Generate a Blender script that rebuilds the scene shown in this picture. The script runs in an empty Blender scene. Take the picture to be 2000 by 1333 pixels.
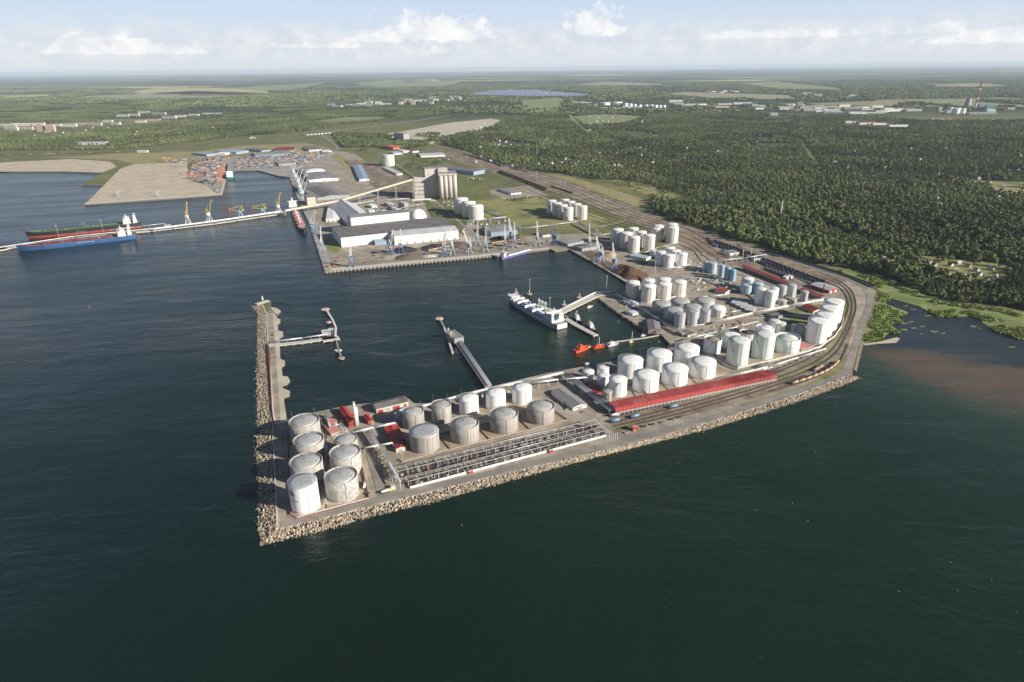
import bpy, math, random
import numpy as np
from mathutils import Vector, Matrix
from mathutils.geometry import tessellate_polygon
R = math.radians
random.seed(7); rng = np.random.default_rng(11)
scene = bpy.context.scene
col = scene.collection

# ------------------------------------------------------------------ camera
FOC, HORIZON, SLOPE, CAM_Z = 1270.0, 133.0, -0.010, 383.0      # focal length in 2000-px units, metres
ROLL = math.atan(SLOPE)
PITCH = math.atan((666.5 - HORIZON) * math.cos(ROLL) / FOC)
_F = Vector((0, math.cos(PITCH), -math.sin(PITCH)))
_U0 = Vector((0, math.sin(PITCH), math.cos(PITCH)))
_X = Vector((1, 0, 0)) * math.cos(ROLL) + _U0 * math.sin(ROLL)
_Y = -Vector((1, 0, 0)) * math.sin(ROLL) + _U0 * math.cos(ROLL)
cam_d = bpy.data.cameras.new('camera'); cam = bpy.data.objects.new('camera', cam_d); col.objects.link(cam)
cam_d.sensor_width = 36; cam_d.lens = FOC / 2000 * 36; cam_d.clip_start = 1; cam_d.clip_end = 400000
mw = Matrix.Identity(4)
for i in range(3):
    mw[i][0] = _X[i]; mw[i][1] = _Y[i]; mw[i][2] = -_F[i]
mw[2][3] = CAM_Z
cam.matrix_world = mw
scene.camera = cam
EYE = Vector((0, 0, CAM_Z))
LAND = 3.0

def ray(px, py): return _X * (px - 1000) + _Y * (666.5 - py) + _F * FOC
def at(px, py, z=LAND):
    """a point of the place, at height z, seen at this spot of the survey picture"""
    d = ray(px, py); return EYE + d * ((z - CAM_Z) / d.z)
def proj(p):
    q = Vector(p) - EYE; w = q.dot(_F)
    return 1000 + q.dot(_X) / w * FOC, 666.5 - q.dot(_Y) / w * FOC
def ht(px, pyb, pyt, z=LAND):
    """height of an upright whose foot is seen at (px, pyb) and whose head is seen at row pyt"""
    b = at(px, pyb, z); lo, hi = 0.0, 370.0
    for _ in range(40):
        m = (lo + hi) / 2
        if proj(b + Vector((0, 0, m)))[1] > pyt: lo = m
        else: hi = m
    return lo
def mpp(p): return (Vector(p) - EYE).dot(_F) / FOC              # metres per survey pixel at a point

# ------------------------------------------------------------------ light
SUN_AZ, SUN_EL = 115.0, 23.5                                     # clockwise from +Y, degrees
sun_dir = Vector((math.sin(R(SUN_AZ)) * math.cos(R(SUN_EL)), math.cos(R(SUN_AZ)) * math.cos(R(SUN_EL)), math.sin(R(SUN_EL))))
sd = bpy.data.lights.new('sun', 'SUN'); sd.energy = 5.0; sd.angle = R(0.53); sd.color = (1.0, 0.925, 0.82)
so = bpy.data.objects.new('sun', sd); col.objects.link(so); so.rotation_euler = (-sun_dir).to_track_quat('-Z', 'Y').to_euler()
so.location = (0, 0, 600)
vs = scene.view_settings
vs.view_transform = 'Standard'; vs.look = 'None'; vs.gamma = 1; vs.use_curve_mapping = False; vs.exposure = 0.72
cy = scene.cycles; cy.max_bounces = 4; cy.diffuse_bounces = 2; cy.glossy_bounces = 2; cy.volume_bounces = 0; cy.transmission_bounces = 2; cy.caustics_reflective = False; cy.caustics_refractive = False

# ------------------------------------------------------------------ node helpers
class NT:
    def __init__(s, nt): s.nt = nt
    def n(s, t, **kw):
        nd = s.nt.nodes.new(t)
        for k, v in kw.items():
            if k == 'i':
                for kk, vv in v.items(): s.put(nd.inputs[kk], vv)
            else: setattr(nd, k, v)
        return nd
    def put(s, sock, v):
        if isinstance(v, bpy.types.NodeSocket): s.nt.links.new(v, sock)
        elif hasattr(v, 'outputs'): s.nt.links.new(v.outputs[0], sock)
        else: sock.default_value = v
    def m(s, op, a, b=0.0, c=0.0, clamp=False):
        nd = s.nt.nodes.new('ShaderNodeMath'); nd.operation = op; nd.use_clamp = clamp
        for k, v in enumerate((a, b, c)): s.put(nd.inputs[k], v)
        return nd.outputs[0]
    def mr(s, v, a, b, c=0.0, d=1.0, smooth=True):
        nd = s.nt.nodes.new('ShaderNodeMapRange'); nd.interpolation_type = 'SMOOTHSTEP' if smooth else 'LINEAR'
        for k, x in zip(('Value', 'From Min', 'From Max', 'To Min', 'To Max'), (v, a, b, c, d)): s.put(nd.inputs[k], x)
        return nd.outputs[0]
    def mix(s, f, a, b, mode='MIX'):
        nd = s.nt.nodes.new('ShaderNodeMix'); nd.data_type = 'RGBA'; nd.blend_type = mode
        s.put(nd.inputs['Factor'], f)
        for k, v in ((6, a), (7, b)):
            if isinstance(v, (tuple, list)): v = (*v[:3], 1)
            s.put(nd.inputs[k], v)
        return nd.outputs[2]
    def noise(s, vec, scale, detail=3, rough=.55, dist=0.0):
        nd = s.nt.nodes.new('ShaderNodeTexNoise')
        if vec is not None: s.put(nd.inputs['Vector'], vec)
        nd.inputs['Scale'].default_value = scale; nd.inputs['Detail'].default_value = detail
        nd.inputs['Roughness'].default_value = rough; nd.inputs['Distortion'].default_value = dist
        return nd.outputs['Fac']
    def scale(s, vec, v):
        nd = s.nt.nodes.new('ShaderNodeMapping'); s.put(nd.inputs['Vector'], vec); nd.inputs['Scale'].default_value = v
        return nd.outputs[0]

# ------------------------------------------------------------------ sky with a band of cumulus
world = bpy.data.worlds.new('World'); scene.world = world; world.use_nodes = True
W = NT(world.node_tree); world.node_tree.nodes.clear()
tc = W.n('ShaderNodeTexCoord'); sep = W.n('ShaderNodeSeparateXYZ', i={0: tc.outputs['Generated']})
zc = W.m('MAXIMUM', sep.outputs[2], 0.004)
vec = W.n('ShaderNodeCombineXYZ', i={0: sep.outputs[0], 1: sep.outputs[1], 2: zc})
sky = W.n('ShaderNodeTexSky', sky_type='NISHITA', sun_disc=False, sun_elevation=R(SUN_EL), sun_rotation=R(SUN_AZ), altitude=300, air_density=.75, dust_density=.4, ozone_density=1.5, i={0: vec})
az = W.m('ARCTAN2', sep.outputs[0], sep.outputs[1])
el = W.m('ARCSINE', sep.outputs[2])
cv = W.n('ShaderNodeCombineXYZ', i={0: az, 1: W.m('MULTIPLY', el, 4.5), 2: 0.0})
cv2 = W.n('ShaderNodeCombineXYZ', i={0: az, 1: W.m('MULTIPLY', el, 1.3), 2: 0.0})
streak = W.noise(cv, 9.0, 7, .62, .3)
puff = W.noise(cv2, 46.0, 7, .62, .25)
band = W.m('MULTIPLY', W.mr(el, .002, .022), W.mr(el, .036, .070, 1, 0))
f_st = W.m('MULTIPLY', W.mr(W.m('ADD', streak, W.m('MULTIPLY', W.m('SUBTRACT', puff, .5), .45)), .26, .60), band)
def sky_dir(px, py):
    d = ray(px, py).normalized(); return math.atan2(d.x, d.y), math.asin(d.z)
cum = None
for px, py, wpx, hpx, k in ((850, 72, 120, 42, 1.0), (740, 80, 80, 20, .85), (1163, 58, 62, 42, 1.0), (205, 100, 110, 24, .9), (330, 103, 60, 12, .7),
                            (1935, 78, 90, 24, .9), (1830, 62, 70, 14, .6), (1500, 72, 190, 12, .6), (640, 92, 120, 8, .7), (860, 102, 22, 12, .7)):
    a0, e0 = sky_dir(px, py); ww = wpx / FOC; hh = hpx / FOC
    da = W.m('DIVIDE', W.m('SUBTRACT', az, a0), ww)
    de0 = W.m('SUBTRACT', el, e0)
    de = W.m('DIVIDE', W.m('MAXIMUM', de0, W.m('MULTIPLY', de0, -4.0)), hh)   # flat below, domed above
    r2 = W.m('SQRT', W.m('ADD', W.m('MULTIPLY', da, da), W.m('MULTIPLY', de, de)))
    v = W.m('ADD', W.m('SUBTRACT', 1.0, r2), W.m('MULTIPLY', W.m('SUBTRACT', puff, .5), 2.6))
    v = W.m('MULTIPLY', W.mr(v, .0, .45), k)
    cum = v if cum is None else W.m('MAXIMUM', cum, v)
shade = W.mr(W.noise(cv2, 30.0, 6, .6), .3, .7)
pale = W.mix(W.mr(el, .0, .12), (9.0, 9.6, 10.4), (7.2, 9.0, 11.5))                      # milky summer air low down, clearer overhead
base = W.mix(W.mr(el, .09, .24, .92, .0), sky.outputs[0], pale)
c1 = W.mix(W.m('MULTIPLY', f_st, .8), base, W.mix(shade, (8.1, 8.7, 9.7), (10.9, 10.9, 11.0)))
c2 = W.mix(W.m('MULTIPLY', cum, .82), c1, W.mix(shade, (9.8, 10.0, 10.5), (13.2, 13.0, 12.6)))
bg = W.n('ShaderNodeBackground', i={'Color': c2, 'Strength': 0.050})
W.n('ShaderNodeOutputWorld', i={0: bg})

# ------------------------------------------------------------------ materials
MATS = {}
def M(name, c1, c2=None, sc=.4, rough=.75, metal=0.0, stretch=(1, 1, 1), rnd=0.0, pos=False, detail=4, lo=.35, hi=.65, bump=0.0, island=0.0, spec=.4, c3=None, sc3=.05, lo3=.5, hi3=.65, slab=None, course=0.0, wet=False):
    m = bpy.data.materials.new(name); m.use_nodes = True; T = NT(m.node_tree); m.node_tree.nodes.clear()
    if pos: v = T.n('ShaderNodeNewGeometry').outputs['Position']
    else: v = T.n('ShaderNodeTexCoord').outputs['Object']
    if stretch != (1, 1, 1): vs_ = T.scale(v, stretch)
    else: vs_ = v
    c = (*c1, 1)
    if c2 is not None:
        f = T.mr(T.noise(vs_, sc, detail, .6), lo, hi); c = T.mix(f, c1, c2)
    if c3 is not None:
        f = T.mr(T.noise(v, sc3, 5, .62), lo3, hi3); c = T.mix(f, c, c3)
    if wet:
        c = T.mix(T.mr(T.n('ShaderNodeSeparateXYZ', i={0: v}).outputs[2], 1.1, .1, 0, .75), c, (.055, .052, .04))
    if slab:
        bk = T.n('ShaderNodeTexBrick', i={'Vector': T.n('ShaderNodeVectorRotate', rotation_type='Z_AXIS', i={'Vector': v, 'Angle': .245}), 'Color1': (1, 1, 1, 1), 'Color2': (.80, .80, .81, 1), 'Mortar': (.62, .61, .60, 1), 'Scale': 1.0, 'Mortar Size': .16, 'Mortar Smooth': .3, 'Bias': -.35, 'Brick Width': slab[0], 'Row Height': slab[1]})
        c = T.mix(slab[2], c, bk.outputs[0], 'MULTIPLY')
        stain = T.mr(T.noise(T.scale(v, (.3, 1, 1)), .09, 6, .7), .55, .68); c = T.mix(T.m('MULTIPLY', stain, .6), c, (.16, .145, .125))
    if course:
        zz = T.n('ShaderNodeSeparateXYZ', i={0: v}).outputs[2]; fr = T.m('FRACT', T.m('DIVIDE', zz, 2.6)); ln = T.m('MULTIPLY', T.m('LESS_THAN', fr, .06), course)
        run = T.mr(T.noise(T.scale(v, (1.1, 1.1, .05)), .9, 4, .6), .56, .72); c = T.mix(T.m('MULTIPLY', run, course * 1.6), c, (.42, .34, .25)); c = T.mix(ln, c, (.30, .29, .28))
    if rnd:
        rn = T.n('ShaderNodeObjectInfo').outputs['Random']
        k = T.mr(rn, 0, 1, 1 - rnd, 1 + rnd * .6, False)
        c = T.mix(1.0, c, T.n('ShaderNodeCombineColor', i={0: k, 1: k, 2: k}), 'MULTIPLY')
    if island:
        rn = T.n('ShaderNodeNewGeometry').outputs['Random Per Island']
        k = T.mr(rn, 0, 1, 1 - island, 1 + island * .5, False)
        c = T.mix(1.0, c, T.n('ShaderNodeCombineColor', i={0: k, 1: k, 2: k}), 'MULTIPLY')
    b = T.n('ShaderNodeBsdfPrincipled', i={'Base Color': c, 'Roughness': rough, 'Metallic': metal, 'Specular IOR Level': spec})
    if bump:
        bn = T.n('ShaderNodeBump', i={'Strength': bump, 'Distance': .3, 'Height': T.noise(vs_, sc * 3, 4)}); T.put(b.inputs['Normal'], bn.outputs[0])
    T.n('ShaderNodeOutputMaterial', i={0: b}); MATS[name] = m
    return m

# ------------------------------------------------------------------ mesh builder
class MB:
    def __init__(s): s.v = []; s.f = []; s.mi = []; s.sm = []
    def _f(s, f, m, sm=False): s.f.append(f); s.mi.append(m); s.sm.append(sm)
    def hexa(s, p, m=0):
        k = len(s.v); s.v += [tuple(q) for q in p]
        for f in ((0, 3, 2, 1), (4, 5, 6, 7), (0, 1, 5, 4), (1, 2, 6, 5), (2, 3, 7, 6), (3, 0, 4, 7)): s._f(tuple(k + i for i in f), m)
        return s
    def box(s, x0, y0, z0, x1, y1, z1, m=0):
        return s.hexa(((x0, y0, z0), (x1, y0, z0), (x1, y1, z0), (x0, y1, z0), (x0, y0, z1), (x1, y0, z1), (x1, y1, z1), (x0, y1, z1)), m)
    def beam(s, p, q, w, h=None, m=0):
        p = Vector(p); q = Vector(q); h = h or w; d = (q - p).normalized()
        up = Vector((0, 0, 1)) if abs(d.z) < .95 else Vector((1, 0, 0))
        a = d.cross(up).normalized() * (w / 2); b = a.cross(d).normalized() * (h / 2)
        return s.hexa((p - a - b, p + a - b, p + a + b, p - a + b, q - a - b, q + a - b, q + a + b, q - a + b), m)
    def cyl(s, p, q, r, n=8, r2=None, m=0, cap=True):
        p = Vector(p); q = Vector(q); r2 = r if r2 is None else r2; d = (q - p).normalized()
        up = Vector((0, 0, 1)) if abs(d.z) < .95 else Vector((1, 0, 0))
        a = d.cross(up).normalized(); b = d.cross(a).normalized(); k = len(s.v)
        for i in range(n):
            t = 2 * math.pi * i / n; e = a * math.cos(t) + b * math.sin(t)
            s.v.append(tuple(p + e * r)); s.v.append(tuple(q + e * r2))
        for i in range(n):
            j = (i + 1) % n; s._f((k + 2 * i, k + 2 * i + 1, k + 2 * j + 1, k + 2 * j), m, True)
        if cap:
            s._f(tuple(k + 2 * i for i in range(n)), m); s._f(tuple(k + 2 * i + 1 for i in range(n))[::-1], m)
        return s
    def lathe(s, prof, n=32, c=(0, 0, 0), m=0, smooth=True, close=False):
        k = len(s.v); cx, cy, cz = c; np_ = len(prof)
        for i in range(n):
            t = 2 * math.pi * i / n; ct, st = math.cos(t), math.sin(t)
            for r, z in prof: s.v.append((cx + r * ct, cy + r * st, cz + z))
        for i in range(n):
            j = (i + 1) % n
            for q in range(np_ - 1):
                s._f((k + i * np_ + q, k + j * np_ + q, k + j * np_ + q + 1, k + i * np_ + q + 1), m, smooth)
        return s
    def prism(s, pts, z0, z1, m=0, mtop=None):
        k = len(s.v); n = len(pts)
        s.v += [(x, y, z0) for x, y in pts] + [(x, y, z1) for x, y in pts]
        s._f(tuple(k + n + i for i in range(n)), m if mtop is None else mtop)
        for i in range(n):
            j = (i + 1) % n; s._f((k + i, k + j, k + n + j, k + n + i), m)
        return s
    def poly(s, pts, m=0):
        k = len(s.v); s.v += [tuple(p) for p in pts]; s._f(tuple(range(k, k + len(pts))), m); return s
    def build(s, name, mats, parent=None):
        me = bpy.data.meshes.new(name); me.from_pydata(s.v, [], s.f)
        if not isinstance(mats, (list, tuple)): mats = [mats]
        for x in mats: me.materials.append(MATS[x] if isinstance(x, str) else x)
        if len(mats) > 1: me.polygons.foreach_set('material_index', s.mi)
        me.polygons.foreach_set('use_smooth', s.sm)
        return obj(name, me, parent)
def obj(name, data, parent=None, loc=None, rz=0.0):
    o = bpy.data.objects.new(name, data); col.objects.link(o)
    if parent is not None: o.parent = parent
    if loc is not None: o.location = loc
    if rz: o.rotation_euler = (0, 0, rz)
    return o
def tag(o, label, cat, group=None):
    o['label'] = label; o['category'] = cat
    if group: o['group'] = group
    return o
def kind(o, k, label=None):
    o['kind'] = k
    if label: o['label'] = label
    return o
def thing(name, label, cat, loc, rz=0.0, group=None):
    return tag(obj(name, None, None, loc, rz), label, cat, group)
def copy_tree(o, loc=None, rz=None, label=None, group=None, parent=None):
    c = o.copy(); col.objects.link(c); c.parent = parent
    if loc is not None: c.location = loc
    if rz is not None: c.rotation_euler = (0, 0, rz)
    if label: c['label'] = label
    if group: c['group'] = group
    for ch in CH.get(o.name, ()): copy_tree(ch, parent=c)
    return c
CH = {}
def seal(o):
    """remember the children of a pattern so that it can be copied"""
    def rec(p):
        CH[p.name] = list(p.children)
        for ch in p.children: rec(ch)
    bpy.context.view_layer.update(); rec(o); return o
def lin(a, b, z=LAND):
    """origin, length and heading of a line between two survey points"""
    p = at(*a, z); q = at(*b, z); d = q - p
    return p, d.length, math.atan2(d.y, d.x)
def np_mesh(name, V, F, mats, parent=None, smooth=False):
    me = bpy.data.meshes.new(name); nv, nf, k = len(V), len(F), F.shape[1]
    me.vertices.add(nv); me.vertices.foreach_set('co', V.astype(np.float32).ravel())
    me.loops.add(nf * k); me.loops.foreach_set('vertex_index', F.astype(np.int32).ravel())
    me.polygons.add(nf); me.polygons.foreach_set('loop_start', np.arange(0, nf * k, k, dtype=np.int32))
    me.update(calc_edges=True); me.validate()
    for x in (mats if isinstance(mats, (list, tuple)) else [mats]): me.materials.append(MATS[x])
    return obj(name, me, parent)
def tess(pts):
    return tessellate_polygon([[Vector((p[0], p[1], 0)) for p in pts]])
def sheet(name, px, z, mat, dz=0.0, world=None, k='structure', skirt=None, skirt_mat=None):
    P = [at(*p, z) for p in px] if world is None else [Vector((*p, z)) for p in world]
    mb = MB(); mb.v = [tuple(p) for p in P]
    for t in tess(P): mb._f(tuple(t), 0)
    if skirt is not None:
        n = len(P); mb.v += [(p.x, p.y, skirt) for p in P]
        for i in range(n):
            j = (i + 1) % n; mb._f((i, n + i, n + j, j), 1)
    o = mb.build(name, [mat] + ([skirt_mat or mat] if skirt is not None else []))
    me = o.data
    # upward facing
    import bmesh
    bm = bmesh.new(); bm.from_mesh(me); bm.normal_update()
    fl = [f for f in bm.faces if f.material_index == 0 and f.normal.z < 0]
    if fl: bmesh.ops.reverse_faces(bm, faces=fl)
    bm.to_mesh(me); bm.free()
    return kind(o, k)
def offset_line(P, d):
    out = []
    for i, p in enumerate(P):
        a = P[max(i - 1, 0)]; b = P[min(i + 1, len(P) - 1)]; t = (b - a); t.z = 0; t.normalize()
        out.append(p + Vector((-t.y, t.x, 0)) * d)
    return out
def smooth_line(P, n=6):
    """Catmull-Rom through the points"""
    if len(P) < 3: return P
    Q = [P[0] * 2 - P[1]] + list(P) + [P[-1] * 2 - P[-2]]; out = []
    for i in range(1, len(Q) - 2):
        for k in range(n):
            t = k / n; a, b, c, d = Q[i - 1], Q[i], Q[i + 1], Q[i + 2]
            out.append(.5 * ((2 * b) + (c - a) * t + (2 * a - 5 * b + 4 * c - d) * t * t + (3 * b - a - 3 * c + d) * t ** 3))
    return out + [P[-1]]
def strip(name, px, width, z, mat, smooth=True, world=None, k='structure'):
    P = [at(*p, z) for p in px] if world is None else world
    if smooth: P = smooth_line(P)
    A = offset_line(P, width / 2); B = offset_line(P, -width / 2); mb = MB(); n = len(P)
    mb.v = [tuple(p) for p in A] + [tuple(p) for p in B]
    for i in range(n - 1): mb._f((n + i, n + i + 1, i + 1, i), 0)
    o = mb.build(name, mat)
    return kind(o, k) if k else o
# ------------------------------------------------------------------ palette (real-world base colours)
M('tank_white', (.82, .815, .79), (.74, .73, .70), .25, .5, stretch=(1, 1, .12), rnd=.04, lo=.45, hi=.8, course=.22)
M('tank_cream', (.66, .63, .59), (.56, .52, .47), .25, .55, stretch=(1, 1, .12), rnd=.06, course=.28)
M('tank_concrete', (.40, .375, .335), (.27, .25, .22), .32, .8, stretch=(1, 1, .05), rnd=.12, c3=(.45, .43, .39), sc3=.35, lo3=.55, hi3=.75, course=.35)
M('tank_streaked', (.36, .34, .305), (.26, .245, .22), .5, .75, stretch=(1, 1, .03), rnd=.08)
M('tank_patched', (.46, .445, .41), (.33, .31, .28), .55, .7, stretch=(1, 1, .55), rnd=.08, detail=1, lo=.46, hi=.54)
M('tank_grey', (.44, .45, .46), (.36, .37, .38), .3, .5, stretch=(1, 1, .1), rnd=.08, course=.22)
M('tank_palegreen', (.68, .725, .67), (.58, .63, .565), .3, .55, stretch=(1, 1, .06), rnd=.05, course=.3)
M('tank_paleblue', (.44, .54, .61), (.37, .46, .53), .3, .5, stretch=(1, 1, .1), rnd=.08, course=.22)
M('tank_blue', (.27, .42, .56), (.23, .36, .49), .3, .5, stretch=(1, 1, .1), rnd=.1, course=.2)
M('tank_green', (.54, .64, .53), (.47, .57, .46), .2, .55, stretch=(1, 1, .1))
M('rust', (.30, .12, .07), (.20, .09, .06), 1.0, .9)
M('rust_stain', (.24, .20, .12), (.33, .29, .20), .5, .9)
M('roof_white', (.80, .79, .77), (.70, .69, .66), .2, .55, rnd=.05)
M('roof_alu', (.56, .56, .55), (.44, .44, .43), .35, .42, metal=.35, rnd=.06)
M('roof_grey', (.40, .40, .39), (.30, .30, .29), .4, .6, rnd=.08)
M('rail_grey', (.34, .335, .32), None, rough=.6)
M('steel_white', (.66, .66, .64), (.55, .55, .53), .6, .5, rnd=.06)
M('steel_grey', (.36, .37, .38), (.28, .29, .30), .8, .5, metal=.2, rnd=.1)
M('steel_dark', (.075, .075, .08), (.04, .038, .038), .8, .6, rnd=.15)
M('pipe_silver', (.55, .56, .57), (.42, .43, .44), .5, .38, metal=.45)
M('pipe_white', (.68, .67, .64), (.54, .52, .48), .3, .5)
M('red', (.40, .035, .025), (.30, .03, .022), .4, .55, rnd=.1)
M('red_roof', (.40, .05, .04), (.34, .042, .034), .25, .5, stretch=(1, .1, 1))
M('red_roof_pale', (.31, .058, .054), (.25, .046, .042), .35, .5, stretch=(1, .08, 1), c3=(.36, .11, .095), sc3=.06, lo3=.48, hi3=.7)
M('red_roof_deep', (.235, .024, .018), (.17, .02, .016), .35, .55, stretch=(1, .08, 1), c3=(.28, .06, .05), sc3=.08)
M('pink_roof', (.52, .23, .21), (.44, .19, .175), .3, .6)
M('concrete', (.42, .39, .345), (.33, .305, .27), .3, .85, rnd=.06)
M('concrete_pale', (.54, .515, .465), (.45, .42, .37), .3, .85, rnd=.05)
M('quay_wall', (.25, .22, .18), (.14, .12, .10), .4, .9, stretch=(1, 1, .2), pos=True, wet=True)
M('armour', (.52, .435, .325), (.36, .295, .22), .25, .9, pos=True, island=.6, wet=True)
M('rubble', (.36, .33, .28), (.20, .18, .15), .5, .95, pos=True, island=.4)
M('paving', (.355, .305, .24), (.24, .207, .165), .05, .9, pos=True, c3=(.43, .38, .305), sc3=.012, detail=6, slab=(14.0, 9.0, .7))
M('paving_grey', (.33, .315, .29), (.24, .23, .215), .06, .9, pos=True, c3=(.40, .375, .33), sc3=.02, slab=(12.0, 8.0, .5))
M('pad', (.34, .285, .20), (.24, .20, .14), .08, .95, pos=True, c3=(.44, .38, .28), sc3=.03)
M('asphalt', (.26, .237, .208), (.20, .184, .164), .05, .9, pos=True, c3=(.31, .282, .24), sc3=.015, slab=(40.0, 4.5, .35))
M('ballast', (.225, .172, .12), (.14, .105, .075), .12, .95, pos=True, c3=(.30, .25, .18), sc3=.02, lo3=.45)
M('ballast_dark', (.105, .085, .07), (.065, .054, .047), .2, .95, pos=True)
M('rail', (.13, .10, .08), None, rough=.5, metal=.3)
M('sleeper', (.17, .15, .125), (.11, .095, .08), .4, .9)
M('sand', (.50, .425, .32), (.40, .34, .25), .02, .95, pos=True, c3=(.29, .28, .15), sc3=.006, lo3=.58, hi3=.72, detail=6)
M('sand_pale', (.50, .45, .36), (.40, .35, .27), .03, .95, pos=True)
M('grass', (.175, .185, .06), (.27, .245, .10), .02, .95, pos=True, c3=(.10, .125, .04), sc3=.012, detail=7)
M('grass_lush', (.165, .185, .055), (.24, .235, .085), .03, .95, pos=True, c3=(.09, .13, .036), sc3=.02)
M('grass_dry', (.30, .25, .115), (.235, .20, .085), .02, .95, pos=True, c3=(.13, .16, .055), sc3=.015, lo3=.58)
M('field_yellow', (.40, .385, .14), (.33, .33, .14), .004, .95, pos=True)
M('field_tan', (.30, .26, .165), (.24, .215, .135), .004, .95, pos=True)
M('field_green', (.15, .185, .068), (.20, .225, .095), .003, .95, pos=True, c3=(.24, .235, .13), sc3=.0015)
M('coal', (.035, .032, .03), (.055, .048, .042), .4, .95, pos=True, bump=.6)
M('earth_pile', (.16, .125, .095), (.10, .08, .06), .3, .95, pos=True, bump=.6)
M('scrap', (.17, .085, .05), (.075, .04, .028), .35, .95, pos=True, bump=.8)
M('wall_white', (.72, .715, .69), (.62, .61, .58), .15, .7, stretch=(1, 1, .25), rnd=.05)
M('wall_cream', (.58, .53, .42), (.50, .45, .36), .15, .75, rnd=.06)
M('wall_grey', (.34, .345, .345), (.27, .275, .28), .2, .7, rnd=.1)
M('wall_blue', (.25, .34, .43), (.21, .29, .38), .2, .6, rnd=.08)
M('wall_peach', (.58, .42, .34), (.50, .36, .29), .1, .8)
M('wall_red', (.33, .045, .035), (.27, .04, .03), .2, .7)
M('roof_dark', (.125, .12, .118), (.175, .165, .16), .08, .85, rnd=.08, c3=(.10, .095, .09), sc3=.05)
M('roof_mid', (.205, .20, .195), (.26, .25, .24), .06, .75, stretch=(1, .15, 1), rnd=.1)
M('roof_light', (.52, .52, .53), (.44, .44, .45), .1, .5, stretch=(.6, .08, 1), rnd=.06)
M('roof_blue', (.27, .36, .47), (.23, .31, .41), .15, .5, stretch=(.8, .1, 1), rnd=.08)
M('roof_terracotta', (.40, .13, .075), (.32, .10, .06), .4, .8, rnd=.15)
M('wall_slate', (.075, .09, .115), (.055, .065, .085), .3, .7)
M('core_shade', (.05, .045, .038), None, rough=1)  # near-black slope colour paints in the shade of gaps between armour blocks
M('glass', (.045, .06, .075), (.03, .04, .05), .5, .15, spec=.7)
M('silo_concrete', (.50, .465, .415), (.43, .395, .35), .12, .85, stretch=(1, 1, .2))
M('crane_blue', (.075, .17, .36), (.06, .14, .30), .5, .5, rnd=.15)
M('crane_paleblue', (.33, .43, .53), (.28, .37, .46), .5, .5, rnd=.1)
M('crane_white', (.68, .68, .66), (.58, .58, .56), .5, .5)
M('crane_orange', (.60, .21, .075), (.52, .18, .07), .5, .55)
M('crane_yellow', (.58, .42, .07), (.50, .36, .07), .5, .55)
M('hull_blue', (.045, .115, .26), (.035, .095, .215), .1, .45, stretch=(1, 1, .3))
M('hull_navy', (.025, .035, .10), (.02, .03, .08), .1, .5)
M('hull_red', (.36, .075, .055), (.28, .055, .045), .12, .6, stretch=(1, 1, .3))
M('hull_black', (.022, .024, .028), None, rough=.5)
M('hull_grey', (.40, .44, .49), (.34, .375, .42), .1, .5)
M('hull_green', (.03, .20, .16), None, rough=.5)
M('hull_violet', (.15, .14, .33), None, rough=.5)
M('deck_red', (.25, .075, .055), (.19, .06, .045), .2, .8)
M('deck_green', (.13, .20, .095), (.10, .155, .075), .2, .8)
M('deck_blue', (.05, .12, .33), (.04, .10, .27), .2, .6)
M('deck_grey', (.30, .31, .32), (.24, .245, .25), .2, .7)
M('ship_white', (.76, .76, .75), (.68, .68, .66), .2, .45)
M('orange', (.66, .10, .03), (.55, .085, .03), .5, .5)
M('yellow', (.62, .47, .05), None, rough=.5)
M('wood', (.42, .33, .21), (.34, .26, .17), .5, .8)
M('lamp_head', (.6, .6, .6), None, rough=.3)
M('wagon_black', (.03, .03, .034), (.055, .05, .05), .5, .5, rnd=.3)
M('wagon_violet', (.075, .07, .13), (.05, .05, .085), .5, .5, rnd=.35)
M('wagon_brown', (.16, .07, .05), (.11, .05, .038), .5, .7, rnd=.25)
M('wagon_tan', (.50, .34, .20), (.40, .26, .15), .5, .6, rnd=.2)
M('wagon_blue', (.16, .32, .50), (.13, .27, .42), .5, .5, rnd=.1)
M('bark', (.09, .07, .05), None, rough=.9)
for i, c in enumerate(((.30, .17, .13), (.44, .29, .20), (.25, .13, .115), (.09, .15, .27), (.16, .24, .34), (.50, .49, .46), (.30, .29, .27), (.09, .09, .11), (.55, .34, .16), (.13, .22, .19))):
    M('box%d' % i, c, tuple(x * .8 for x in c), .6, .6, rnd=.15)
for i, c in enumerate(((.05, .07, .12), (.5, .5, .5), (.25, .03, .03), (.03, .03, .035), (.3, .31, .33))):
    M('car%d' % i, c, None, rough=.3)

# foliage: colour varies from crown to crown and in broad patches of the wood
def leafmat(name, a, b, c):
    m = bpy.data.materials.new(name); m.use_nodes = True; T = NT(m.node_tree); m.node_tree.nodes.clear()
    p = T.n('ShaderNodeNewGeometry'); o = T.n('ShaderNodeObjectInfo')
    patch = T.mr(T.noise(p.outputs['Position'], .007, 4), .38, .60); broad = T.mr(T.noise(p.outputs['Position'], .0022, 5, .6), .34, .66, .70, 1.30)
    cc = T.mix(T.m('MULTIPLY', o.outputs['Random'], 1.0), a, b)
    cc = T.mix(T.m('MULTIPLY', patch, .75), cc, c)
    k = T.m('MULTIPLY', T.mr(p.outputs['Random Per Island'], 0, 1, .72, 1.24, False), broad)
    cc = T.mix(1.0, cc, T.n('ShaderNodeCombineColor', i={0: k, 1: k, 2: k}), 'MULTIPLY')
    b_ = T.n('ShaderNodeBsdfPrincipled', i={'Base Color': cc, 'Roughness': .75, 'Specular IOR Level': .15})
    T.n('ShaderNodeOutputMaterial', i={0: b_}); MATS[name] = m
leafmat('leaf', (.088, .118, .042), (.160, .180, .068), (.140, .168, .056))
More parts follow.
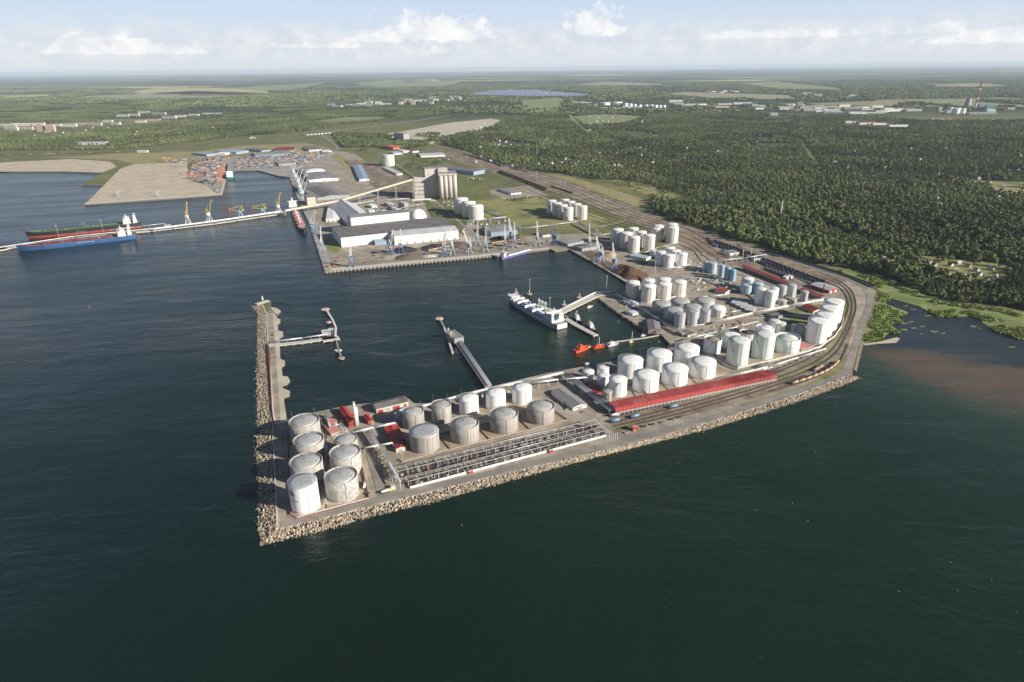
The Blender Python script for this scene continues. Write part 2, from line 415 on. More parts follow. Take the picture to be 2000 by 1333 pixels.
leafmat('leaf_light', (.150, .175, .065), (.200, .205, .085), (.165, .185, .06))
leafmat('needle', (.036, .060, .025), (.062, .088, .032), (.042, .066, .025))
leafmat('leaf_pale', (.15, .19, .095), (.18, .21, .11), (.13, .17, .08))
leafmat('reed', (.15, .215, .055), (.23, .27, .08), (.20, .225, .06))
M('marsh_grass', (.145, .19, .055), (.20, .235, .075), .03, .95, pos=True, c3=(.25, .245, .11), sc3=.03, lo3=.55)
M('house_wall', (.58, .56, .52), (.48, .46, .43), .3, .8, rnd=.25)
M('house_roof', (.33, .33, .335), (.26, .26, .265), .3, .7, rnd=.3)

# ------------------------------------------------------------------ water
def water_material():
    m = bpy.data.materials.new('sea'); m.use_nodes = True; T = NT(m.node_tree); m.node_tree.nodes.clear()
    P = T.n('ShaderNodeNewGeometry').outputs['Position']; S = T.n('ShaderNodeSeparateXYZ', i={0: P})
    A = at(1683, 700, 0); B = at(2000, 742, 0); t = (B - A).normalized(); nrm = Vector((t.y, -t.x, 0))
    wob = T.m('MULTIPLY', T.m('SUBTRACT', T.noise(T.scale(P, (.35, 1, 1)), .012, 4), .5), 150)
    fine = T.m('MULTIPLY', T.m('SUBTRACT', T.noise(T.scale(P, (.25, 1, 1)), .05, 4), .5), 30)
    s = T.m('ADD', T.m('ADD', T.m('MULTIPLY', T.m('SUBTRACT', S.outputs[0], A.x), nrm.x), T.m('MULTIPLY', T.m('SUBTRACT', S.outputs[1], A.y), nrm.y)), T.m('ADD', wob, fine))
    big = T.noise(P, .0016, 4, .6)
    side = T.mr(T.m('ADD', S.outputs[0], T.m('MULTIPLY', big, 300)), -350, 520)
    deep = T.mix(T.mr(big, .3, .7), T.mix(side, (.0032, .0112, .0090), (.0046, .0155, .0062)), T.mix(side, (.0052, .0160, .0122), (.0082, .0240, .0092)))
    # greener over the shallow bank on the right, brown where the stream brings silt
    bank = T.m('MULTIPLY', T.mr(T.m('ADD', S.outputs[0], T.m('MULTIPLY', S.outputs[1], .42)), 640, 900), T.mr(s, 330, 60))
    deep = T.mix(T.m('MULTIPLY', bank, .85), deep, (.027, .047, .023))
    gate = T.mr(T.m('ADD', S.outputs[0], T.m('MULTIPLY', S.outputs[1], .30)), 735, 800)
    silt = T.m('MULTIPLY', T.m('MULTIPLY', T.mr(s, -90, -10), T.mr(s, 150, 20)), T.m('MULTIPLY', gate, T.mr(T.noise(T.scale(P, (.18, 1, 1)), .035, 5, .65), .33, .60, .62, 1)))
    deep = T.mix(T.m('MULTIPLY', silt, .92), deep, (.118, .068, .033))
    lag = T.m('MULTIPLY', T.mr(s, -35, -75), gate)
    deep = T.mix(T.m('MULTIPLY', lag, .8), deep, (.016, .019, .026))
    # wind ripples in three sizes
    wv = T.n('ShaderNodeMapping', i={'Vector': P}); wv.inputs['Rotation'].default_value = (0, 0, R(-28)); wv.inputs['Scale'].default_value = (.45, 1, 1)
    h1 = T.noise(wv.outputs[0], .16, 3, .6, .4); h2 = T.noise(wv.outputs[0], .035, 2, .5, .3); h3 = T.noise(P, .6, 2, .5)
    h = T.m('ADD', T.m('ADD', T.m('MULTIPLY', h1, 1.0), T.m('MULTIPLY', h2, 2.2)), T.m('MULTIPLY', h3, .5))
    calm = T.mr(T.noise(T.scale(P, (.5, 1, 1)), .0028, 4, .6), .35, .68, .35, 1.2)
    bp = T.n('ShaderNodeBump', i={'Strength': calm, 'Distance': 1.1, 'Height': h})
    lane = T.mr(T.noise(T.scale(wv.outputs[0], (.25, 1, 1)), .011, 5, .65), .36, .66, .11, .27)
    b = T.n('ShaderNodeBsdfPrincipled', i={'Base Color': deep, 'Roughness': lane, 'IOR': 1.333, 'Specular IOR Level': .5, 'Normal': bp.outputs[0]})
    T.n('ShaderNodeOutputMaterial', i={0: b}); MATS['sea'] = m
water_material()
FAR = 90000.0
sea = MB()
xs = [-FAR, -12000, -3000, -900, 0, 900, 3000, 12000, FAR]; ys = [-3000, 0, 300, 700, 1200, 2200, 5000]
for i in range(len(xs) - 1):
    for j in range(len(ys) - 1):
        sea.poly([(xs[i], ys[j], 0), (xs[i + 1], ys[j], 0), (xs[i + 1], ys[j + 1], 0), (xs[i], ys[j + 1], 0)])
kind(sea.build('sea', 'sea'), 'structure', 'dark green and blue sea filling the bay')

# ------------------------------------------------------------------ ground, one sheet to the horizon
def ground_material():
    m = bpy.data.materials.new('ground'); m.use_nodes = True; T = NT(m.node_tree); m.node_tree.nodes.clear()
    P = T.n('ShaderNodeNewGeometry').outputs['Position']; S = T.n('ShaderNodeSeparateXYZ', i={0: P})
    n1 = T.noise(P, .012, 7, .65); n2 = T.noise(P, .05, 5, .6); n3 = T.noise(P, .0025, 5, .6)
    g = T.mix(T.mr(n1, .38, .62), (.110, .132, .048), (.180, .172, .078))
    g = T.mix(T.mr(n2, .5, .7), g, (.085, .115, .036)); g = T.mix(T.mr(n3, .55, .7), g, (.20, .19, .10))
    # beyond the built-up belt: a mosaic of woods and open fields, long across the view
    V = T.n('ShaderNodeTexVoronoi', feature='F1', i={'Vector': T.scale(P, (.00035, .00085, 1)), 'Scale': 1.0, 'Randomness': 1.0})
    sc = T.n('ShaderNodeSeparateColor', i={0: V.outputs['Color']})
    wood = T.mix(T.mr(T.noise(P, .004, 6, .65), .35, .65), (.026, .044, .022), (.050, .072, .032))
    fld = T.mix(sc.outputs[1], (.14, .165, .075), (.27, .24, .14)); fld = T.mix(T.mr(sc.outputs[2], .86, .9), fld, (.45, .43, .15))
    edge = T.m('ADD', sc.outputs[0], T.m('MULTIPLY', T.m('SUBTRACT', T.noise(P, .0016, 5), .5), .55))
    mos = T.mix(T.mr(edge, .78, .82), wood, fld)
    far = T.mr(T.m('ADD', S.outputs[1], T.m('MULTIPLY', n3, 1500)), 5600, 7000)
    c = T.mix(far, g, mos)
    b = T.n('ShaderNodeBsdfPrincipled', i={'Base Color': c, 'Roughness': .95, 'Specular IOR Level': .1})
    T.n('ShaderNodeOutputMaterial', i={0: b}); MATS['ground'] = m
ground_material()
SHORE = [(-700, 345), (-200, 338), (0, 335.5), (120, 336), (200, 338.5), (157, 361.5), (209, 361), (163, 400), (300, 391), (434, 381), (441, 353), (458, 334), (504, 333.5),
         (549, 346), (564, 346), (585, 398), (603, 437), (634, 531.5), (820, 513.5), (975, 499), (1074, 487), (1084, 491), (1112, 487), (1180, 526), (1224, 552), (1222, 566),
         (1203, 570), (1169, 583), (1194, 602), (1236, 630), (1268, 651), (1291, 654), (1311, 674), (1312, 681), (1207, 704), (1060, 731.5), (955, 757), (889, 773), (842, 788), (809, 789),
         (797, 779), (728, 788), (696, 790.5), (653, 798), (620, 805), (561, 821), (555, 784), (552, 763), (551, 726), (547, 695), (546, 664), (543, 643), (541, 618), (528, 600), (529, 588), (511, 586), (505, 596),
         (520, 612), (530, 800), (541, 1037), (720, 992), (1000, 924), (1240, 868), (1400, 822), (1560, 772), (1661, 733), (1667, 722), (1679, 675), (1690, 637), (1703, 607), (1713, 567), (1740, 574), (1800, 588), (1880, 600), (2000, 634), (2350, 715)]
gw = [(at(*p).x, at(*p).y) for p in SHORE]
gw += [(FAR, 560), (FAR, 99000), (-FAR, 99000), (-FAR, 3400)]
sheet('ground', None, LAND, 'ground', world=gw, skirt=-3.0, skirt_mat='quay_wall')

# paved, gravelled and sandy surfaces, each a few centimetres above the one below
Z1, Z2, Z3, Z4 = LAND + .12, LAND + .24, LAND + .36, LAND + .48
sheet('terminal_paving', [(541, 1036), (1240, 867), (1560, 771), (1661, 732), (1678, 675), (1689, 637), (1702, 606), (1710, 568), (1640, 540), (1560, 512), (1480, 492), (1390, 468), (1330, 470), (1262, 515), (1225, 552), (1223, 566),
                          (1204, 570), (1170, 583), (1195, 602), (1236, 629.5), (1268, 650.5), (1291, 653.5), (1311, 674), (1311.5, 680.5), (1207, 703.5), (1060, 731), (955, 756.5), (889, 772.5), (842, 787.5), (809, 788), (797, 778.5), (728, 787.5), (696, 790), (653, 797.5), (620, 804.5), (561, 820.5), (533, 830)], Z1, 'paving')
sheet('quay_paving', [(566, 348), (586, 398), (604, 437), (635, 530.8), (820, 513), (975, 498.5), (1074, 486.5), (1084, 490.5), (1111, 486.8), (1180, 525.5), (1223, 551.5), (1255, 520), (1200, 468), (1170, 455), (1005, 462), (960, 446), (915, 436), (893, 462), (860, 470), (830, 400), (770, 352), (720, 318), (690, 300), (640, 292), (590, 302), (568, 330)], Z1, 'paving')
sheet('container_yard', [(366, 345), (376, 320), (450, 306), (600, 300), (640, 291), (654, 300), (592, 330), (566, 345.5), (549, 345.5), (504, 333), (458, 333.5), (441, 353), (434, 380.5), (424, 378), (402, 360), (368, 351)], Z1 + .1, 'paving_grey')
sheet('sand_flat', [(166, 399), (235, 330), (262, 321), (366, 318), (366, 351), (402, 361), (424, 379), (300, 390)], Z1, 'sand')
sheet('sand_shore', [(-200, 322), (0, 318), (140, 311), (215, 316), (228, 326), (200, 337.5), (120, 335), (-200, 337)], Z1, 'sand')
sheet('gravel_flat', [(100, 308), (240, 300), (380, 297), (470, 285), (600, 280), (640, 289), (600, 299), (450, 304), (372, 318), (262, 320), (225, 312)], Z1 - .06, 'grass_dry')
sheet('rail_yard', [(836, 287), (960, 312), (1100, 349), (1200, 391), (1330, 438), (1430, 468), (1560, 508), (1660, 543), (1640, 556), (1500, 540), (1385, 500), (1345, 478), (1230, 432), (1130, 391), (1000, 348), (880, 314), (826, 297)], Z2, 'ballast')
sheet('rail_fan', [(1330, 440), (1420, 466), (1480, 500), (1430, 520), (1380, 495), (1340, 490), (1318, 462)], Z3, 'ballast')
sheet('dry_field', [(1066, 339), (1110, 345), (1190, 368), (1256, 389), (1268, 401), (1239, 403), (1195, 386), (1120, 356)], Z1, 'grass_dry')
sheet('dry_clearing', [(1180, 352), (1230, 352), (1300, 372), (1345, 392), (1290, 390), (1240, 372)], Z1, 'grass')
sheet('grass_field', [(905, 395), (1010, 384), (1060, 384), (1190, 428), (1180, 445), (1010, 444), (950, 425)], Z1 - .04, 'grass')
sheet('marshalling_gravel', [(672, 314), (700, 312), (735, 318), (800, 352), (826, 372), (800, 390), (775, 398), (735, 370), (700, 340)], Z1 + .06, 'ballast')
sheet('scrub_strip', [(640, 300), (668, 304), (690, 330), (672, 328), (655, 312)], Z1 + .06, 'grass_dry')
sheet('siding_paving', [(950, 372), (1030, 362), (1072, 381), (985, 391)], Z2, 'paving')
sheet('quarry_sand', [(700, 268), (780, 258), (880, 240), (960, 232), (995, 239), (960, 252), (860, 268), (845, 282), (800, 276)], LAND + .4, 'sand_pale')
sheet('field_patch', [(600, 238), (680, 229), (760, 228), (740, 236), (650, 242)], LAND + .5, 'field_green')
for nm, pts, mt in (('yellow_field', [(240, 182), (300, 173), (420, 172), (530, 176), (520, 184), (400, 188)], 'field_yellow'), ('tan_field', [(120, 190), (260, 184), (380, 178), (540, 183), (420, 193), (240, 196)], 'field_tan'),
                    ('green_field', [(440, 172), (600, 164), (640, 160), (600, 172), (520, 178)], 'field_green'), ('tan_field', [(0, 188), (110, 185), (100, 191), (0, 193)], 'field_yellow'),
                    ('green_field', [(690, 163), (760, 156), (900, 160), (870, 170), (740, 173)], 'field_green'), ('yellow_field', [(780, 159), (850, 155), (860, 158), (800, 162)], 'field_yellow'),
                    ('tan_field', [(1270, 186), (1340, 180), (1540, 186), (1560, 194), (1400, 194)], 'field_tan'), ('green_field', [(1430, 163), (1520, 160), (1640, 172), (1660, 178), (1520, 176)], 'field_green'),
                    ('tan_field', [(1100, 168), (1180, 160), (1300, 164), (1290, 168), (1180, 169)], 'field_tan'), ('green_field', [(1760, 194), (1850, 193), (2000, 207), (2040, 213), (1880, 208), (1800, 203)], 'field_green'),
                    ('green_field', [(1020, 196), (1100, 190), (1108, 214), (1020, 217)], 'field_green'), ('tan_field', [(1100, 146), (1200, 144), (1220, 148), (1120, 149)], 'field_tan'),
                    ('tan_field', [(1810, 166), (1900, 163), (1990, 168), (1940, 172), (1830, 172)], 'field_tan'), ('green_field', [(1120, 228), (1180, 222), (1260, 228), (1210, 242), (1140, 246)], 'field_green'),
                    ('tan_field', [(1925, 362), (2040, 372), (2050, 383), (1940, 378)], 'grass_dry'), ('green_field', [(1870, 352), (2040, 358), (2050, 366), (1900, 362)], 'grass')):
    sheet(nm, pts, LAND + (1.0 if pts[0][1] > 215 else 2.5), mt)
M('lake', (.02, .05, .10), (.03, .065, .12), .001, .25, pos=True, spec=.5)
sheet('lake', [(922, 181), (960, 176.5), (1050, 175), (1110, 177), (1158, 184), (1140, 187.5), (1060, 188), (1000, 187), (930, 185.5)], LAND + 2.0, 'lake')

# roads
strip('road', [(548, 1022), (720, 980), (1000, 914), (1240, 856), (1400, 812), (1560, 764), (1640, 733), (1660, 705), (1672, 670), (1684, 634), (1697, 598), (1694, 570), (1660, 548), (1560, 515), (1430, 476), (1330, 444)], 9, Z3, 'asphalt')
strip('road', [(1330, 444), (1250, 415), (1150, 380), (1060, 345), (960, 308), (870, 289), (820, 276)], 8, Z3, 'asphalt')
strip('road', [(552, 1018), (549, 985), (546, 900), (542, 840), (536, 740), (531, 660), (527, 606)], 8, Z3 + .06, 'paving')
strip('road', [(750, 975), (742, 945), (730, 905), (722, 870), (716, 845)], 10, Z3 + .06, 'asphalt')
strip('road', [(640, 297), (660, 290), (640, 272), (625, 262)], 12, Z2, 'asphalt')
strip('road', [(480, 318), (570, 310), (640, 297)], 9, Z3, 'asphalt')
strip('road', [(625, 262), (700, 250), (800, 238), (880, 226)], 11, LAND + .6, 'concrete_pale')
strip('road', [(825, 372), (870, 410), (905, 440), (940, 470)], 9, Z2, 'asphalt')
strip('road', [(1010, 444), (1080, 447), (1130, 447), (1185, 440), (1222, 430), (1232, 415), (1195, 398), (1120, 372)], 6, Z2, 'paving')
strip('road', [(955, 372), (975, 390), (1040, 386), (1110, 376), (1165, 374)], 4, Z2, 'paving')
strip('path', [(190, 390), (225, 350), (262, 326), (300, 318)], 10, Z2, 'sand_pale')
strip('path', [(0, 327), (90, 325), (150, 322), (215, 317)], 9, Z2, 'sand_pale')
strip('road', [(1108, 216), (1118, 232), (1135, 245), (1150, 258)], 30, LAND + .8, 'grass')

# rail lines: a gravel bed with two rails each
def track(px, w=3.2, z=Z3, bed='ballast_dark'):
    P = smooth_line([at(*p, z) for p in px], 6)
    o = strip('rail_track', None, w, z, bed, False, P)
    for s in (-.76, .76):
        A = offset_line(P, s + .08); B = offset_line(P, s - .08); n = len(P); mb = MB()
        mb.v = [(p.x, p.y, p.z + .02) for p in A] + [(p.x, p.y, p.z + .02) for p in B] + [(p.x, p.y, p.z + .2) for p in A] + [(p.x, p.y, p.z + .2) for p in B]
        for i in range(n - 1):
            mb._f((3 * n + i, 3 * n + i + 1, 2 * n + i + 1, 2 * n + i), 0); mb._f((n + i, n + i + 1, 3 * n + i + 1, 3 * n + i), 0); mb._f((i + 1, i, 2 * n + i, 2 * n + i + 1), 0)
        mb.build('rail', 'rail', o)
CURVE = [((1195, 826), (1330, 793), (1450, 759), (1560, 722), (1617, 690), (1644, 655), (1658, 625), (1664, 596), (1656, 570), (1635, 553), (1590, 537)),
         ((1190, 817), (1330, 781), (1450, 748), (1545, 716), (1600, 686), (1632, 652), (1649, 622), (1656, 596), (1649, 573), (1630, 557), (1580, 540)),
         ((1200, 833), (1330, 800), (1455, 765), (1570, 727), (1628, 693), (1651, 657), (1664, 626), (1671, 598), (1663, 569), (1640, 550), (1600, 533))]
CURVE += [tuple((x - 12, y - 4) if x < 1500 else (x - 8, y - 3) for x, y in CURVE[1][:6]), tuple((x + 3, y + 6) for x, y in CURVE[2][:4])]
for c in CURVE: track(c, 3.6)
track(((1210, 800), (1330, 775), (1440, 748), (1520, 722)), 3.4)
track(((1215, 808), (1340, 778), (1450, 750), (1530, 724)), 3.4)
for k in range(9):
    o = k * 5.2
    track(((838 - k * 1.2, 288 + k * .9), (960 - k * 5, 314 + k * 2.6), (1100 - k * 7, 353 + k * 3.6), (1200 - k * 6, 394 + k * 4.2), (1310 - k * 3, 436 + k * 4.0)), 2.4, Z3, 'ballast_dark')
for k in range(5):
    track(((1310 - k * 4, 438 + k * 7), (1350, 452 + k * 9), (1390 - k * 6, 474 + k * 8), (1440 - k * 12, 503 + k * 6)), 2.6, Z4, 'ballast_dark')
for k in range(7):
    track(((672 - k * 1 + k * 6.5, 316 + k * .6), (700 + k * 7, 335 + k * .7), (742 + k * 8, 372 - k * 1.3), (775 + k * 7, 396 - k * 2.2)), 2.6, Z2, 'ballast')
for k in range(3):
    track(((836 + k * 7, 410 - k * 1.5), (860 + k * 8, 436 - k * 2), (890 + k * 9, 466 - k * 2.5)), 2.6, Z3, 'ballast')
for k in range(3):
    track(((612 + k * 5, 440), (625 + k * 5, 478), (638 + k * 5, 516), (700, 518 - k * 2), (820, 506 - k * 2), (975, 492 - k * 2), (1080, 481 - k * 2)), 2.0, Z2, 'ballast')
for k in range(2):
    track(((1130 + k * 5, 492), (1180 + k * 5, 520), (1216 + k * 5, 541)), 2.2, Z2, 'ballast')
# ------------------------------------------------------------------ breakwater with armour blocks
def poly_at(P, ts):
    P = [Vector(p) for p in P]; L = [0.0]
    for a, b in zip(P, P[1:]): L.append(L[-1] + (b - a).length)
    X = np.array([[p.x, p.y, p.z] for p in P]); s = np.array(ts) * L[-1]
    return np.stack([np.interp(s, L, X[:, k]) for k in range(3)], 1), L[-1]
def rot_rand(n):
    q = rng.normal(size=(n, 4)); q /= np.linalg.norm(q, axis=1)[:, None]; w, x, y, z = q.T
    return np.stack([np.stack([1 - 2 * (y * y + z * z), 2 * (x * y - z * w), 2 * (x * z + y * w)], 1), np.stack([2 * (x * y + z * w), 1 - 2 * (x * x + z * z), 2 * (y * z - x * w)], 1), np.stack([2 * (x * z - y * w), 2 * (y * z + x * w), 1 - 2 * (x * x + y * y)], 1)], 1)
CUBE = np.array([[x, y, z] for x in (-.5, .5) for y in (-.5, .5) for z in (-.5, .5)])
CUBEF = np.array([[0, 1, 3, 2], [4, 6, 7, 5], [0, 4, 5, 1], [2, 3, 7, 6], [0, 2, 6, 4], [1, 5, 7, 3]])
def blocks(C, size):
    n = len(C); V = CUBE[None] * (1 + rng.uniform(-.28, .28, (n, 8, 3))) * size[:, None, None] * rng.uniform(.75, 1.25, (n, 1, 3))
    V = np.einsum('nij,nvj->nvi', rot_rand(n), V) + C[:, None, :]
    F = (CUBEF[None] + (np.arange(n) * 8)[:, None, None]).reshape(-1, 4)
    return V.reshape(-1, 3), F
bw = thing('breakwater', 'long breakwater slope of pale tumbled armour blocks around the terminal', 'breakwater', (0, 0, 0))
SIDES = [([(513, 596), (520, 612), (525, 700), (530, 800), (535, 900), (541, 1037)], [(492, 600), (502, 614), (502, 680), (501, 745), (502, 820), (501, 877), (503, 963), (504, 1039), (510, 1068)], 3.9, 2),
         ([(541, 1037), (720, 992), (1000, 924), (1240, 868), (1400, 822), (1560, 772), (1661, 733)], [(510, 1068), (615, 1044), (723, 1013), (835, 986), (970, 949), (1105, 911), (1240, 876), (1390, 839), (1555, 788), (1683, 741)], 3.6, 1.9)]
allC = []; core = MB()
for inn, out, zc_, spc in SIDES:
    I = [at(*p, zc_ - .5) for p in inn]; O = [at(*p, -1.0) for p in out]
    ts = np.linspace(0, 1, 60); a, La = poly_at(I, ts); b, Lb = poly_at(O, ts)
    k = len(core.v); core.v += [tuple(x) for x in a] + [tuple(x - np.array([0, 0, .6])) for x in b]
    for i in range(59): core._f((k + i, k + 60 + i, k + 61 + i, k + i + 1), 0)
    wid = np.linalg.norm(a - b, axis=1).mean(); n = int((La + Lb) / 2 * wid / 1.15)
    t = rng.random(n); u = rng.random(n) ** .9
    pa, _ = poly_at(I, t); pb, _ = poly_at(O, t)
    C = pa + (pb - pa) * u[:, None]; C[:, 2] += rng.uniform(-.2, 1.2, n); C[:, :2] += rng.normal(0, .3, (n, 2))
    allC.append(C)
    # strays in the water off the toe
    m = n // 60; t = rng.random(m); pb, _ = poly_at(O, t); pb[:, 2] = rng.uniform(-.5, .1, m); pb[:, :2] += rng.normal(0, 1.6, (m, 2)); allC.append(pb)
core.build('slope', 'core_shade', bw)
C = np.concatenate(allC); d = np.hypot(C[:, 0], C[:, 1]); order = np.argsort(d); near = order[:300]; rest = order[300:]
V, F = blocks(C[rest], rng.uniform(.75, 1.5, len(rest)))
kind(np_mesh('armour_blocks', V, F, 'armour', bw), 'stuff')
var = []
for k in range(8):
    V, F = blocks(np.zeros((1, 3)), np.array([1.0])); o = np_mesh('armour_block', V, F, 'armour', bw); var.append(o)
for q, i in enumerate(near):
    o = var[q] if q < 8 else obj('armour_block', var[q % 8].data, bw)
    o.location = tuple(C[i]); s = random.uniform(.9, 1.7); o.scale = (s, s, s); o.rotation_euler = tuple(random.uniform(0, 6.28) for _ in range(3))
# crest wall with its red and white pipe along the breakwater road
def wall_line(name, px, w, h, mat, z=LAND, parent=None, smooth=False):
    P = [at(*p, z) for p in px]
    if smooth: P = smooth_line(P)
    A = offset_line(P, w / 2); B = offset_line(P, -w / 2); n = len(P); mb = MB()
    mb.v = [(p.x, p.y, z) for p in A] + [(p.x, p.y, z) for p in B] + [(p.x, p.y, z + h) for p in A] + [(p.x, p.y, z + h) for p in B]
    for i in range(n - 1):
        mb._f((3 * n + i, 3 * n + i + 1, 2 * n + i + 1, 2 * n + i), 0); mb._f((n + i, n + i + 1, 3 * n + i + 1, 3 * n + i), 0); mb._f((i + 1, i, 2 * n + i, 2 * n + i + 1), 0)
    mb._f((0, n, 3 * n, 2 * n), 0); mb._f((n - 1, 3 * n - 1, 4 * n - 1, 2 * n - 1)[::-1] if False else (2 * n - 1, n - 1, 3 * n - 1, 4 * n - 1), 0)
    return mb.build(name, mat, parent)
wall_line('crest_wall', [(521, 612), (526, 700), (531, 800), (536, 900), (542, 1036)], 1.4, 1.9, 'concrete_pale', parent=bw)
wall_line('crest_wall', [(543, 1036), (720, 991.5), (1000, 923.5), (1240, 867.5), (1400, 821.5), (1560, 771.5), (1660, 733)], 1.1, 1.0, 'concrete_pale', parent=bw)
pp = thing('shore_pipeline', 'white pipeline with a red strip running along the breakwater road', 'pipeline', (0, 0, 0))
wall_line('pipe', [(524, 672), (529, 740), (533, 800), (537, 829)], 1.3, 1.3, 'pipe_white', z=LAND + .6, parent=pp)
wall_line('strip', [(522.4, 672), (527.4, 740), (531.4, 800), (535.4, 829)], .5, 1.2, 'red', z=LAND + 1.9, parent=pp)
wall_line('cross_pipe', [(537, 829), (566, 823)], 1.5, 1.5, 'pipe_white', z=LAND + 2.0, parent=pp)
# sandy inner side and its little spurs
sheet('sand_bank', [(529, 606), (541, 619), (543, 643), (546, 664), (547, 695), (551, 726), (552, 763), (555, 784), (560, 819), (545, 822), (541, 760), (537, 690), (533, 640)], Z2, 'sand_pale')
for k, pts in enumerate(([(549, 757), (566, 764), (565, 771), (552, 776), (545, 768)], [(548, 734), (562, 736), (566, 743), (560, 749), (550, 752), (544, 742)], [(545, 700), (556, 705), (556, 711), (548, 716), (542, 707)],
                         [(542, 646), (552, 648), (553, 654), (545, 659), (539, 652)], [(539, 622), (547, 623), (547, 629), (541, 632), (536, 627)], [(528, 600), (541, 602), (548, 607), (541, 614), (530, 611)])):
    sheet('groyne', pts, LAND - .15, 'sand_pale', skirt=-1, skirt_mat='rubble')
# inner rubble shore of the east basin and stone toe of the container flat
def rubble(name, px, zc_, out, n, s0=.9, s1=1.8):
    I = [at(*p, zc_) for p in px]; t = rng.random(n); a, L = poly_at(I, t)
    a[:, :2] += rng.normal(0, out, (n, 2)); a[:, 2] += rng.uniform(-zc_, .2, n)
    V, F = blocks(a, rng.uniform(s0, s1, n)); return kind(np_mesh(name, V, F, 'rubble'), 'stuff')
rubble('shore_stones', [(1203, 571), (1169, 583), (1194, 602), (1236, 630), (1268, 651)], 2.2, 1.6, 700)
rubble('shore_stones', [(1300, 660), (1311, 674), (1312, 681), (1260, 692)], 2.2, 1.4, 300)
rubble('shore_stones', [(1667, 722), (1679, 675), (1690, 637)], 2.2, 1.2, 260)
# bank below the right-hand road
b_ = MB(); A_ = [at(*p, LAND) for p in ((1668, 721), (1679, 676), (1690, 637), (1703, 607), (1713, 567))]; B_ = [at(*p, .2) for p in ((1673, 727), (1685, 678), (1697, 639), (1711, 607), (1722, 568))]
for i in range(4): b_.poly((A_[i], B_[i], B_[i + 1], A_[i + 1]))
kind(b_.build('road_bank', 'earth_pile'), 'structure')

n = 42; fx = np.stack([rng.uniform(40, 420, n), rng.uniform(330, 760, n), np.full(n, .12)], 1); fx = fx[fx[:, 1] < 300 + fx[:, 0] * 1.05]
V, F = blocks(fx, rng.uniform(.22, .48, len(fx))); V[:, 2] = .1 + (V[:, 2] - .1) * .25; kind(np_mesh('foam_flecks', V, F, 'ship_white'), 'stuff', 'tiny white foam flecks on the near water')
# ------------------------------------------------------------------ marsh and lagoon
sheet('marsh', [(1682, 671), (1700, 667), (1724, 661), (1735, 651), (1759, 648), (1738, 635), (1762, 626), (1748, 618), (1773, 610), (1730, 594), (1738, 576.5), (1759, 588), (1797, 591), (1800, 602), (1835, 616), (1875, 618.5), (1908, 616), (1921, 632), (1946, 645),
                (2000, 664), (2350, 760), (2350, 700), (2000, 622), (1880, 592), (1800, 578), (1740, 562), (1712, 556), (1700, 606), (1688, 636)], .45, 'marsh_grass', skirt=-.5)
sheet('marsh_meadow', [(1560, 512), (1620, 526), (1700, 537), (1770, 562), (1830, 588), (1930, 600), (2000, 610), (2350, 690), (2350, 714), (2000, 633.5), (1880, 599.5), (1800, 587.5), (1740, 573.5), (1714, 566), (1705, 556), (1660, 540)], Z1 + .5, 'marsh_grass')
b_ = MB(); A_ = [at(*p, LAND + .64) for p in ((1713, 566), (1740, 573), (1800, 587), (1880, 599), (2000, 633), (2350, 713))]; B_ = [at(*p, .47) for p in ((1722, 577), (1742, 584), (1800, 600), (1880, 613), (2000, 650), (2350, 738))]
for i in range(5): b_.poly((A_[i], B_[i], B_[i + 1], A_[i + 1]))
kind(b_.build('marsh_bank', 'marsh_grass'), 'structure')
sheet('sand_spit', [(1684, 672), (1720, 667), (1752, 659), (1758, 662), (1750, 670), (1715, 672), (1690, 675)], .12, 'sand')
for k, (x, y, w, h) in enumerate(((1768, 632, 7, 2.2), (1779, 629, 5, 1.6), (1767, 644, 9, 2.6), (1785, 641, 6, 1.8), (1802, 638, 5, 1.4), (1820, 646, 3, 1), (1826, 648, 8, 2.2), (1840, 651, 7, 1.6), (1800, 652, 4, 1.2), (1900, 638, 6, 1.6), (1913, 641, 3, 1),
                                  (1976, 678, 7, 1.4), (1812, 617, 6, 1.4), (1783, 604, 6, 1.4), (1770, 598, 5, 1.4))):
    pts = [(x + w * 1.15 * math.cos(a) * q, y + h * .8 * math.sin(a) * q) for a, q in [(i * 6.283 / 14, random.uniform(.35, 1.25)) for i in range(14)]]
    sheet('reed_islet', pts, .3, 'marsh_grass', skirt=-.3)

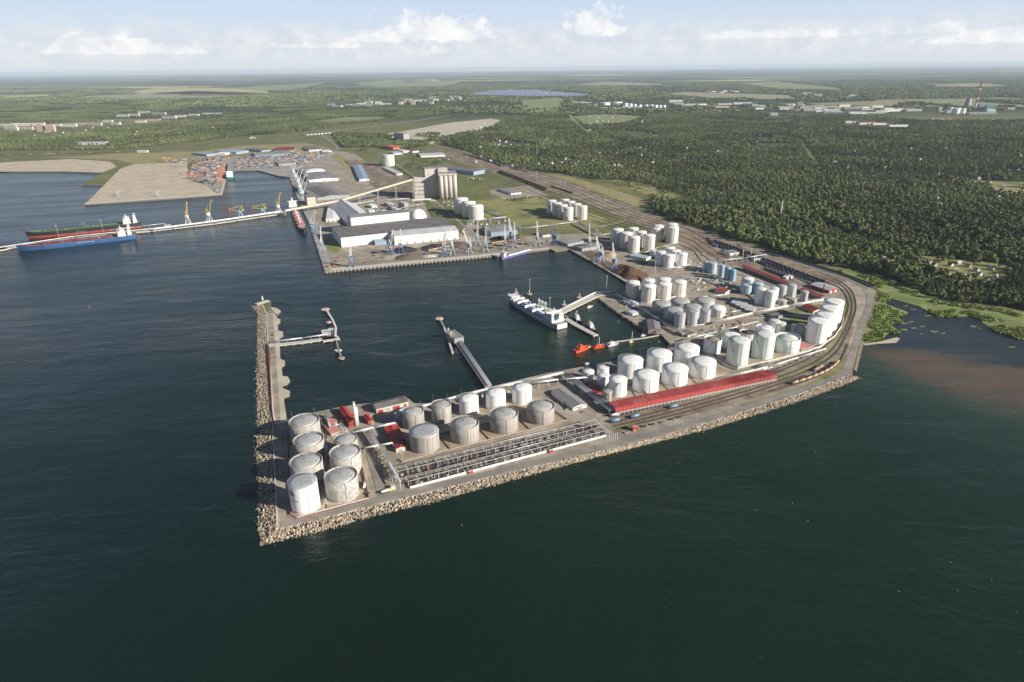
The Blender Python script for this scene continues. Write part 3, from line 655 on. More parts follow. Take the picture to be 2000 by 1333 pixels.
# ------------------------------------------------------------------ trees
def leaf_quads(C, Nrm, size):
    """small leaf-clump faces at C facing about Nrm"""
    n = len(C); Nn = Nrm + rng.normal(0, .55, (n, 3)); Nn /= np.linalg.norm(Nn, axis=1)[:, None]
    t = np.cross(Nn, rng.normal(size=(n, 3))); t /= np.linalg.norm(t, axis=1)[:, None]; b = np.cross(Nn, t)
    s = size[:, None]
    V = np.stack([C - t * s - b * s * .7, C + t * s - b * s, C + t * s * .8 + b * s, C - t * s + b * s * .9], 1)
    return V.reshape(-1, 3), np.arange(4 * n).reshape(-1, 4)
def crown_mesh(name, h, w, n, q, mat, conifer=False):
    if conifer:
        z = h * (.10 + .9 * rng.random(n) ** 1.25); rr = w * (1 - (z - .1 * h) / (.95 * h)).clip(.04, 1) * rng.uniform(.65, 1.05, n); a = rng.random(n) * 6.283
        C = np.stack([rr * np.cos(a), rr * np.sin(a), z], 1); Nn = np.stack([np.cos(a), np.sin(a), np.full(n, .55)], 1); s = q * rng.uniform(.6, 1.2, n) * (1.15 - z / h * .6)
    else:
        lobes = [(0, 0, .66, 1.0)] + [(random.uniform(-.5, .5), random.uniform(-.5, .5), random.uniform(.45, .85), random.uniform(.5, .78)) for _ in range(6)]
        wts = np.array([l[3] ** 2 for l in lobes]); L = rng.choice(len(lobes), n, p=wts / wts.sum()); la = np.array(lobes)[L]
        dv = rng.normal(size=(n, 3)); dv[:, 2] = np.abs(dv[:, 2]) * .95 - .35; dv /= np.linalg.norm(dv, axis=1)[:, None]
        rr = w * .62 * la[:, 3] * rng.uniform(.75, 1.05, n)
        C = np.stack([la[:, 0] * w * .75 + dv[:, 0] * rr, la[:, 1] * w * .75 + dv[:, 1] * rr, la[:, 2] * h + dv[:, 2] * rr * .95], 1); C[:, 2] = C[:, 2].clip(.12 * h, 1.05 * h)
        Nn = dv + np.array([0, 0, .25]); s = q * rng.uniform(.6, 1.25, n)
    V, F = leaf_quads(C, Nn, s)
    me = bpy.data.meshes.new(name); me.from_pydata(V.tolist(), [], F.tolist()); me.materials.append(MATS[mat]); return me
def trunk_mesh(name, h):
    mb = MB(); mb.cyl((0, 0, -.3), (0, 0, h * .7), .32, 6, .1)
    for k in range(4):
        a = k * 1.7 + .4; z = h * (.3 + .1 * k); mb.cyl((0, 0, z), (math.cos(a) * h * .16, math.sin(a) * h * .16, z + h * .2), .12, 5, .04)
    me = bpy.data.meshes.new(name); me.from_pydata(mb.v, [], mb.f); me.materials.append(MATS['bark']); return me
CROWNS = [crown_mesh('crown', h, w, n, q, m, c) for h, w, n, q, m, c in
          ((14, 6.6, 170, 1.05, 'leaf', 0), (16, 7.4, 180, 1.1, 'leaf', 0), (12, 6.2, 150, 1.05, 'leaf_light', 0), (18, 6.4, 180, 1.05, 'leaf', 0), (18, 3.6, 140, .9, 'needle', 1), (22, 3.9, 150, .9, 'needle', 1))]
TRUNKS = [trunk_mesh('trunk', h) for h in (14, 16, 12, 18, 18, 22)]
CROWNS_FAR = [crown_mesh('crown', h, w, n, q, m, c) for h, w, n, q, m, c in ((13, 7.5, 34, 2.2, 'leaf', 0), (14, 7.0, 34, 2.1, 'leaf', 0), (17, 4.2, 26, 1.9, 'needle', 1))]
def clump():
    n = 60; a = rng.random(n) * 6.283; r = 34 * np.sqrt(rng.random(n)); C = np.stack([r * np.cos(a) * 1.4, r * np.sin(a), rng.uniform(6, 15, n)], 1)
    V, F = leaf_quads(C, np.stack([np.cos(a) * .4, np.sin(a) * .4 - .2, np.full(n, .9)], 1), rng.uniform(4, 8, n)); me = bpy.data.meshes.new('clump'); me.from_pydata(V.tolist(), [], F.tolist()); me.materials.append(MATS['leaf']); return me
CLUMPS = [clump() for _ in range(3)]
REEDS = []
for k in range(2):
    n = 46; a = rng.random(n) * 6.283; r = 4.2 * np.sqrt(rng.random(n)); C = np.stack([r * np.cos(a), r * np.sin(a), rng.uniform(.3, 1.7, n)], 1)
    V, F = leaf_quads(C, np.stack([np.cos(a) * .5, np.sin(a) * .5, np.full(n, .5)], 1), rng.uniform(.4, .9, n)); me = bpy.data.meshes.new('reeds'); me.from_pydata(V.tolist(), [], F.tolist()); me.materials.append(MATS['reed']); REEDS.append(me)
def scatter(name, P, kinds, scl, meshes, label):
    """one uncountable mass of plants: points carrying copies of a few plants"""
    src = bpy.data.collections.new(name + '_plants')
    for i, me in enumerate(meshes): src.objects.link(bpy.data.objects.new('%s_%02d' % (me.name.split('.')[0], i), me))
    me = bpy.data.meshes.new(name); me.vertices.add(len(P)); me.vertices.foreach_set('co', P.astype(np.float32).ravel())
    for nm, ty, arr in (('kind', 'INT', kinds.astype(np.int32)), ('turn', 'FLOAT', (rng.random(len(P)) * 6.283).astype(np.float32)), ('size', 'FLOAT', scl.astype(np.float32))):
        at_ = me.attributes.new(nm, ty, 'POINT'); at_.data.foreach_set('value', arr)
    o = obj(name, me)
    ng = bpy.data.node_groups.new(name, 'GeometryNodeTree'); ng.interface.new_socket('Geometry', in_out='INPUT', socket_type='NodeSocketGeometry'); ng.interface.new_socket('Geometry', in_out='OUTPUT', socket_type='NodeSocketGeometry')
    T = NT(ng); gi = T.n('NodeGroupInput'); go = T.n('NodeGroupOutput')
    ci = T.n('GeometryNodeCollectionInfo', i={'Collection': src, 'Separate Children': True, 'Reset Children': True})
    def na(nm, ty): return T.n('GeometryNodeInputNamedAttribute', data_type=ty, i={'Name': nm}).outputs['Attribute']
    tv = T.n('ShaderNodeCombineXYZ', i={2: na('turn', 'FLOAT')}); sv = T.n('ShaderNodeCombineXYZ', i={0: na('size', 'FLOAT'), 1: na('size', 'FLOAT'), 2: na('size', 'FLOAT')})
    ip = T.n('GeometryNodeInstanceOnPoints', i={'Points': gi.outputs[0], 'Instance': ci.outputs[0], 'Pick Instance': True, 'Instance Index': na('kind', 'INT'), 'Rotation': tv.outputs[0], 'Scale': sv.outputs[0]})
    T.put(go.inputs[0], ip.outputs[0])
    md = o.modifiers.new('plants', 'NODES'); md.node_group = ng
    return kind(o, 'stuff', label)
def inside(P, poly):
    x, y = P[:, 0], P[:, 1]; r = np.zeros(len(P), bool); n = len(poly)
    for i in range(n):
        x1, y1 = poly[i]; x2, y2 = poly[(i + 1) % n]
        c = ((y1 > y) != (y2 > y)) & (x < (x2 - x1) * (y - y1) / ((y2 - y1) or 1e-9) + x1); r ^= c
    return r
def wpoly(px): return [(at(*p).x, at(*p).y) for p in px]
def grid(poly, sp, ymin=None, ymax=None):
    a = np.array(poly); x0, y0 = a.min(0); x1, y1 = a.max(0)
    if ymin is not None: y0 = max(y0, ymin)
    if ymax is not None: y1 = min(y1, ymax)
    if y1 <= y0: return np.zeros((0, 3))
    X, Y = np.meshgrid(np.arange(x0, x1, sp), np.arange(y0, y1, sp)); P = np.stack([X.ravel(), Y.ravel()], 1) + rng.uniform(-.48, .48, (X.size, 2)) * sp
    lim = np.abs(P[:, 0]) < P[:, 1] * .98 + 350; P = P[lim]
    P = P[inside(P, poly)]; return np.concatenate([P, np.full((len(P), 1), LAND)], 1)
def vnoise(P, s, seed=0):
    """smooth value noise for clearings and mixed stands"""
    r_ = np.random.default_rng(seed); T = r_.random((64, 64)); q = P[:, :2] / s; i = np.floor(q).astype(int); f = q - i; f = f * f * (3 - 2 * f); i %= 64; j = (i + 1) % 64
    a = T[i[:, 0], i[:, 1]] * (1 - f[:, 0]) + T[j[:, 0], i[:, 1]] * f[:, 0]; b = T[i[:, 0], j[:, 1]] * (1 - f[:, 0]) + T[j[:, 0], j[:, 1]] * f[:, 0]
    return a * (1 - f[:, 1]) + b * f[:, 1]
def fbm(P, s, seed=0): return (vnoise(P, s, seed) * .55 + vnoise(P, s / 2.3, seed + 1) * .3 + vnoise(P, s / 5.1, seed + 2) * .15)

WOOD = [(862, 284), (900, 291.5), (975, 321), (1026, 336), (1086, 338), (1140, 347), (1170, 352), (1224, 352), (1262, 364), (1330, 378), (1372, 392), (1330, 396), (1275, 388), (1262, 400), (1280, 417), (1350, 441), (1406, 455), (1442, 471), (1492, 479), (1513, 494), (1560, 508),
        (1615, 520), (1649, 523), (1700, 532), (1735, 542), (1770, 558), (1800, 571), (1846, 589), (1932, 595), (2000, 605), (2450, 680), (2450, 262), (2000, 236), (1800, 238), (1700, 226), (1500, 220), (1400, 214), (1300, 222), (1200, 219), (1125, 224), (1118, 243), (1106, 216), (1010, 221), (960, 250), (880, 266)]
M('forest_floor', (.034, .046, .018), (.070, .085, .032), .02, .95, pos=True, c3=(.11, .125, .05), sc3=.01, lo3=.6, hi3=.75)
sheet('forest_floor', WOOD, LAND + .06, 'forest_floor')
wood_w = wpoly(WOOD)
# clearings, gardens and house plots inside the wood
CLEAR = [wpoly(p) for p in ([(1120, 228), (1180, 222), (1265, 228), (1215, 243), (1140, 246)], [(1870, 351), (2060, 357), (2060, 368), (1900, 363)], [(1925, 362), (2060, 371), (2060, 384), (1940, 379)], [(1107, 222), (1118, 222), (1135, 245), (1158, 262), (1146, 262), (1122, 245)],
                            [(1832, 523), (1852, 518), (1868, 528), (1850, 535)], [(1888, 528), (1940, 522), (1955, 540), (1915, 553), (1893, 545)], [(1800, 512), (1822, 508), (1830, 516), (1812, 520)])]
VPX = [(1790, 508), (1850, 504), (1960, 516), (1968, 548), (1900, 560), (1820, 540)]; VILL = wpoly(VPX); sheet('village_lawn', VPX, LAND + .15, 'grass_lush')
HOUSES = []
def add_houses(n, px0, py0, px1, py1, sd_):
    r_ = random.Random(sd_)
    for _ in range(n):
        x = r_.uniform(px0, px1); y = r_.uniform(py0, py1); p = at(x, y); HOUSES.append((p.x, p.y, r_.choice('wwwwwrrgyg'), r_.uniform(0, 3.14), r_.uniform(.9, 1.4)))
add_houses(70, 900, 240, 1330, 330, 1); add_houses(75, 1330, 250, 2000, 340, 2); add_houses(26, 1600, 340, 2000, 410, 3); add_houses(22, 1060, 300, 1300, 328, 4)
add_houses(30, 1150, 228, 1260, 246, 5); add_houses(24, 880, 268, 1000, 285, 6)
for x, y, c in ((1866, 530, 'w'), (1912, 538, 'w'), (1856, 520, 'y'), (1838, 531, 'r'), (1814, 514, 'w'), (1824, 520, 'r'), (1906, 530, 'g'), (1944, 543, 'g'), (1796, 533, 'g'), (1928, 549, 'r'), (1850, 538, 'y'), (1727, 508, 'w'), (1780, 519, 'g'), (1872, 516, 'w'), (1890, 522, 'r'), (1880, 541, 'w'), (1935, 528, 'w')):
    p = at(x, y); HOUSES.append((p.x, p.y, c, random.uniform(0, 3), .95))
hp = np.array([(h[0], h[1]) for h in HOUSES])
def thin(P):
    keep = np.ones(len(P), bool)
    for c in CLEAR: keep &= ~inside(P, c)
    keep &= ~(inside(P, VILL) & (rng.random(len(P)) < .62))
    for hx, hy in hp:
        dx = P[:, 0] - hx; dy = P[:, 1] - hy; dd = math.hypot(hx, hy); back = np.maximum(0, -(dx * hx + dy * hy) / dd)   # open towards the south-west garden
        w = np.hypot(dx, dy) - back * .62; keep &= ~(w < 13)
    for ln in SHADOW_CUT:
        for (x1, y1), (x2, y2) in zip(ln, ln[1:]):
            l2 = (x2 - x1) ** 2 + (y2 - y1) ** 2; u = (((P[:, 0] - x1) * (x2 - x1) + (P[:, 1] - y1) * (y2 - y1)) / l2).clip(0, 1); keep &= np.hypot(P[:, 0] - x1 - u * (x2 - x1), P[:, 1] - y1 - u * (y2 - y1)) > 11
    return P[keep]
OPEN = [wpoly(p) for p in ([(240, 182), (300, 173), (420, 172), (530, 176), (520, 184), (400, 188)], [(120, 190), (260, 184), (380, 178), (540, 183), (420, 193), (240, 196)], [(440, 172), (600, 164), (640, 160), (600, 172), (520, 178)], [(0, 188), (110, 185), (100, 191), (0, 193)], [(690, 163), (760, 156), (900, 160), (870, 170), (740, 173)],
        [(1270, 186), (1340, 180), (1540, 186), (1560, 194), (1400, 194)], [(1430, 163), (1520, 160), (1640, 172), (1660, 178), (1520, 176)], [(1100, 168), (1180, 160), (1300, 164), (1290, 168), (1180, 169)], [(1760, 194), (1850, 193), (2000, 207), (2040, 213), (1880, 208), (1800, 203)], [(1020, 196), (1100, 190), (1108, 214), (1020, 217)], [(1100, 146), (1200, 144), (1220, 148), (1120, 149)], [(1810, 166), (1900, 163), (1990, 168), (1940, 172), (1830, 172)],
        [(918, 183), (960, 176), (1050, 174.5), (1160, 184), (1140, 191), (1000, 192), (925, 190)], [(600, 238), (680, 229), (760, 228), (740, 236), (650, 242)], [(1500, 218), (1526, 218), (1526, 231), (1500, 231)], [(1650, 240), (1770, 246), (1770, 253), (1650, 250)])]
TOWN = [wpoly(p) for p in ([(1290, 196), (1560, 200), (1810, 206), (2010, 208), (2010, 231), (1820, 238), (1640, 230), (1300, 214)], [(1110, 190), (1310, 196), (1310, 217), (1110, 214)], [(630, 190), (780, 185), (920, 188), (910, 202), (640, 220)], [(-20, 244), (200, 238), (230, 220), (430, 216), (440, 232), (240, 252), (100, 268), (-20, 264)], [(150, 276), (210, 276), (210, 290), (150, 290)], [(610, 262), (880, 223), (886, 230), (640, 268)], [(1370, 176), (1450, 174), (1450, 186), (1370, 188)], [(1560, 184), (1690, 184), (1690, 194), (1560, 194)])]
def open_up(P):
    keep = np.ones(len(P), bool)
    for c in OPEN: keep &= ~inside(P, c)
    for c in TOWN: keep &= ~(inside(P, c) & (rng.random(len(P)) < .88))
    return P[keep]
SHADOW_CUT = [wpoly(p) for p in ([(1000, 300), (1200, 325), (1400, 375), (1700, 430), (2000, 470), (2300, 500)], [(1060, 270), (1300, 310), (1600, 345), (2000, 395), (2300, 420)], [(1330, 372), (1500, 412), (1800, 500), (2000, 525)], [(1120, 245), (1250, 290), (1350, 330), (1480, 360)], [(1560, 270), (1600, 330)])]  # cuts through the wood, added for the dark shadow bands they give
for ln in SHADOW_CUT: strip('added_ride', None, 14, LAND + .14, 'grass', True, [Vector((x, y, LAND + .14)) for x, y in ln])
Pn = np.concatenate([grid(wood_w, 9.4, 0, 1900), grid(wood_w, 10.6, 1900, 3400)]); Pn = thin(Pn)
settled = np.clip((Pn[:, 1] - 1900) / 600, 0, 1)
Pn = Pn[rng.random(len(Pn)) > settled * (.12 + 1.5 * (fbm(Pn, 95, 5) - .36).clip(0, .6))]
Pf = thin(grid(wood_w, 12.5, 3400, 6600)); Pf = open_up(Pf[fbm(Pf, 260, 9) < .66])
def kinds_of(P, nb, nc, sd_):
    con = vnoise(P, 160, sd_) * .8 + rng.random(len(P)) * .35 > .78
    return np.where(con, nb + rng.integers(0, nc, len(P)), rng.integers(0, nb, len(P)))
kn = kinds_of(Pn, 4, 2, 3); sn = 1.12 * rng.uniform(.45, 1.42, len(Pn)) * (.66 + .5 * vnoise(Pn, 110, 21)) * np.where(Pn[:, 1] > 1900, .85, 1)
dn = np.hypot(Pn[:, 0], Pn[:, 1]); inview = np.array([-20 < proj(p)[0] < 2020 for p in Pn[:, :3]]) if len(Pn) < 1 else np.abs(Pn[:, 0]) < Pn[:, 1] * .80
o_ = np.argsort(np.where(inview, dn, 1e9)); edge = o_[:300]; mass = np.ones(len(Pn), bool); mass[edge] = False
scatter('forest', Pn[mass], kn[mass], sn[mass], CROWNS, 'dense green mixed forest behind the harbour railway')
scatter('far_forest', Pf, kinds_of(Pf, 2, 1, 8), rng.uniform(.7, 1.2, len(Pf)), CROWNS_FAR, 'hazy belt of distant woodland among gardens')
for i in edge:
    p = Pn[i]; k = int(kn[i]); con = k >= 4
    qx = proj((p[0], p[1], LAND))[0]; wh = 'behind the noise wall' if qx < 1660 else 'beside the pale willows' if qx < 1740 else 'left of the garden village' if qx < 1830 else 'before the garden village' if qx < 1930 else 'right of the garden village'
    t = thing('spruce_tree' if con else 'broadleaf_tree', ('narrow dark spruce in the forest edge ' if con else 'round broadleaf tree in the forest edge ') + wh, 'tree', (p[0], p[1], LAND), random.uniform(0, 6.28), ('forest edge spruces ' if con else 'forest edge broadleaf trees ') + wh)
    s = float(sn[i]); t.scale = (s, s, s); obj('trunk', TRUNKS[k], t); obj('crown', CROWNS[k], t)
# two pale willows at the forest foot
for x, y, nm in ((1692, 528, 'large pale silvery willow at the forest foot'), (1676, 524, 'smaller pale silvery willow beside the larger one')):
    t = thing('willow_tree', nm, 'tree', at(x, y)); me = crown_mesh('crown', 13, 8.5, 200, 1.0, 'leaf_pale'); obj('crown', me, t); obj('trunk', TRUNKS[0], t)
# the thinner woods to the left and behind the port
LEFTW = [(-250, 300), (0, 296), (240, 293), (330, 283), (470, 268), (600, 257), (660, 246), (800, 231), (880, 222), (915, 205), (880, 196), (700, 193), (-250, 205)]
Pl = grid(wpoly(LEFTW), 15.5); f = fbm(Pl, 420, 31); Pl = open_up(Pl[(f > .36) & (rng.random(len(Pl)) < .9)])
BELT = [(645, 258), (700, 262), (790, 268), (838, 262), (900, 264), (860, 280), (800, 292), (700, 297), (668, 290), (660, 275)]
Pb = grid(wpoly(BELT), 11); Pb = Pb[fbm(Pb, 130, 41) > .47]
SCRUB = [(1180, 350), (1262, 366), (1330, 378), (1372, 392), (1330, 396), (1275, 386), (1235, 372), (1200, 362)]
Ps = grid(wpoly(SCRUB), 9); Ps = Ps[fbm(Ps, 50, 44) > .5]
PORTG = [(880, 330), (835, 300), (800, 305), (790, 330), (820, 338)]
Pp = grid(wpoly(PORTG), 9); Pp = Pp[fbm(Pp, 40, 46) > .56]
HEDGE = [(980, 392), (1060, 384), (1066, 388), (985, 396)]
Ph = grid(wpoly(HEDGE), 7); Ph = Ph[fbm(Ph, 30, 47) > .5]
Pl = np.concatenate([Pl, Pb, Ps, Pp, Ph]); sc_ = rng.uniform(.6, 1.15, len(Pl)); sc_[-(len(Ps) + len(Pp) + len(Ph)):] *= .45
scatter('patchy_woodland', Pl, kinds_of(Pl, 2, 1, 33), sc_, CROWNS_FAR, 'loose patchy woodland behind the container port and town')
BACK = wpoly([(-200, 196), (2400, 255), (2400, 150), (2000, 146), (1000, 145), (-200, 165)])
Pc = grid(BACK, 62, 6000, 17000); f = fbm(Pc, 1500, 51); Pc = open_up(Pc[(f > .42) & (rng.random(len(Pc)) < .85)])
scatter('distant_woods', Pc, rng.integers(0, 3, len(Pc)), rng.uniform(.7, 1.5, len(Pc)), CLUMPS, 'blue green distant woods below the horizon')
# reeds on the marsh
RE = [wpoly(p) for p in ([(1684, 669), (1700, 666), (1722, 660), (1734, 650), (1756, 647), (1737, 635), (1760, 626), (1747, 618), (1771, 610), (1730, 595), (1738, 577), (1714, 570), (1706, 607), (1692, 638)], [(1740, 572), (1797, 590), (1802, 601), (1835, 615), (1875, 617), (1908, 615), (1921, 631), (1946, 644), (2000, 663), (2300, 745), (2300, 705), (2000, 636), (1880, 602), (1800, 590)])]
Pr = np.concatenate([grid(p, 4.2) for p in RE]); Pr = Pr[fbm(Pr, 24, 61) > .45]; Pr[:, 2] = .5
Pm = grid(wpoly([(1580, 517), (1640, 530), (1712, 545), (1770, 566), (1830, 590), (1930, 602), (2000, 612), (2300, 684), (2300, 708), (2000, 634), (1880, 600), (1800, 588), (1740, 574), (1706, 556), (1660, 540)]), 4.6); Pm = Pm[fbm(Pm, 30, 63) > .50]; Pm[:, 2] = LAND + .6; Pr = np.concatenate([Pr, Pm])
scatter('reed_bed', Pr, rng.integers(0, 2, len(Pr)), rng.uniform(.7, 1.6, len(Pr)), REEDS, 'bright green reeds around the lagoon')

# houses among the trees
HM = {}
for c, wm, rm in (('w', 'house_wall', 'roof_light'), ('r', 'house_wall', 'roof_terracotta'), ('g', 'house_wall', 'house_roof'), ('y', 'wall_cream', 'red_roof_deep')):
    mb = MB(); mb.box(-4.5, -3.5, 0, 4.5, 3.5, 4.2)
    mb.v += [(-5, -4.1, 4.0), (5, -4.1, 4.0), (5, 4.1, 4.0), (-5, 4.1, 4.0), (-5, 0, 7.4), (5, 0, 7.4)]; k = 8
    for fc in ((0, 1, 5, 4), (2, 3, 4, 5)): mb._f(tuple(k + q for q in fc), 1)
    mb._f((k + 1, k + 2, k + 5), 0); mb._f((k, k + 4, k + 3), 0); mb.box(1.2, .6, 5.5, 2.0, 1.4, 8.3, 1)
    o = mb.build('garden_house', [wm, rm]); HM[c] = o.data; bpy.data.objects.remove(o)
LB = {'w': 'small white house with pale roof', 'r': 'small white house with orange roof', 'g': 'small grey house with grey roof', 'y': 'small cream house with dark red roof'}
for x, y, c, a, s in HOUSES:
    o = obj('garden_house', HM[c], None, (x, y, LAND), a); qx, qy = proj((x, y, LAND)); wh = ' by the lagoon village' if qy > 480 else (' left' if qx < 1300 else ' between mast and quarry' if qx < 1523 else ' right') + ' of the white mast' * (qx < 1300 or qx >= 1523) + (', far up the slope' if qy < 290 else ', halfway up')
    o.scale = (s, s, s); tag(o, LB[c] + wh, 'house', 'garden houses' + wh + ' ' + {'w': 'white', 'r': 'orange roofed', 'g': 'grey', 'y': 'cream'}[c])
# ------------------------------------------------------------------ storage tanks
ORD = ['leftmost', 'second from left', 'third from left', 'fourth from left', 'fifth from left', 'sixth from left', 'seventh from left', 'eighth from left', 'ninth from left']
TANKS = {}
def solve_tank(px, py, hw, yb, H):
    def foot(Hh):
        T = at(px, py, LAND + Hh); r = hw * mpp(T); d = Vector((T.x, T.y, 0)).normalized()
        return T, r, proj((T.x - d.x * r, T.y - d.y * r, LAND))[1]
    if H is None:
        lo, hi = 1.0, 90.0
        for _ in range(40):
            m = (lo + hi) / 2
            if foot(m)[2] < yb: lo = m
            else: hi = m
        H = lo
    T, r, _ = foot(H); return T, r, H
def tank(label, group, px, py, hw, yb=None, H=None, body='tank_white', roof='cone', rmat='roof_white', stair=1, seg=40, red=False, ring=0, rods=0):
    T, r, H = solve_tank(px, py, hw, yb, H)
    t = thing('storage_tank', label, 'tank', (T.x, T.y, LAND), 0, group); phi = math.atan2(-T.y, -T.x)
    w = MB()
    top = H + (.0 if roof != 'inset' else .2)
    w.lathe([(r, 0), (r, H * .5), (r, top)] + ([(r - .45, top), (r - .45, H - 1.9)] if roof in ('inset', 'open') else []), seg)
    w.build('wall', body, t)
    rf = MB()
    if roof == 'cone':
        k = r * .075 + .25; rf.lathe([(r + .06, H - .05), (r + .06, H + .12), (r * .5, H + .12 + k * .62), (.01, H + .12 + k)], seg)
    elif roof == 'low': rf.lathe([(r + .05, H - .05), (r + .05, H + .08), (r * .6, H + .5), (.01, H + .75)], seg)
    elif roof == 'dome': rf.lathe([(r + .05, H - .05), (r + .05, H + .1)] + [(r * math.cos(a), H + .1 + r * .32 * math.sin(a)) for a in (R(30), R(50), R(70), R(89.9))], seg)
    elif roof == 'inset': rf.lathe([(r - .45, H - 1.6), (r * .86, H - 1.6), (r * .86, H - .7), (r * .55, H + .9), (.01, H + 1.5)], seg)
    elif roof == 'open': rf.lathe([(r - .45, H - 1.8), (r * .8, H - 1.8), (r * .78, H - 1.2), (.01, H - .9)], seg)
    ro = rf.build('roof', rmat, t)
    rm = MB(); rr = r * (.86 if roof == 'inset' else .99); z = H + (.0 if roof == 'inset' else .1)
    rm.lathe([(rr, z + .95), (rr + .1, z + .95), (rr + .1, z + 1.1), (rr, z + 1.1), (rr, z + .95)], seg)
    for k in range(18):
        a = k * 2 * math.pi / 18; rm.beam((rr * math.cos(a), rr * math.sin(a), z - .2), (rr * math.cos(a), rr * math.sin(a), z + 1.1), .1)
    rm.build('handrail', 'rail_grey' if body != 'tank_white' else 'steel_white', t)
    g = MB(); g.lathe([(r, H - .55), (r + .28, H - .5), (r + .28, H - .3), (r, H - .25)], seg); g.lathe([(r, .0), (r + .35, .0), (r + .35, .3), (r, .45)], seg); g.build('stiffener_ring', body if body != 'tank_white' else 'tank_cream', t)
    if ring:
        rg = MB(); q = r * ring; zz = H + .12 + (r * .075 + .25) * (1 - ring) + .06; rg.lathe([(q - .12, zz), (q + .12, zz)], seg); rg.build('roof_seam', 'rail_grey', ro)
    # vents, a walkway to the centre, side riser
    vt = MB(); zt = H + {'cone': .3 + r * .07, 'low': .7, 'dome': r * .32, 'inset': 1.4, 'open': -.9}[roof]; vt.cyl((0, 0, zt - .4), (0, 0, zt + .7), .45, 8); vt.build('vent', 'steel_grey', ro)
    for k in range(3):
        a = phi + 1.1 + k * 2.0; e = MB(); e.cyl((r * .72 * math.cos(a), r * .72 * math.sin(a), zt - 1.2), (r * .72 * math.cos(a), r * .72 * math.sin(a), zt + .3), .35, 6); e.build('hatch', 'steel_grey', ro)
    if roof in ('inset', 'open') or ring == 0:
        a = phi + (2.4 if roof == 'inset' else .8); wk = MB(); wk.beam((0, 0, zt + .12), (r * .9 * math.cos(a), r * .9 * math.sin(a), H + .25), .7, .1); wk.build('roof_walkway', 'steel_grey', ro)
    if roof == 'inset':
        for k in range(14):
            a = k * 2 * math.pi / 14; sp = MB(); sp.beam((.4 * math.cos(a), .4 * math.sin(a), H + 1.5), (r * .55 * math.cos(a), r * .55 * math.sin(a), H + .95), .16, .12); sp.build('roof_rib', 'rail_grey', ro)
    if stair:
        st = MB(); hr = MB(); n = 22; a0 = phi + (-.95 if stair == 1 else .2); a1 = a0 + (1.15 if stair == 1 else -1.25) * min(1.0, 12 / r)
        for i in range(n):
            for u, ww in ((i, 0), (i + 1, 1)):
                a = a0 + (a1 - a0) * u / n; zz = .3 + (H - .2) * u / n
                if ww == 0: A = (a, zz)
                else: B = (a, zz)
            p = [(q * math.cos(x), q * math.sin(x), z_) for (x, z_) in (A, B) for q in (r + .05, r + 1.0)]
            st.poly((p[0], p[1], p[3], p[2])); st.poly((p[1], (p[1][0], p[1][1], p[1][2] + .25), (p[3][0], p[3][1], p[3][2] + .25), p[3]))
            hr.poly(((p[1][0], p[1][1], p[1][2] + .85), (p[1][0], p[1][1], p[1][2] + 1.05), (p[3][0], p[3][1], p[3][2] + 1.05), (p[3][0], p[3][1], p[3][2] + .85)))
        so_ = st.build('stair', 'steel_grey', t); hr.build('stair_rail', 'steel_grey', so_)
    if red:
        fr = MB(); fr.lathe([(r + .05, 2.0), (r + .22, 2.1), (r + .05, 2.2)], seg); a = phi + .18; x, y = (r + .2) * math.cos(a), (r + .2) * math.sin(a); fr.beam((x, y, .3), (x, y, H - .3), .2); fr.build('fire_pipe', 'red', t)
    else:
        a = phi + .35; x, y = (r + .25) * math.cos(a), (r + .25) * math.sin(a); fr = MB(); fr.beam((x, y, .3), (x, y, H + .2), .22); fr.build('riser_pipe', 'rail_grey', t)
    for k in range(rods):
        a = phi + 3.14 + (k - .5) * 1.7; x, y = r * .97 * math.cos(a), r * .97 * math.sin(a); b = MB(); b.cyl((x, y, H), (x, y, H + 9), .11, 5, .05); b.build('lightning_rod', 'rail_grey', t)
    TANKS[label] = (t, T, r, H)
    return t
GA = 'weathered concrete tanks at the breakwater corner'
T1 = tank('white windowless storage tank with a red and black emblem, nearest the breakwater corner', GA, 590, 940, 27.8, 1005, None, 'tank_white', 'low', 'roof_alu', 0, red=True)
tank('patched pale concrete tank beside the white emblem tank, nearest the sea road', GA, 665, 928, 32, 983, None, 'tank_patched', 'inset', 'roof_alu', 0, 48, red=True)
for i, (lb, x, y, w, b) in enumerate((('behind the white emblem tank', 597, 900, 31.5, 'tank_concrete'), ('behind the patched pale tank with tall ladder tower', 673, 882, 30, 'tank_patched'), ('third up the column along the breakwater road', 602, 858, 29.5, 'tank_concrete'),
                                      ('smallest of the corner group, beside the pink roofed shed', 674, 856.5, 23, 'tank_concrete'), ('farthest up the column, next to the basin corner', 593.5, 821, 29, 'tank_concrete'))):
    tank('stained concrete tank ' + lb, GA, x, y, w, None, 21.0 if i != 5 else 20, b, 'inset', 'roof_alu' if i != 3 else 'roof_grey', 0, 48, rods=2 if i == 4 else 0)
GB = 'tank row beside the inner basin'
for i, (x, y, w, yb, bd, rm) in enumerate(((806, 802, 21.5, 841, 'tank_streaked', 'roof_grey'), (861, 789, 19.7, 829.6, 'tank_streaked', 'roof_grey'), (915, 777, 19.3, 815, 'tank_white', 'roof_white'), (968, 766, 19.6, 802.6, 'tank_white', 'roof_white'), (1019.5, 756, 19.3, 792.6, 'tank_white', 'roof_white'))):
    tank(('grey streaked' if i < 2 else 'clean white') + ' tank, ' + ORD[i] + ' in the row of five along the inner basin', GB, x, y, w, yb, None, bd, 'inset' if i < 2 else 'cone', rm, 0, 40, red=i < 2, ring=.55 if i > 1 else 0, rods=2)
GC = 'big grey tanks behind the loading racks'
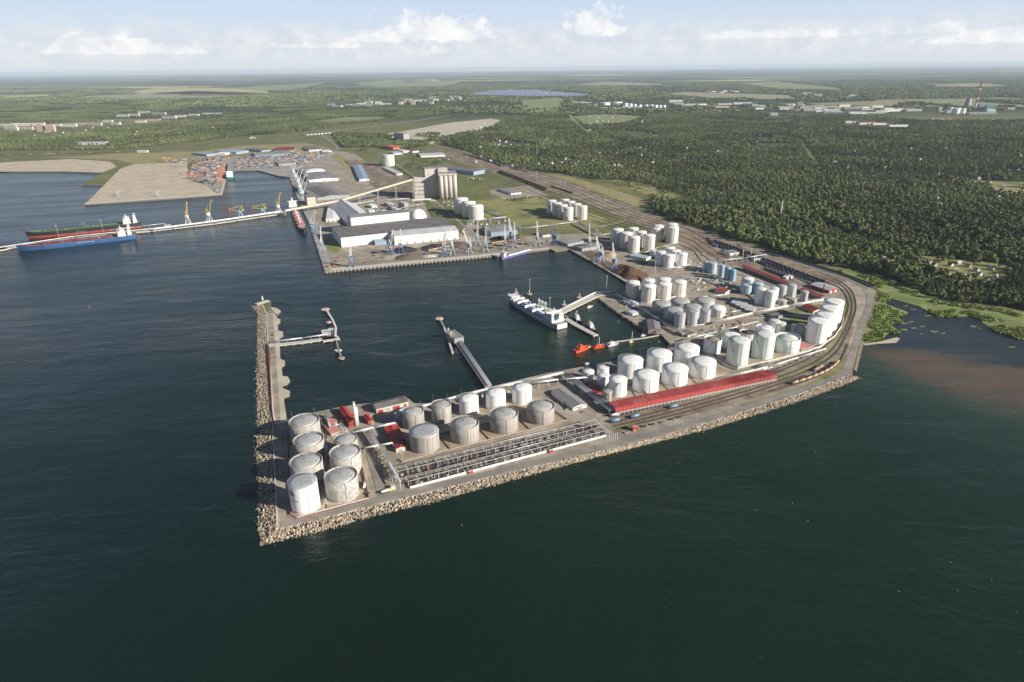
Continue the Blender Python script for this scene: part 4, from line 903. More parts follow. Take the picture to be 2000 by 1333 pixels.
for i, (x, y, w, yb) in enumerate(((827.7, 841.8, 29, 887.6), (907, 824.7, 28.3, 869.6), (984, 806.6, 28, 850), (1056, 792, 27, 831.5))):
    tank(('grey tank with smooth shiny roof, ' if i == 0 else 'grey tank with ribbed roof, ') + ORD[i] + ' of four behind the loading racks', GC, x, y, w, yb, None, 'tank_streaked', 'low' if i == 0 else 'inset', 'roof_alu' if i == 0 else 'roof_grey', 0, 48, red=True)
GD = 'small tanks at the end of the red canopy'
for i, (lb, x, y, w, yb, bd) in enumerate((('small white tank nearest the floating pontoon', 1149, 725, 11.5, 745, 'tank_white'), ('small white tank behind its twin by the dark red shed', 1178, 717, 11.7, 737, 'tank_white'), ('small white tank in front of its twin by the dark red shed', 1179, 732.6, 11.9, 756, 'tank_white'),
                                           ('medium white tank at the near end of the red canopy', 1207, 740, 18, 777, 'tank_white'), ('little grey tank touching the medium white one', 1186.4, 764.6, 9.4, 788, 'tank_concrete'))):
    tank(lb, GD, x, y, w, yb, None, bd, 'cone', 'roof_white' if bd == 'tank_white' else 'roof_grey', 1, 28, ring=.5 if i == 3 else 0)
GE = 'six big white tanks behind the red canopy'
for i, (x, y, w, yb) in enumerate(((1231.6, 702, 24.3, 740), (1288.4, 689.7, 24, 728.3), (1342, 678, 24, 716))):
    tank('big white tank, ' + ['left', 'middle', 'right'][i] + ' of the back three behind the red canopy', GE, x, y, w, yb, None, 'tank_white', 'cone', 'roof_white', 0, 48, ring=.52, rods=2)
for i, (x, y, w, yb) in enumerate(((1262.3, 730.6, 25.2, 770), (1319, 717.8, 25, 755.4), (1373.5, 705, 25, 741.5))):
    tank('big white tank, ' + ['left', 'middle', 'right'][i] + ' of the front three along the red canopy', GE, x, y, w, yb, None, 'tank_white', 'cone', 'roof_white', 2, 48, ring=.52)
GF = 'white and pale green tanks inside the walled yard'
tank('white tank with dark stained roof, left end of the walled yard', GF, 1393, 661, 16.8, 692.7, None, 'tank_white', 'open', 'rust_stain', 1, 36)
tank('white tank behind the tall left pale green tank', GF, 1428, 654, 17, 684, None, 'tank_white', 'low', 'roof_white', 0, 36)
tank('open topped white tank with blackened roof in the walled yard', GF, 1461, 648.5, 15.7, 675, None, 'tank_cream', 'open', 'coal', 0, 36)
tank('white ribbed roof tank behind the tall right pale green tank', GF, 1495, 639, 17, None, 19, 'tank_white', 'inset', 'roof_white', 0, 36)
tank('tall pale green tank, left of the two front ones', GF, 1444.5, 664, 20.6, 715, None, 'tank_palegreen', 'cone', 'tank_palegreen', 2, 44)
tank('tall pale green tank, right of the two front ones', GF, 1494, 652.4, 20.6, 702.6, None, 'tank_palegreen', 'cone', 'tank_palegreen', 2, 44)
tank('low wide pale green tank with stained wall', GF, 1539.5, 658, 23.4, 692.7, None, 'tank_palegreen', 'open', 'tank_palegreen', 0, 44)
tank('slim pale green tank, left of the pair', GF, 1513, 626, 10.4, 659, None, 'tank_palegreen', 'cone', 'tank_palegreen', 0, 24)
tank('slim pale green tank, right of the pair', GF, 1525.3, 631, 10, 660.7, None, 'tank_palegreen', 'cone', 'tank_palegreen', 0, 24)
tank('narrow white vessel left of the small grey one by the tall white tanks', GF, 1552.7, 635, 6, 654, None, 'tank_white', 'cone', 'roof_white', 0, 20)
tank('small grey vessel between two narrow white ones', GF, 1565, 636, 7.8, 659, None, 'tank_grey', 'dome', 'roof_grey', 0, 24)
tank('narrow white vessel right of the small grey one', GF, 1575.5, 639, 5, 658, None, 'tank_white', 'cone', 'roof_white', 0, 20)
GG = 'four tall white tanks by the rail curve'
for i, (x, y, w, yb) in enumerate(((1599.6, 626, 19.5, 674), (1611, 614.5, 18.3, 659), (1621, 601, 18.4, 647), (1629.4, 588, 18.5, 632.6))):
    tank('tall white tank by the rail curve, ' + ['nearest', 'second', 'third', 'farthest'][i] + ' of four', GG, x, y, w, yb, None, 'tank_white', 'low', 'roof_white', 0, 44)
GH = 'low grey dome tanks of the middle yard'
for lb, x, y, w, H in (('left end, facing the shore', 1292, 592, 18, 15), ('behind, below the tall cream tanks', 1328.8, 587.5, 18.6, 11), ('behind, right end under the white pipe bridge', 1376, 586, 19.4, 11), ('front left, behind the slim grey ones', 1315.4, 604.6, 18.6, 16), ('centre, behind the middle slim one', 1352.6, 598.4, 17.5, 16)):
    tank('low grey domed tank of the middle yard, ' + lb, GH, x, y, w, None, H, 'tank_grey', 'cone', 'roof_grey', 1, 40)
tank('white tank with pointed roof at the right end of the middle yard', GH, 1402, 602, 15.4, 621.5, None, 'tank_cream', 'dome', 'roof_white', 0, 36)
for i, (x, y, w, yb) in enumerate(((1328.8, 612, 10.5, 641.8), (1353.6, 608, 10.2, 638.7), (1378, 605.5, 10.4, 634.7))):
    tank('slim tall grey tank, ' + ['left', 'middle', 'right'][i] + ' of three in the middle yard', GH, x, y, w, yb, None, 'tank_grey', 'low', 'roof_grey', 0, 28)
GI = 'tall cream tanks at the basin head'
for lb, x, y, w, yb, H in (('back row left', 1266.5, 547, 12.7, None, 29), ('back row right', 1297, 545, 13.5, None, 29), ('far left at the basin edge', 1236.4, 551, 13.3, 583.5, None), ('front middle', 1267.4, 558, 14.3, 592.8, None), ('front right', 1297.5, 554, 14.7, 587.5, None), ('far right', 1327, 549.7, 14, 582, None)):
    tank('tall cream tank at the basin head, ' + lb, GI, x, y, w, yb, H, 'tank_cream', 'cone', 'roof_white', 1, 32)
GJ = 'tall white tanks by the rail fan'
for lb, x, y, w, yb, H in (('left end of the rail fan group', 1206, 448, 12, 479, None), ('second from the left of the rail fan group', 1223, 455, 12.4, 486, None), ('back left of the rail fan group', 1236.4, 446, 11, None, 32), ('middle of the rail fan group', 1252, 452.7, 11, 483.7, None), ('front of the rail fan group, by the coal quay', 1238.6, 463, 12, 494.5, None),
                           ('right front of the rail fan group', 1268.3, 459.5, 11.8, 491, None), ('hindmost of the middle pair by the rail fan', 1286, 441, 11.5, None, 32), ('in front of the hindmost middle pair', 1283.5, 446.5, 11.6, 473, None), ('hindmost of the right pair by the rail fan', 1313, 438, 11, None, 36), ('front of the right pair by the rail fan', 1314, 444, 12, 476, None)):
    tank('tall white tank, ' + lb, GJ, x, y, w, yb, H, 'tank_cream', 'cone', 'roof_white', 1, 28)
GK = 'cluster of smaller white tanks above the blue tanks'
for lb, x, y, w, yb, H in (('short one at the left edge', 1279, 490, 9.6, 502, None), ('tall one at the left', 1290.6, 492, 10, 519, None), ('tall one at the front', 1306.8, 498.3, 10.4, 524, None), ('hindmost one', 1307.7, 484, 10.8, None, 18), ('one in the middle', 1318.5, 490, 11.5, 511.6, None), ('tall one at the right', 1332, 495, 10.5, 521, None)):
    tank('white tank of the close cluster by the rail fan, ' + lb, GK, x, y, w, yb, H, 'tank_white', 'cone', 'roof_white', 1, 28)
GL = 'blue and grey tanks of the rail terminal'
tank('pale blue tank, left of the joined pair', GL, 1382, 512, 9, 530, None, 'tank_paleblue', 'cone', 'tank_paleblue', 0, 26)
tank('pale blue tank, right of the joined pair', GL, 1392, 514, 8.6, 535, None, 'tank_paleblue', 'cone', 'tank_paleblue', 2, 26)
for i, (x, y, w, yb) in enumerate(((1411, 519.3, 6, 542.6), (1421.8, 523, 6, 548), (1432.3, 528, 6, 550))):
    tank('slim blue silo, ' + ['left and palest', 'middle', 'right'][i] + ' of three', GL, x, y, w, yb, None, 'tank_paleblue' if i == 0 else 'tank_blue', 'dome', 'tank_paleblue' if i == 0 else 'tank_blue', 0, 22)
tank('pale blue tank in front of its taller twin by the red roof', GL, 1459, 556.5, 10.8, 576.7, None, 'tank_paleblue', 'cone', 'tank_paleblue', 1, 28)
tank('taller pale blue tank behind its twin by the red roof', GL, 1461, 544, 11.6, None, 20, 'tank_paleblue', 'cone', 'roof_white', 0, 28)
tank('blue tank next to the tall white column tanks', GL, 1480.6, 553.5, 10, None, 20, 'tank_blue', 'cone', 'tank_paleblue', 0, 26)
for lb, x, y, w, yb in (('left', 1487, 564, 9.6, 596.8), ('right', 1506, 569, 10, 601.5)): tank('tall white column tank, ' + lb + ' of the two by the grey silos', GL, x, y, w, yb, None, 'tank_white', 'cone', 'roof_white', 2, 26)
tank('tall white column tank behind the other two', GL, 1513, 563, 8.5, None, 28, 'tank_white', 'cone', 'roof_white', 0, 26)
for lb, x, y, w, yb in (('tall grey silo, left of two beside the red roof', 1527.8, 559.6, 9.3, 585), ('tall grey silo, right of two beside the red roof', 1546.4, 557.5, 10, 581), ('lone grey silo at the end of the red roof', 1572, 570, 7.3, 590.6), ('short grey drum below the left grey silo', 1527.8, 587, 8.5, 598.4), ('short grey drum below the right grey silo', 1549, 585, 7.4, 595.6)):
    tank(lb, GL, x, y, w, yb, None, 'tank_concrete' if 'drum' in lb else 'tank_grey', 'dome' if 'silo' in lb else 'open', 'roof_grey', 0, 26)
GM = 'three grain oil tanks by the silo'
for i, (x, y, w, yb) in enumerate(((900, 388, 14, 418), (915, 395, 13.8, 424.6), (929, 402, 15, 431))):
    tank('large pale grey tank below the grain silo, ' + ['farthest', 'middle', 'nearest'][i] + ' of three', GM, x, y, w, yb, None, 'tank_cream', 'cone', 'roof_white', 0, 36)
GN_ = 'eight pale tanks on the grass'
for i, (x, y, w, yb, H) in enumerate(((1077, 392, 9.6, None, 33), (1088, 396.7, 9.8, None, 33), (1098.8, 400.7, 9.8, None, 33), (1110, 406, 10, 431.7, None), (1103, 390, 9, None, 33), (1114, 394, 9.4, None, 33), (1125.7, 398.6, 9.6, None, 33), (1137.5, 403, 9.8, 430, None))):
    tank('pale tank on the grass, ' + ['farthest', 'third', 'second', 'nearest'][i % 4] + ' in the ' + ('left' if i < 4 else 'right') + ' row of four', GN_, x, y, w, yb, H, 'tank_cream', 'cone', 'roof_white', 2 if i < 4 else 0, 28)
tank('big pale green gas tank beside the marshalling tracks', None, 757, 303, 12.6, 325.5, None, 'tank_green', 'cone', 'tank_green', 2, 32)
GO = 'far white tank farm beyond the forest'
for i, (x, y, w) in enumerate(((1182, 200.5, 10), (1205.5, 199.5, 10), (1222, 202, 4.6), (1231, 203, 4.4), (1240, 203.6, 3.2), (1250, 205, 3.6), (1262, 205, 4.2), (1272, 205, 4.2), (1281, 205.4, 4.0), (1289, 206, 4.0), (1297, 206, 3.8))):
    tank('far white tank beyond the forest, ' + (ORD[i] if i < 9 else ['second from right', 'rightmost'][i - 9]) + ' in the distant tank farm', GO, x, y, w, None, 26, 'tank_white', 'low', 'roof_white', 0, 20)
GP = 'white power station tanks'
for i, (x, y, w) in enumerate(((1857, 210, 4.5), (1865, 212, 4.5), (1873, 211, 4.5), (1869, 213, 5), (1882, 212.5, 4.6))):
    tank('white tank at the power station, ' + ORD[i] + ' of the cluster', GP, x, y, w, None, 38, 'tank_white', 'cone', 'roof_white', 0, 20)

# emblem on the corner tank: a red flag patch with dark strokes and a dark line of lettering
t, Tp, r, H = TANKS[list(TANKS)[0]]
phi = math.atan2(-Tp.y, -Tp.x)
def curved(name, a0, a1, z0, z1, mat, parent, n=6, off=.06):
    mb = MB()
    for i in range(n):
        p = [((r + off) * math.cos(a0 + (a1 - a0) * u / n), (r + off) * math.sin(a0 + (a1 - a0) * u / n)) for u in (i, i + 1)]
        mb.poly(((*p[0], z0), (*p[1], z0), (*p[1], z1), (*p[0], z1)))
    return mb.build(name, mat, parent)
curved('emblem', phi - 1.02, phi - .70, H * .72, H * .80, 'red', t)
curved('emblem_bar', phi - 1.16, phi - .86, H * .80, H * .86, 'steel_dark', t)
for k in range(7): curved('lettering', phi - 1.02 + k * .085, phi - .965 + k * .085, H * .515, H * .545, 'steel_dark', t, 2)
# ------------------------------------------------------------------ builders for sheds, pipe racks, walls
def hall(label, A, B, C, eave, ridge, wall='wall_white', roof='roof_mid', name='warehouse', cat='building', group=None, axis='x', doors=0, wins=0, dmat='wall_grey', over=.6, band=None, vents=0, stripes=0, sidewin=0, z=LAND):
    """gabled (or flat) building; A-B its near long side, C its far left corner; sizes in metres; an eave given as ('y', row) is read off the survey"""
    p, L, rz = lin(A, B, z); q = at(*C, z) - p; D = abs(-math.sin(rz) * q.x + math.cos(rz) * q.y)
    if isinstance(eave, tuple): eave = ht(A[0], A[1], eave[1], z)
    t = thing(name, label, cat, p, rz, group); e = eave; rg = e + ridge
    w = MB(); w.box(0, 0, -.3, L, D, e)
    if ridge > .4:
        if axis == 'x':
            for x in (0, L): w.poly(((x, 0, e), (x, D, e), (x, D / 2, rg)))
        else:
            for y in (0, D): w.poly(((0, y, e), (L, y, e), (L / 2, y, rg)))
    w.build('wall', wall, t)
    rf = MB(); o = over; k = .22
    if ridge <= .4: rf.box(-o, -o, e + .01, L + o, D + o, e + .35)
    elif axis == 'x':
        s = ridge / (D / 2) * o
        for y0, y1 in ((-o, D / 2), (D + o, D / 2)):
            z0 = e - s + .03; rf.hexa(((-o, y0, z0), (L + o, y0, z0), (L + o, y1, rg + .03), (-o, y1, rg + .03), (-o, y0, z0 + k), (L + o, y0, z0 + k), (L + o, y1, rg + k), (-o, y1, rg + k)))
    else:
        s = ridge / (L / 2) * o
        for x0, x1 in ((-o, L / 2), (L + o, L / 2)):
            z0 = e - s + .03; rf.hexa(((x0, -o, z0), (x1, -o, rg + .03), (x1, D + o, rg + .03), (x0, D + o, z0), (x0, -o, z0 + k), (x1, -o, rg + k), (x1, D + o, rg + k), (x0, D + o, z0 + k)))
    ro = rf.build('roof', roof, t)
    if ridge > .4:
        c = MB()
        if axis == 'x': c.beam((-o, D / 2, rg + .25), (L + o, D / 2, rg + .25), .7, .18)
        else: c.beam((L / 2, -o, rg + .25), (L / 2, D + o, rg + .25), .7, .18)
        c.build('ridge_cap', roof, ro)
    for i in range(doors):
        x = L * (i + .5) / doors; hw_ = min(2.4, L / doors * .36); m = MB(); m.box(x - hw_, -.12, 0, x + hw_, .02, min(e * .7, 4.8)); m.build('door', dmat, t)
    for i in range(wins):
        x = L * (i + .5) / wins; hw_ = min(1.1, L / wins * .32); m = MB(); m.box(x - hw_, -.1, e * .55, x + hw_, .02, e * .55 + min(1.5, e * .3)); m.build('window', 'glass', t)
    for i in range(sidewin):
        y = D * (i + .5) / sidewin; m = MB(); m.box(L - .02, y - .8, e * .5, L + .1, y + .8, e * .5 + 1.3); m.build('window', 'glass', t)
    for i in range(stripes):
        zz = e * (i + .72) / (stripes + .6); m = MB(); m.box(.2, -.14, zz, L - .2, .02, zz + .7); m.build('stripe', 'roof_mid', t)
    if band: m = MB(); m.box(-.03, -.08, e - .9, L + .03, .02, e - .1); m.build('fascia', band, t)
    for i in range(vents):
        x = L * (i + .5) / vents; m = MB(); m.box(x - 1.6, D * .18, e + ridge * .36, x + 1.6, D * .18 + 1.6, e + ridge * .36 + 1.0); m.build('roof_vent', 'steel_white', ro)
    t['L'] = L; t['D'] = D
    return t
def lines(P, d): return offset_line([Vector(p) for p in P], d)
def pipe_rack(label, px, h, width, n, bent=9.0, pm='pipe_white', sm='steel_white', r=.45, name='pipe_rack', levels=1, deck=False, z=LAND, group=None):
    """pipes on a row of portal frames; px are survey points at pipe level"""
    P = [at(x, y, z + h) for x, y in px]; t = thing(name, label, 'pipe rack', (P[0].x, P[0].y, z), 0, group); o = Vector((P[0].x, P[0].y, z)); Q = [p - o for p in P]
    for k in range(n):
        off = (k - (n - 1) / 2) * (width / max(n, 1)); rr = r * random.choice((.75, 1, 1, 1.3)); lv = (k % levels) * -1.6
        A = lines(Q, off); mb = MB()
        for a, b in zip(A, A[1:]): mb.cyl((a.x, a.y, a.z + lv + rr), (b.x, b.y, b.z + lv + rr), rr, 8)
        mb.build('pipe', pm if k % 3 else 'pipe_silver', t)
    for a, b in zip(Q, Q[1:]):
        d = b - a; L = d.length; m = max(1, int(L / bent)); u = d.normalized(); s = Vector((-u.y, u.x, 0)) * (width / 2)
        for i in range(m + (1 if b is Q[-1] else 0)):
            c = a + d * (i / m); mb = MB()
            for sg in (-1, 1): mb.beam(c + s * sg - Vector((0, 0, h)), c + s * sg, .35)
            mb.beam(c - s, c + s, .35, .35)
            if levels > 1: mb.beam(c - s - Vector((0, 0, 1.6)), c + s - Vector((0, 0, 1.6)), .3, .3)
            mb.build('portal_frame', sm, t)
    if deck:
        A = lines(Q, width / 2 + .7); mb = MB()
        for a, b in zip(A, A[1:]): mb.beam(a, b, 1.1, .12); mb.beam(a + Vector((0, 0, 1)), b + Vector((0, 0, 1)), .08)
        mb.build('walkway', 'steel_grey', t)
    return t
def wall_thing(label, px, w, h, mat, name='bund_wall', cat='wall', z=LAND, cap=None, smooth=False):
    t = thing(name, label, cat, (0, 0, 0)); wall_line('wall', px, w, h, mat, z, t, smooth)
    if cap: wall_line('coping', px, w + .15, .18, cap, z + h + .01, t, smooth)
    return t
def column(label, x, y, ytop, r, mat, name='stack', cat='chimney', n=14, bands=0, bm='red', rt=None, z=LAND):
    p = at(x, y, z); h = ht(x, y, ytop, z); t = thing(name, label, cat, p); m = MB(); m.cyl((0, 0, 0), (0, 0, h), r, n, rt or r); m.build('shaft', mat, t)
    c = MB(); c.cyl((0, 0, h - .4), (0, 0, h + .3), (rt or r) * 1.2, n); c.build('rim', 'rail_grey', t)
    for k in range(bands):
        f0 = (k * 2 + 1) / (bands * 2 + .0); f1 = f0 + .5 / bands; rr = r + ((rt or r) - r) * f0; b = MB(); b.cyl((0, 0, h * (f0 - .5 / bands)), (0, 0, h * f0), rr * 1.03 + .02, n, rr * 1.02); b.build('band', bm, t)
    return t
# -- foreground: walls and pads of the corner yard
sheet('yard_floor', [(562, 836), (567, 1005), (580, 1011), (719, 974), (696, 866), (690, 846), (625, 812), (564, 824)], Z2, 'pad')
wall_thing('low concrete bund wall with red capping around the corner tank yard', [(561, 838), (567, 1006), (580, 1013), (721, 975), (698, 866)], .5, 2.0, 'concrete_pale', cap='red')
wall_thing('low dividing wall through the middle of the corner tank yard', [(640, 995), (631, 900), (640, 842)], .4, 1.4, 'concrete')
sheet('tank_pad', [(784, 903), (1108, 822), (1040, 768), (905, 800), (800, 826), (776, 850)], Z2, 'pad')
wall_thing('long low bund wall between the big grey tanks and the loading racks', [(779, 898), (785, 903.5), (1109, 822), (1083, 803)], .5, 1.6, 'concrete', cap='rust')
for i, (a, b) in enumerate((((845, 838), (880, 879.5)), ((925, 828), (957, 860.5)), ((1000, 808), (1036, 841)))):
    wall_thing('low brown wall between the big grey tanks, %s gap' % ['left', 'middle', 'right'][i], [a, b], .5, 1.5, 'rust')
sheet('tank_pad', [(1195, 790), (1440, 735), (1378, 700), (1300, 700), (1200, 735)], Z2, 'pad')
for i, (a, b) in enumerate((((1232, 757), (1243, 778)), ((1290, 746), (1306, 763)), ((1345, 733), (1362, 751)))):
    wall_thing('low wall between the white tanks behind the red canopy, %s gap' % ['left', 'middle', 'right'][i], [a, b], .4, 1.3, 'concrete')
wall_thing('stepped concrete wall between the white tanks and the walled yard', [(1378, 692), (1402, 704), (1418, 716), (1440, 724)], .6, 2.6, 'concrete_pale')
wall_thing('long white curved bund wall around the walled tank yard', [(1404, 702), (1441, 721), (1500, 708), (1577, 688), (1602, 679), (1630, 659), (1643, 640), (1648, 622)], .6, 3.2, 'concrete_pale')
sheet('yard_floor', [(1404, 700), (1441, 720), (1577, 687), (1602, 677), (1628, 658), (1642, 638), (1580, 628), (1500, 640), (1380, 668)], Z2, 'pad')
sheet('lawn', [(1360, 668), (1420, 652), (1440, 640), (1400, 650)], Z3, 'grass_lush'); sheet('lawn', [(1508, 615), (1560, 602), (1620, 590), (1612, 605), (1560, 612)], Z3, 'grass_lush')
sheet('lawn', [(1535, 640), (1578, 632), (1582, 622), (1545, 618)], Z3, 'grass_lush'); sheet('lawn', [(1655, 570), (1664, 600), (1655, 628), (1645, 618), (1650, 590)], Z2, 'grass_lush')
sheet('verge', [(1440, 792), (1480, 782), (1560, 757), (1600, 740), (1632, 720), (1655, 690), (1650, 715), (1630, 733), (1560, 764), (1460, 794)], Z2, 'grass_lush')
sheet('rail_gravel', [(1186, 812), (1330, 778), (1450, 744), (1560, 708), (1610, 680), (1640, 645), (1655, 610), (1668, 640), (1652, 690), (1625, 722), (1560, 752), (1440, 787), (1330, 815), (1200, 846)], Z2 - .05, 'ballast')
sheet('verge', [(1515, 738), (1560, 722), (1600, 700), (1630, 668), (1646, 640), (1640, 668), (1608, 704), (1560, 732), (1520, 745)], Z2, 'grass')
sheet('verge', [(1190, 836), (1240, 824), (1250, 832), (1205, 842)], Z2, 'grass')

# -- sheds and pump houses
hall('red roofed pump house beside the tall white twin columns', (682, 836), (697, 832), (669, 806), 6, 2.2, 'wall_red', 'red', 'pump_house', wins=3, axis='y')
hall('small flat pink roofed shed beside the red pump house', (643, 833), (659, 829.5), (640, 822), 3.5, .2, 'concrete', 'pink_roof', 'shed', 'shed', doors=2)
hall('larger flat pink roofed shed next to the smallest corner tank', (647, 853), (664, 848), (641, 835), 3.5, .2, 'concrete', 'pink_roof', 'shed', 'shed', doors=2)
hall('little bright red shed with sloping roof by the white pipe bridge', (719, 830), (729, 827), (713, 819), 4.5, 1.5, 'wall_red', 'red', 'shed', 'shed', doors=1, axis='y')
h_ = hall('grey roofed quay house with red doors and pale walls', (736, 809), (798, 794), (728.5, 797), 6.5, 2.2, 'wall_cream', 'roof_dark', 'quay_house', band='wall_white')
for i, (a, b) in enumerate(((.03, .2), (.30, .42), (.5, .72), (.85, .93))):
    m = MB(); L = h_['L']; m.box(L * a, -.14, .5, L * b, .02, 4.6); m.build('door', 'wall_grey' if i == 1 else 'wall_red', h_)
hall('dark red roofed pump hall left of the big grey tanks', (766, 872), (792, 866), (748, 843), 5, 1.8, 'wall_red', 'red_roof', 'pump_hall', axis='y', wins=4)
hall('cream pump house with red roof at the corner of the loading racks', (774, 885), (792, 881), (769, 873), 5, 1.4, 'wall_cream', 'red_roof_pale', 'pump_house', axis='y', doors=1)
hall('grey roofed white office, rear of the pair at the tank road', (1100, 790), (1127, 783), (1078, 771), 4.5, 2.0, 'wall_white', 'roof_mid', 'office', axis='y', wins=6, sidewin=6)
hall('grey roofed white office, front of the pair at the tank road', (1119, 803), (1146, 796), (1101, 785), 4.5, 2.0, 'wall_white', 'roof_mid', 'office', axis='y', wins=5, doors=1)
hall('dark red roofed shed among the small white tanks', (1160, 776), (1180, 771), (1140, 757), 4, 1.2, 'wall_red', 'red_roof_deep', 'shed', 'shed', axis='y')
hall('pale pink roofed shed at the end of the diagonal pipe rack', (1170, 786), (1182, 783), (1156, 773), 3.5, .2, 'concrete', 'pink_roof', 'shed', 'shed')
hall('small white hut beside the outer pipe rack at the walled yard', (1491, 724), (1509, 718), (1485, 717), 4, 1, 'wall_white', 'roof_mid', 'hut', 'hut', doors=1)
hall('low pink roofed shed below the wide pale green tank', (1566, 687), (1589, 680), (1558, 674), 3, .2, 'concrete', 'pink_roof', 'shed', 'shed')
hall('red roofed house on the lawn between grey silos and tall white tanks', (1566, 603), (1588, 613), (1573, 595), 4.5, 2.5, 'wall_cream', 'red_roof_deep', 'house', 'house', wins=5)
hall('dark violet roofed shed on the lawn with a pale skylight', (1512, 624), (1545, 617), (1506, 614), 4, 1.0, 'wall_grey', 'roof_dark', 'shed', 'shed')
hall('long white office with red roof in the middle of the tank port', (1395, 572), (1416, 577), (1401, 564), 5, 1.6, 'wall_white', 'red_roof_pale', 'office', wins=6)
hall('grey twin gabled boathouse at the root of the boat pier', (1266, 651), (1290, 652), (1262, 632), 6, 2, 'wall_grey', 'roof_mid', 'boathouse', 'boathouse', axis='y', doors=1, dmat='wall_red')
hall('flat dark roofed cream kiosk by the pipe crossing', (1343, 660), (1358, 656), (1337, 650), 4, .2, 'wall_cream', 'roof_dark', 'kiosk', 'kiosk', doors=1)
hall('small white shed with pale blue roof on the shore road, upper', (1235, 600), (1247, 597), (1229, 590), 4, 1.2, 'wall_white', 'tank_paleblue', 'shed', 'shed')
hall('small white shed with pale blue roof on the shore road, lower', (1236, 618), (1246, 615), (1231, 610), 4, 1.2, 'wall_white', 'tank_paleblue', 'shed', 'shed')
for i in range(4): hall('low grey roofed container hut in the middle yard, %s of four' % ['first', 'second', 'third', 'fourth'][i], (1427 + i * 9, 596 + i * 4.5), (1443 + i * 9, 599 + i * 4.5), (1433 + i * 9, 589 + i * 4.5), 4, .8, 'wall_grey', 'roof_light', 'hut', 'hut')
hall('white building with red gable at the end of the rail terminal', (1618, 574), (1636, 570), (1597, 559), 6, 2.5, 'wall_red', 'roof_light', 'rail_shed', axis='y', doors=2, dmat='wall_white')
hall('pale blue roofed shed below the rail fan tanks', (1262, 510), (1272, 506), (1241, 499), 5, 1.5, 'wall_white', 'tank_paleblue', 'shed', 'shed', axis='y')
hall('low grey warehouse in the corner of the coal quay, right', (1137, 492), (1180, 485), (1130, 484), 7, 1, 'wall_grey', 'roof_mid', 'warehouse', sidewin=0, doors=4)
hall('low grey warehouse behind the coal quay corner, left', (1108, 482), (1140, 476), (1097, 472), 6, 1, 'wall_grey', 'roof_mid', 'warehouse', doors=3)

# -- tall twin columns, corner kiosk, masts
column('tall white twin column left, at the red pump house', 696, 833, 786, 1.3, 'steel_white', 'column', 'column')
column('tall white twin column right, at the red pump house', 699, 831, 795, 1.5, 'steel_white', 'column', 'column')
lat = thing('ladder_tower', 'open steel stair tower against the patched concrete tank', 'stair tower', at(706, 915))
for k in range(7):
    m = MB(); z0 = k * 2.7
    for x, y in ((-1, -1), (1, -1), (1, 1), (-1, 1)): m.beam((x, y, z0), (x, y, z0 + 2.7), .18)
    for a, b in (((-1, -1), (1, -1)), ((1, -1), (1, 1)), ((1, 1), (-1, 1)), ((-1, 1), (-1, -1))): m.beam((*a, z0 + 2.7), (*b, z0 + 2.7), .16); m.beam((*a, z0), (*b, z0 + 2.7), .1)
    m.build('tower_bay', 'steel_white', lat)
def mast(label, x, y, ytop, group='harbour light masts', z=LAND, head=True, r=.42):
    p = at(x, y, z); h = ht(x, y, ytop, z); t = thing('light_mast', label, 'mast', p, 0, group); m = MB(); m.cyl((0, 0, 0), (0, 0, h), r, 8, r * .5); m.build('pole', 'steel_white', t)
    if head:
        m = MB(); m.cyl((0, 0, h - .3), (0, 0, h), 1.5, 10); m.build('ring', 'rail_grey', t)
        for k in range(6):
            a = k * 1.047; m = MB(); m.box(1.2 * math.cos(a) - .35, 1.2 * math.sin(a) - .35, h, 1.2 * math.cos(a) + .35, 1.2 * math.sin(a) + .35, h + .5); m.build('floodlight', 'lamp_head', t)
    return t
mast('tall slim light mast at the root of the tanker trestle', 1184, 573, 540); mast('light mast beside the brown scrap heap', 1278, 548, 512); mast('tall white mast rising out of the forest', 1523, 431, 393, r=1.9)
mast('light mast in the rail curve by the lagoon', 1693, 553, 542, head=False, r=.9)
for i, (x, y, yt) in enumerate(((1013, 330, 319), (1048, 359, 334), (1105, 374, 352), (1148, 383, 363), (1182, 405, 384), (912, 318, 300), (1165, 462, 448), (953, 468, 443), (1218, 482, 480))):
    mast('light mast along the railway, %s counted from the grain silo' % ['first', 'second', 'third', 'fourth', 'fifth', 'sixth', 'seventh', 'eighth', 'ninth'][i], x, y, yt)
for i, (x, y, yt) in enumerate(((574, 1003, 978), (700, 974, 950), (858, 938, 916), (985, 910, 888), (1135, 880, 862), (1360, 824, 806), (1480, 790, 773))):
    mast('slim lamp post on the sea road, %s from the breakwater corner' % ['first', 'second', 'third', 'fourth', 'fifth', 'sixth', 'seventh'][i], x, y, yt, 'sea road lamp posts', head=False, r=.16)

# -- pipe racks and bridges
pipe_rack('wide silver pipe corridor from the red pump house to the loading racks', [(713, 835), (740, 878), (772, 930)], 6, 6, 8, 8, 'pipe_silver', r=.32, levels=2, deck=True)
pipe_rack('white pipe bridge crossing in front of the red pump house', [(688, 846), (730, 836), (772, 827)], 7, 4, 4, 9, levels=1, deck=True)
pipe_rack('short white pipe bridge to the cream pump house', [(712, 876), (740, 871), (767, 866)], 6, 3, 3, 8)
pipe_rack('white pipe loop around the pink roofed sheds', [(636, 812), (645, 835), (668, 828), (678, 846)], 5, 2, 2, 7, r=.55)
pipe_rack('thick white pipes along the inner quay from the quay house to the middle jetty', [(812, 797), (842, 790), (890, 776), (955, 760)], 4, 5, 5, 9, r=.6)
pipe_rack('thick white pipes along the inner quay beyond the middle jetty', [(955, 760), (1020, 747), (1100, 729.5)], 4, 5, 5, 9, r=.6)
pipe_rack('raised white pipe bridge over the tank road', [(1034, 750), (1090, 742), (1146, 738)], 8, 4, 4, 12, deck=True)
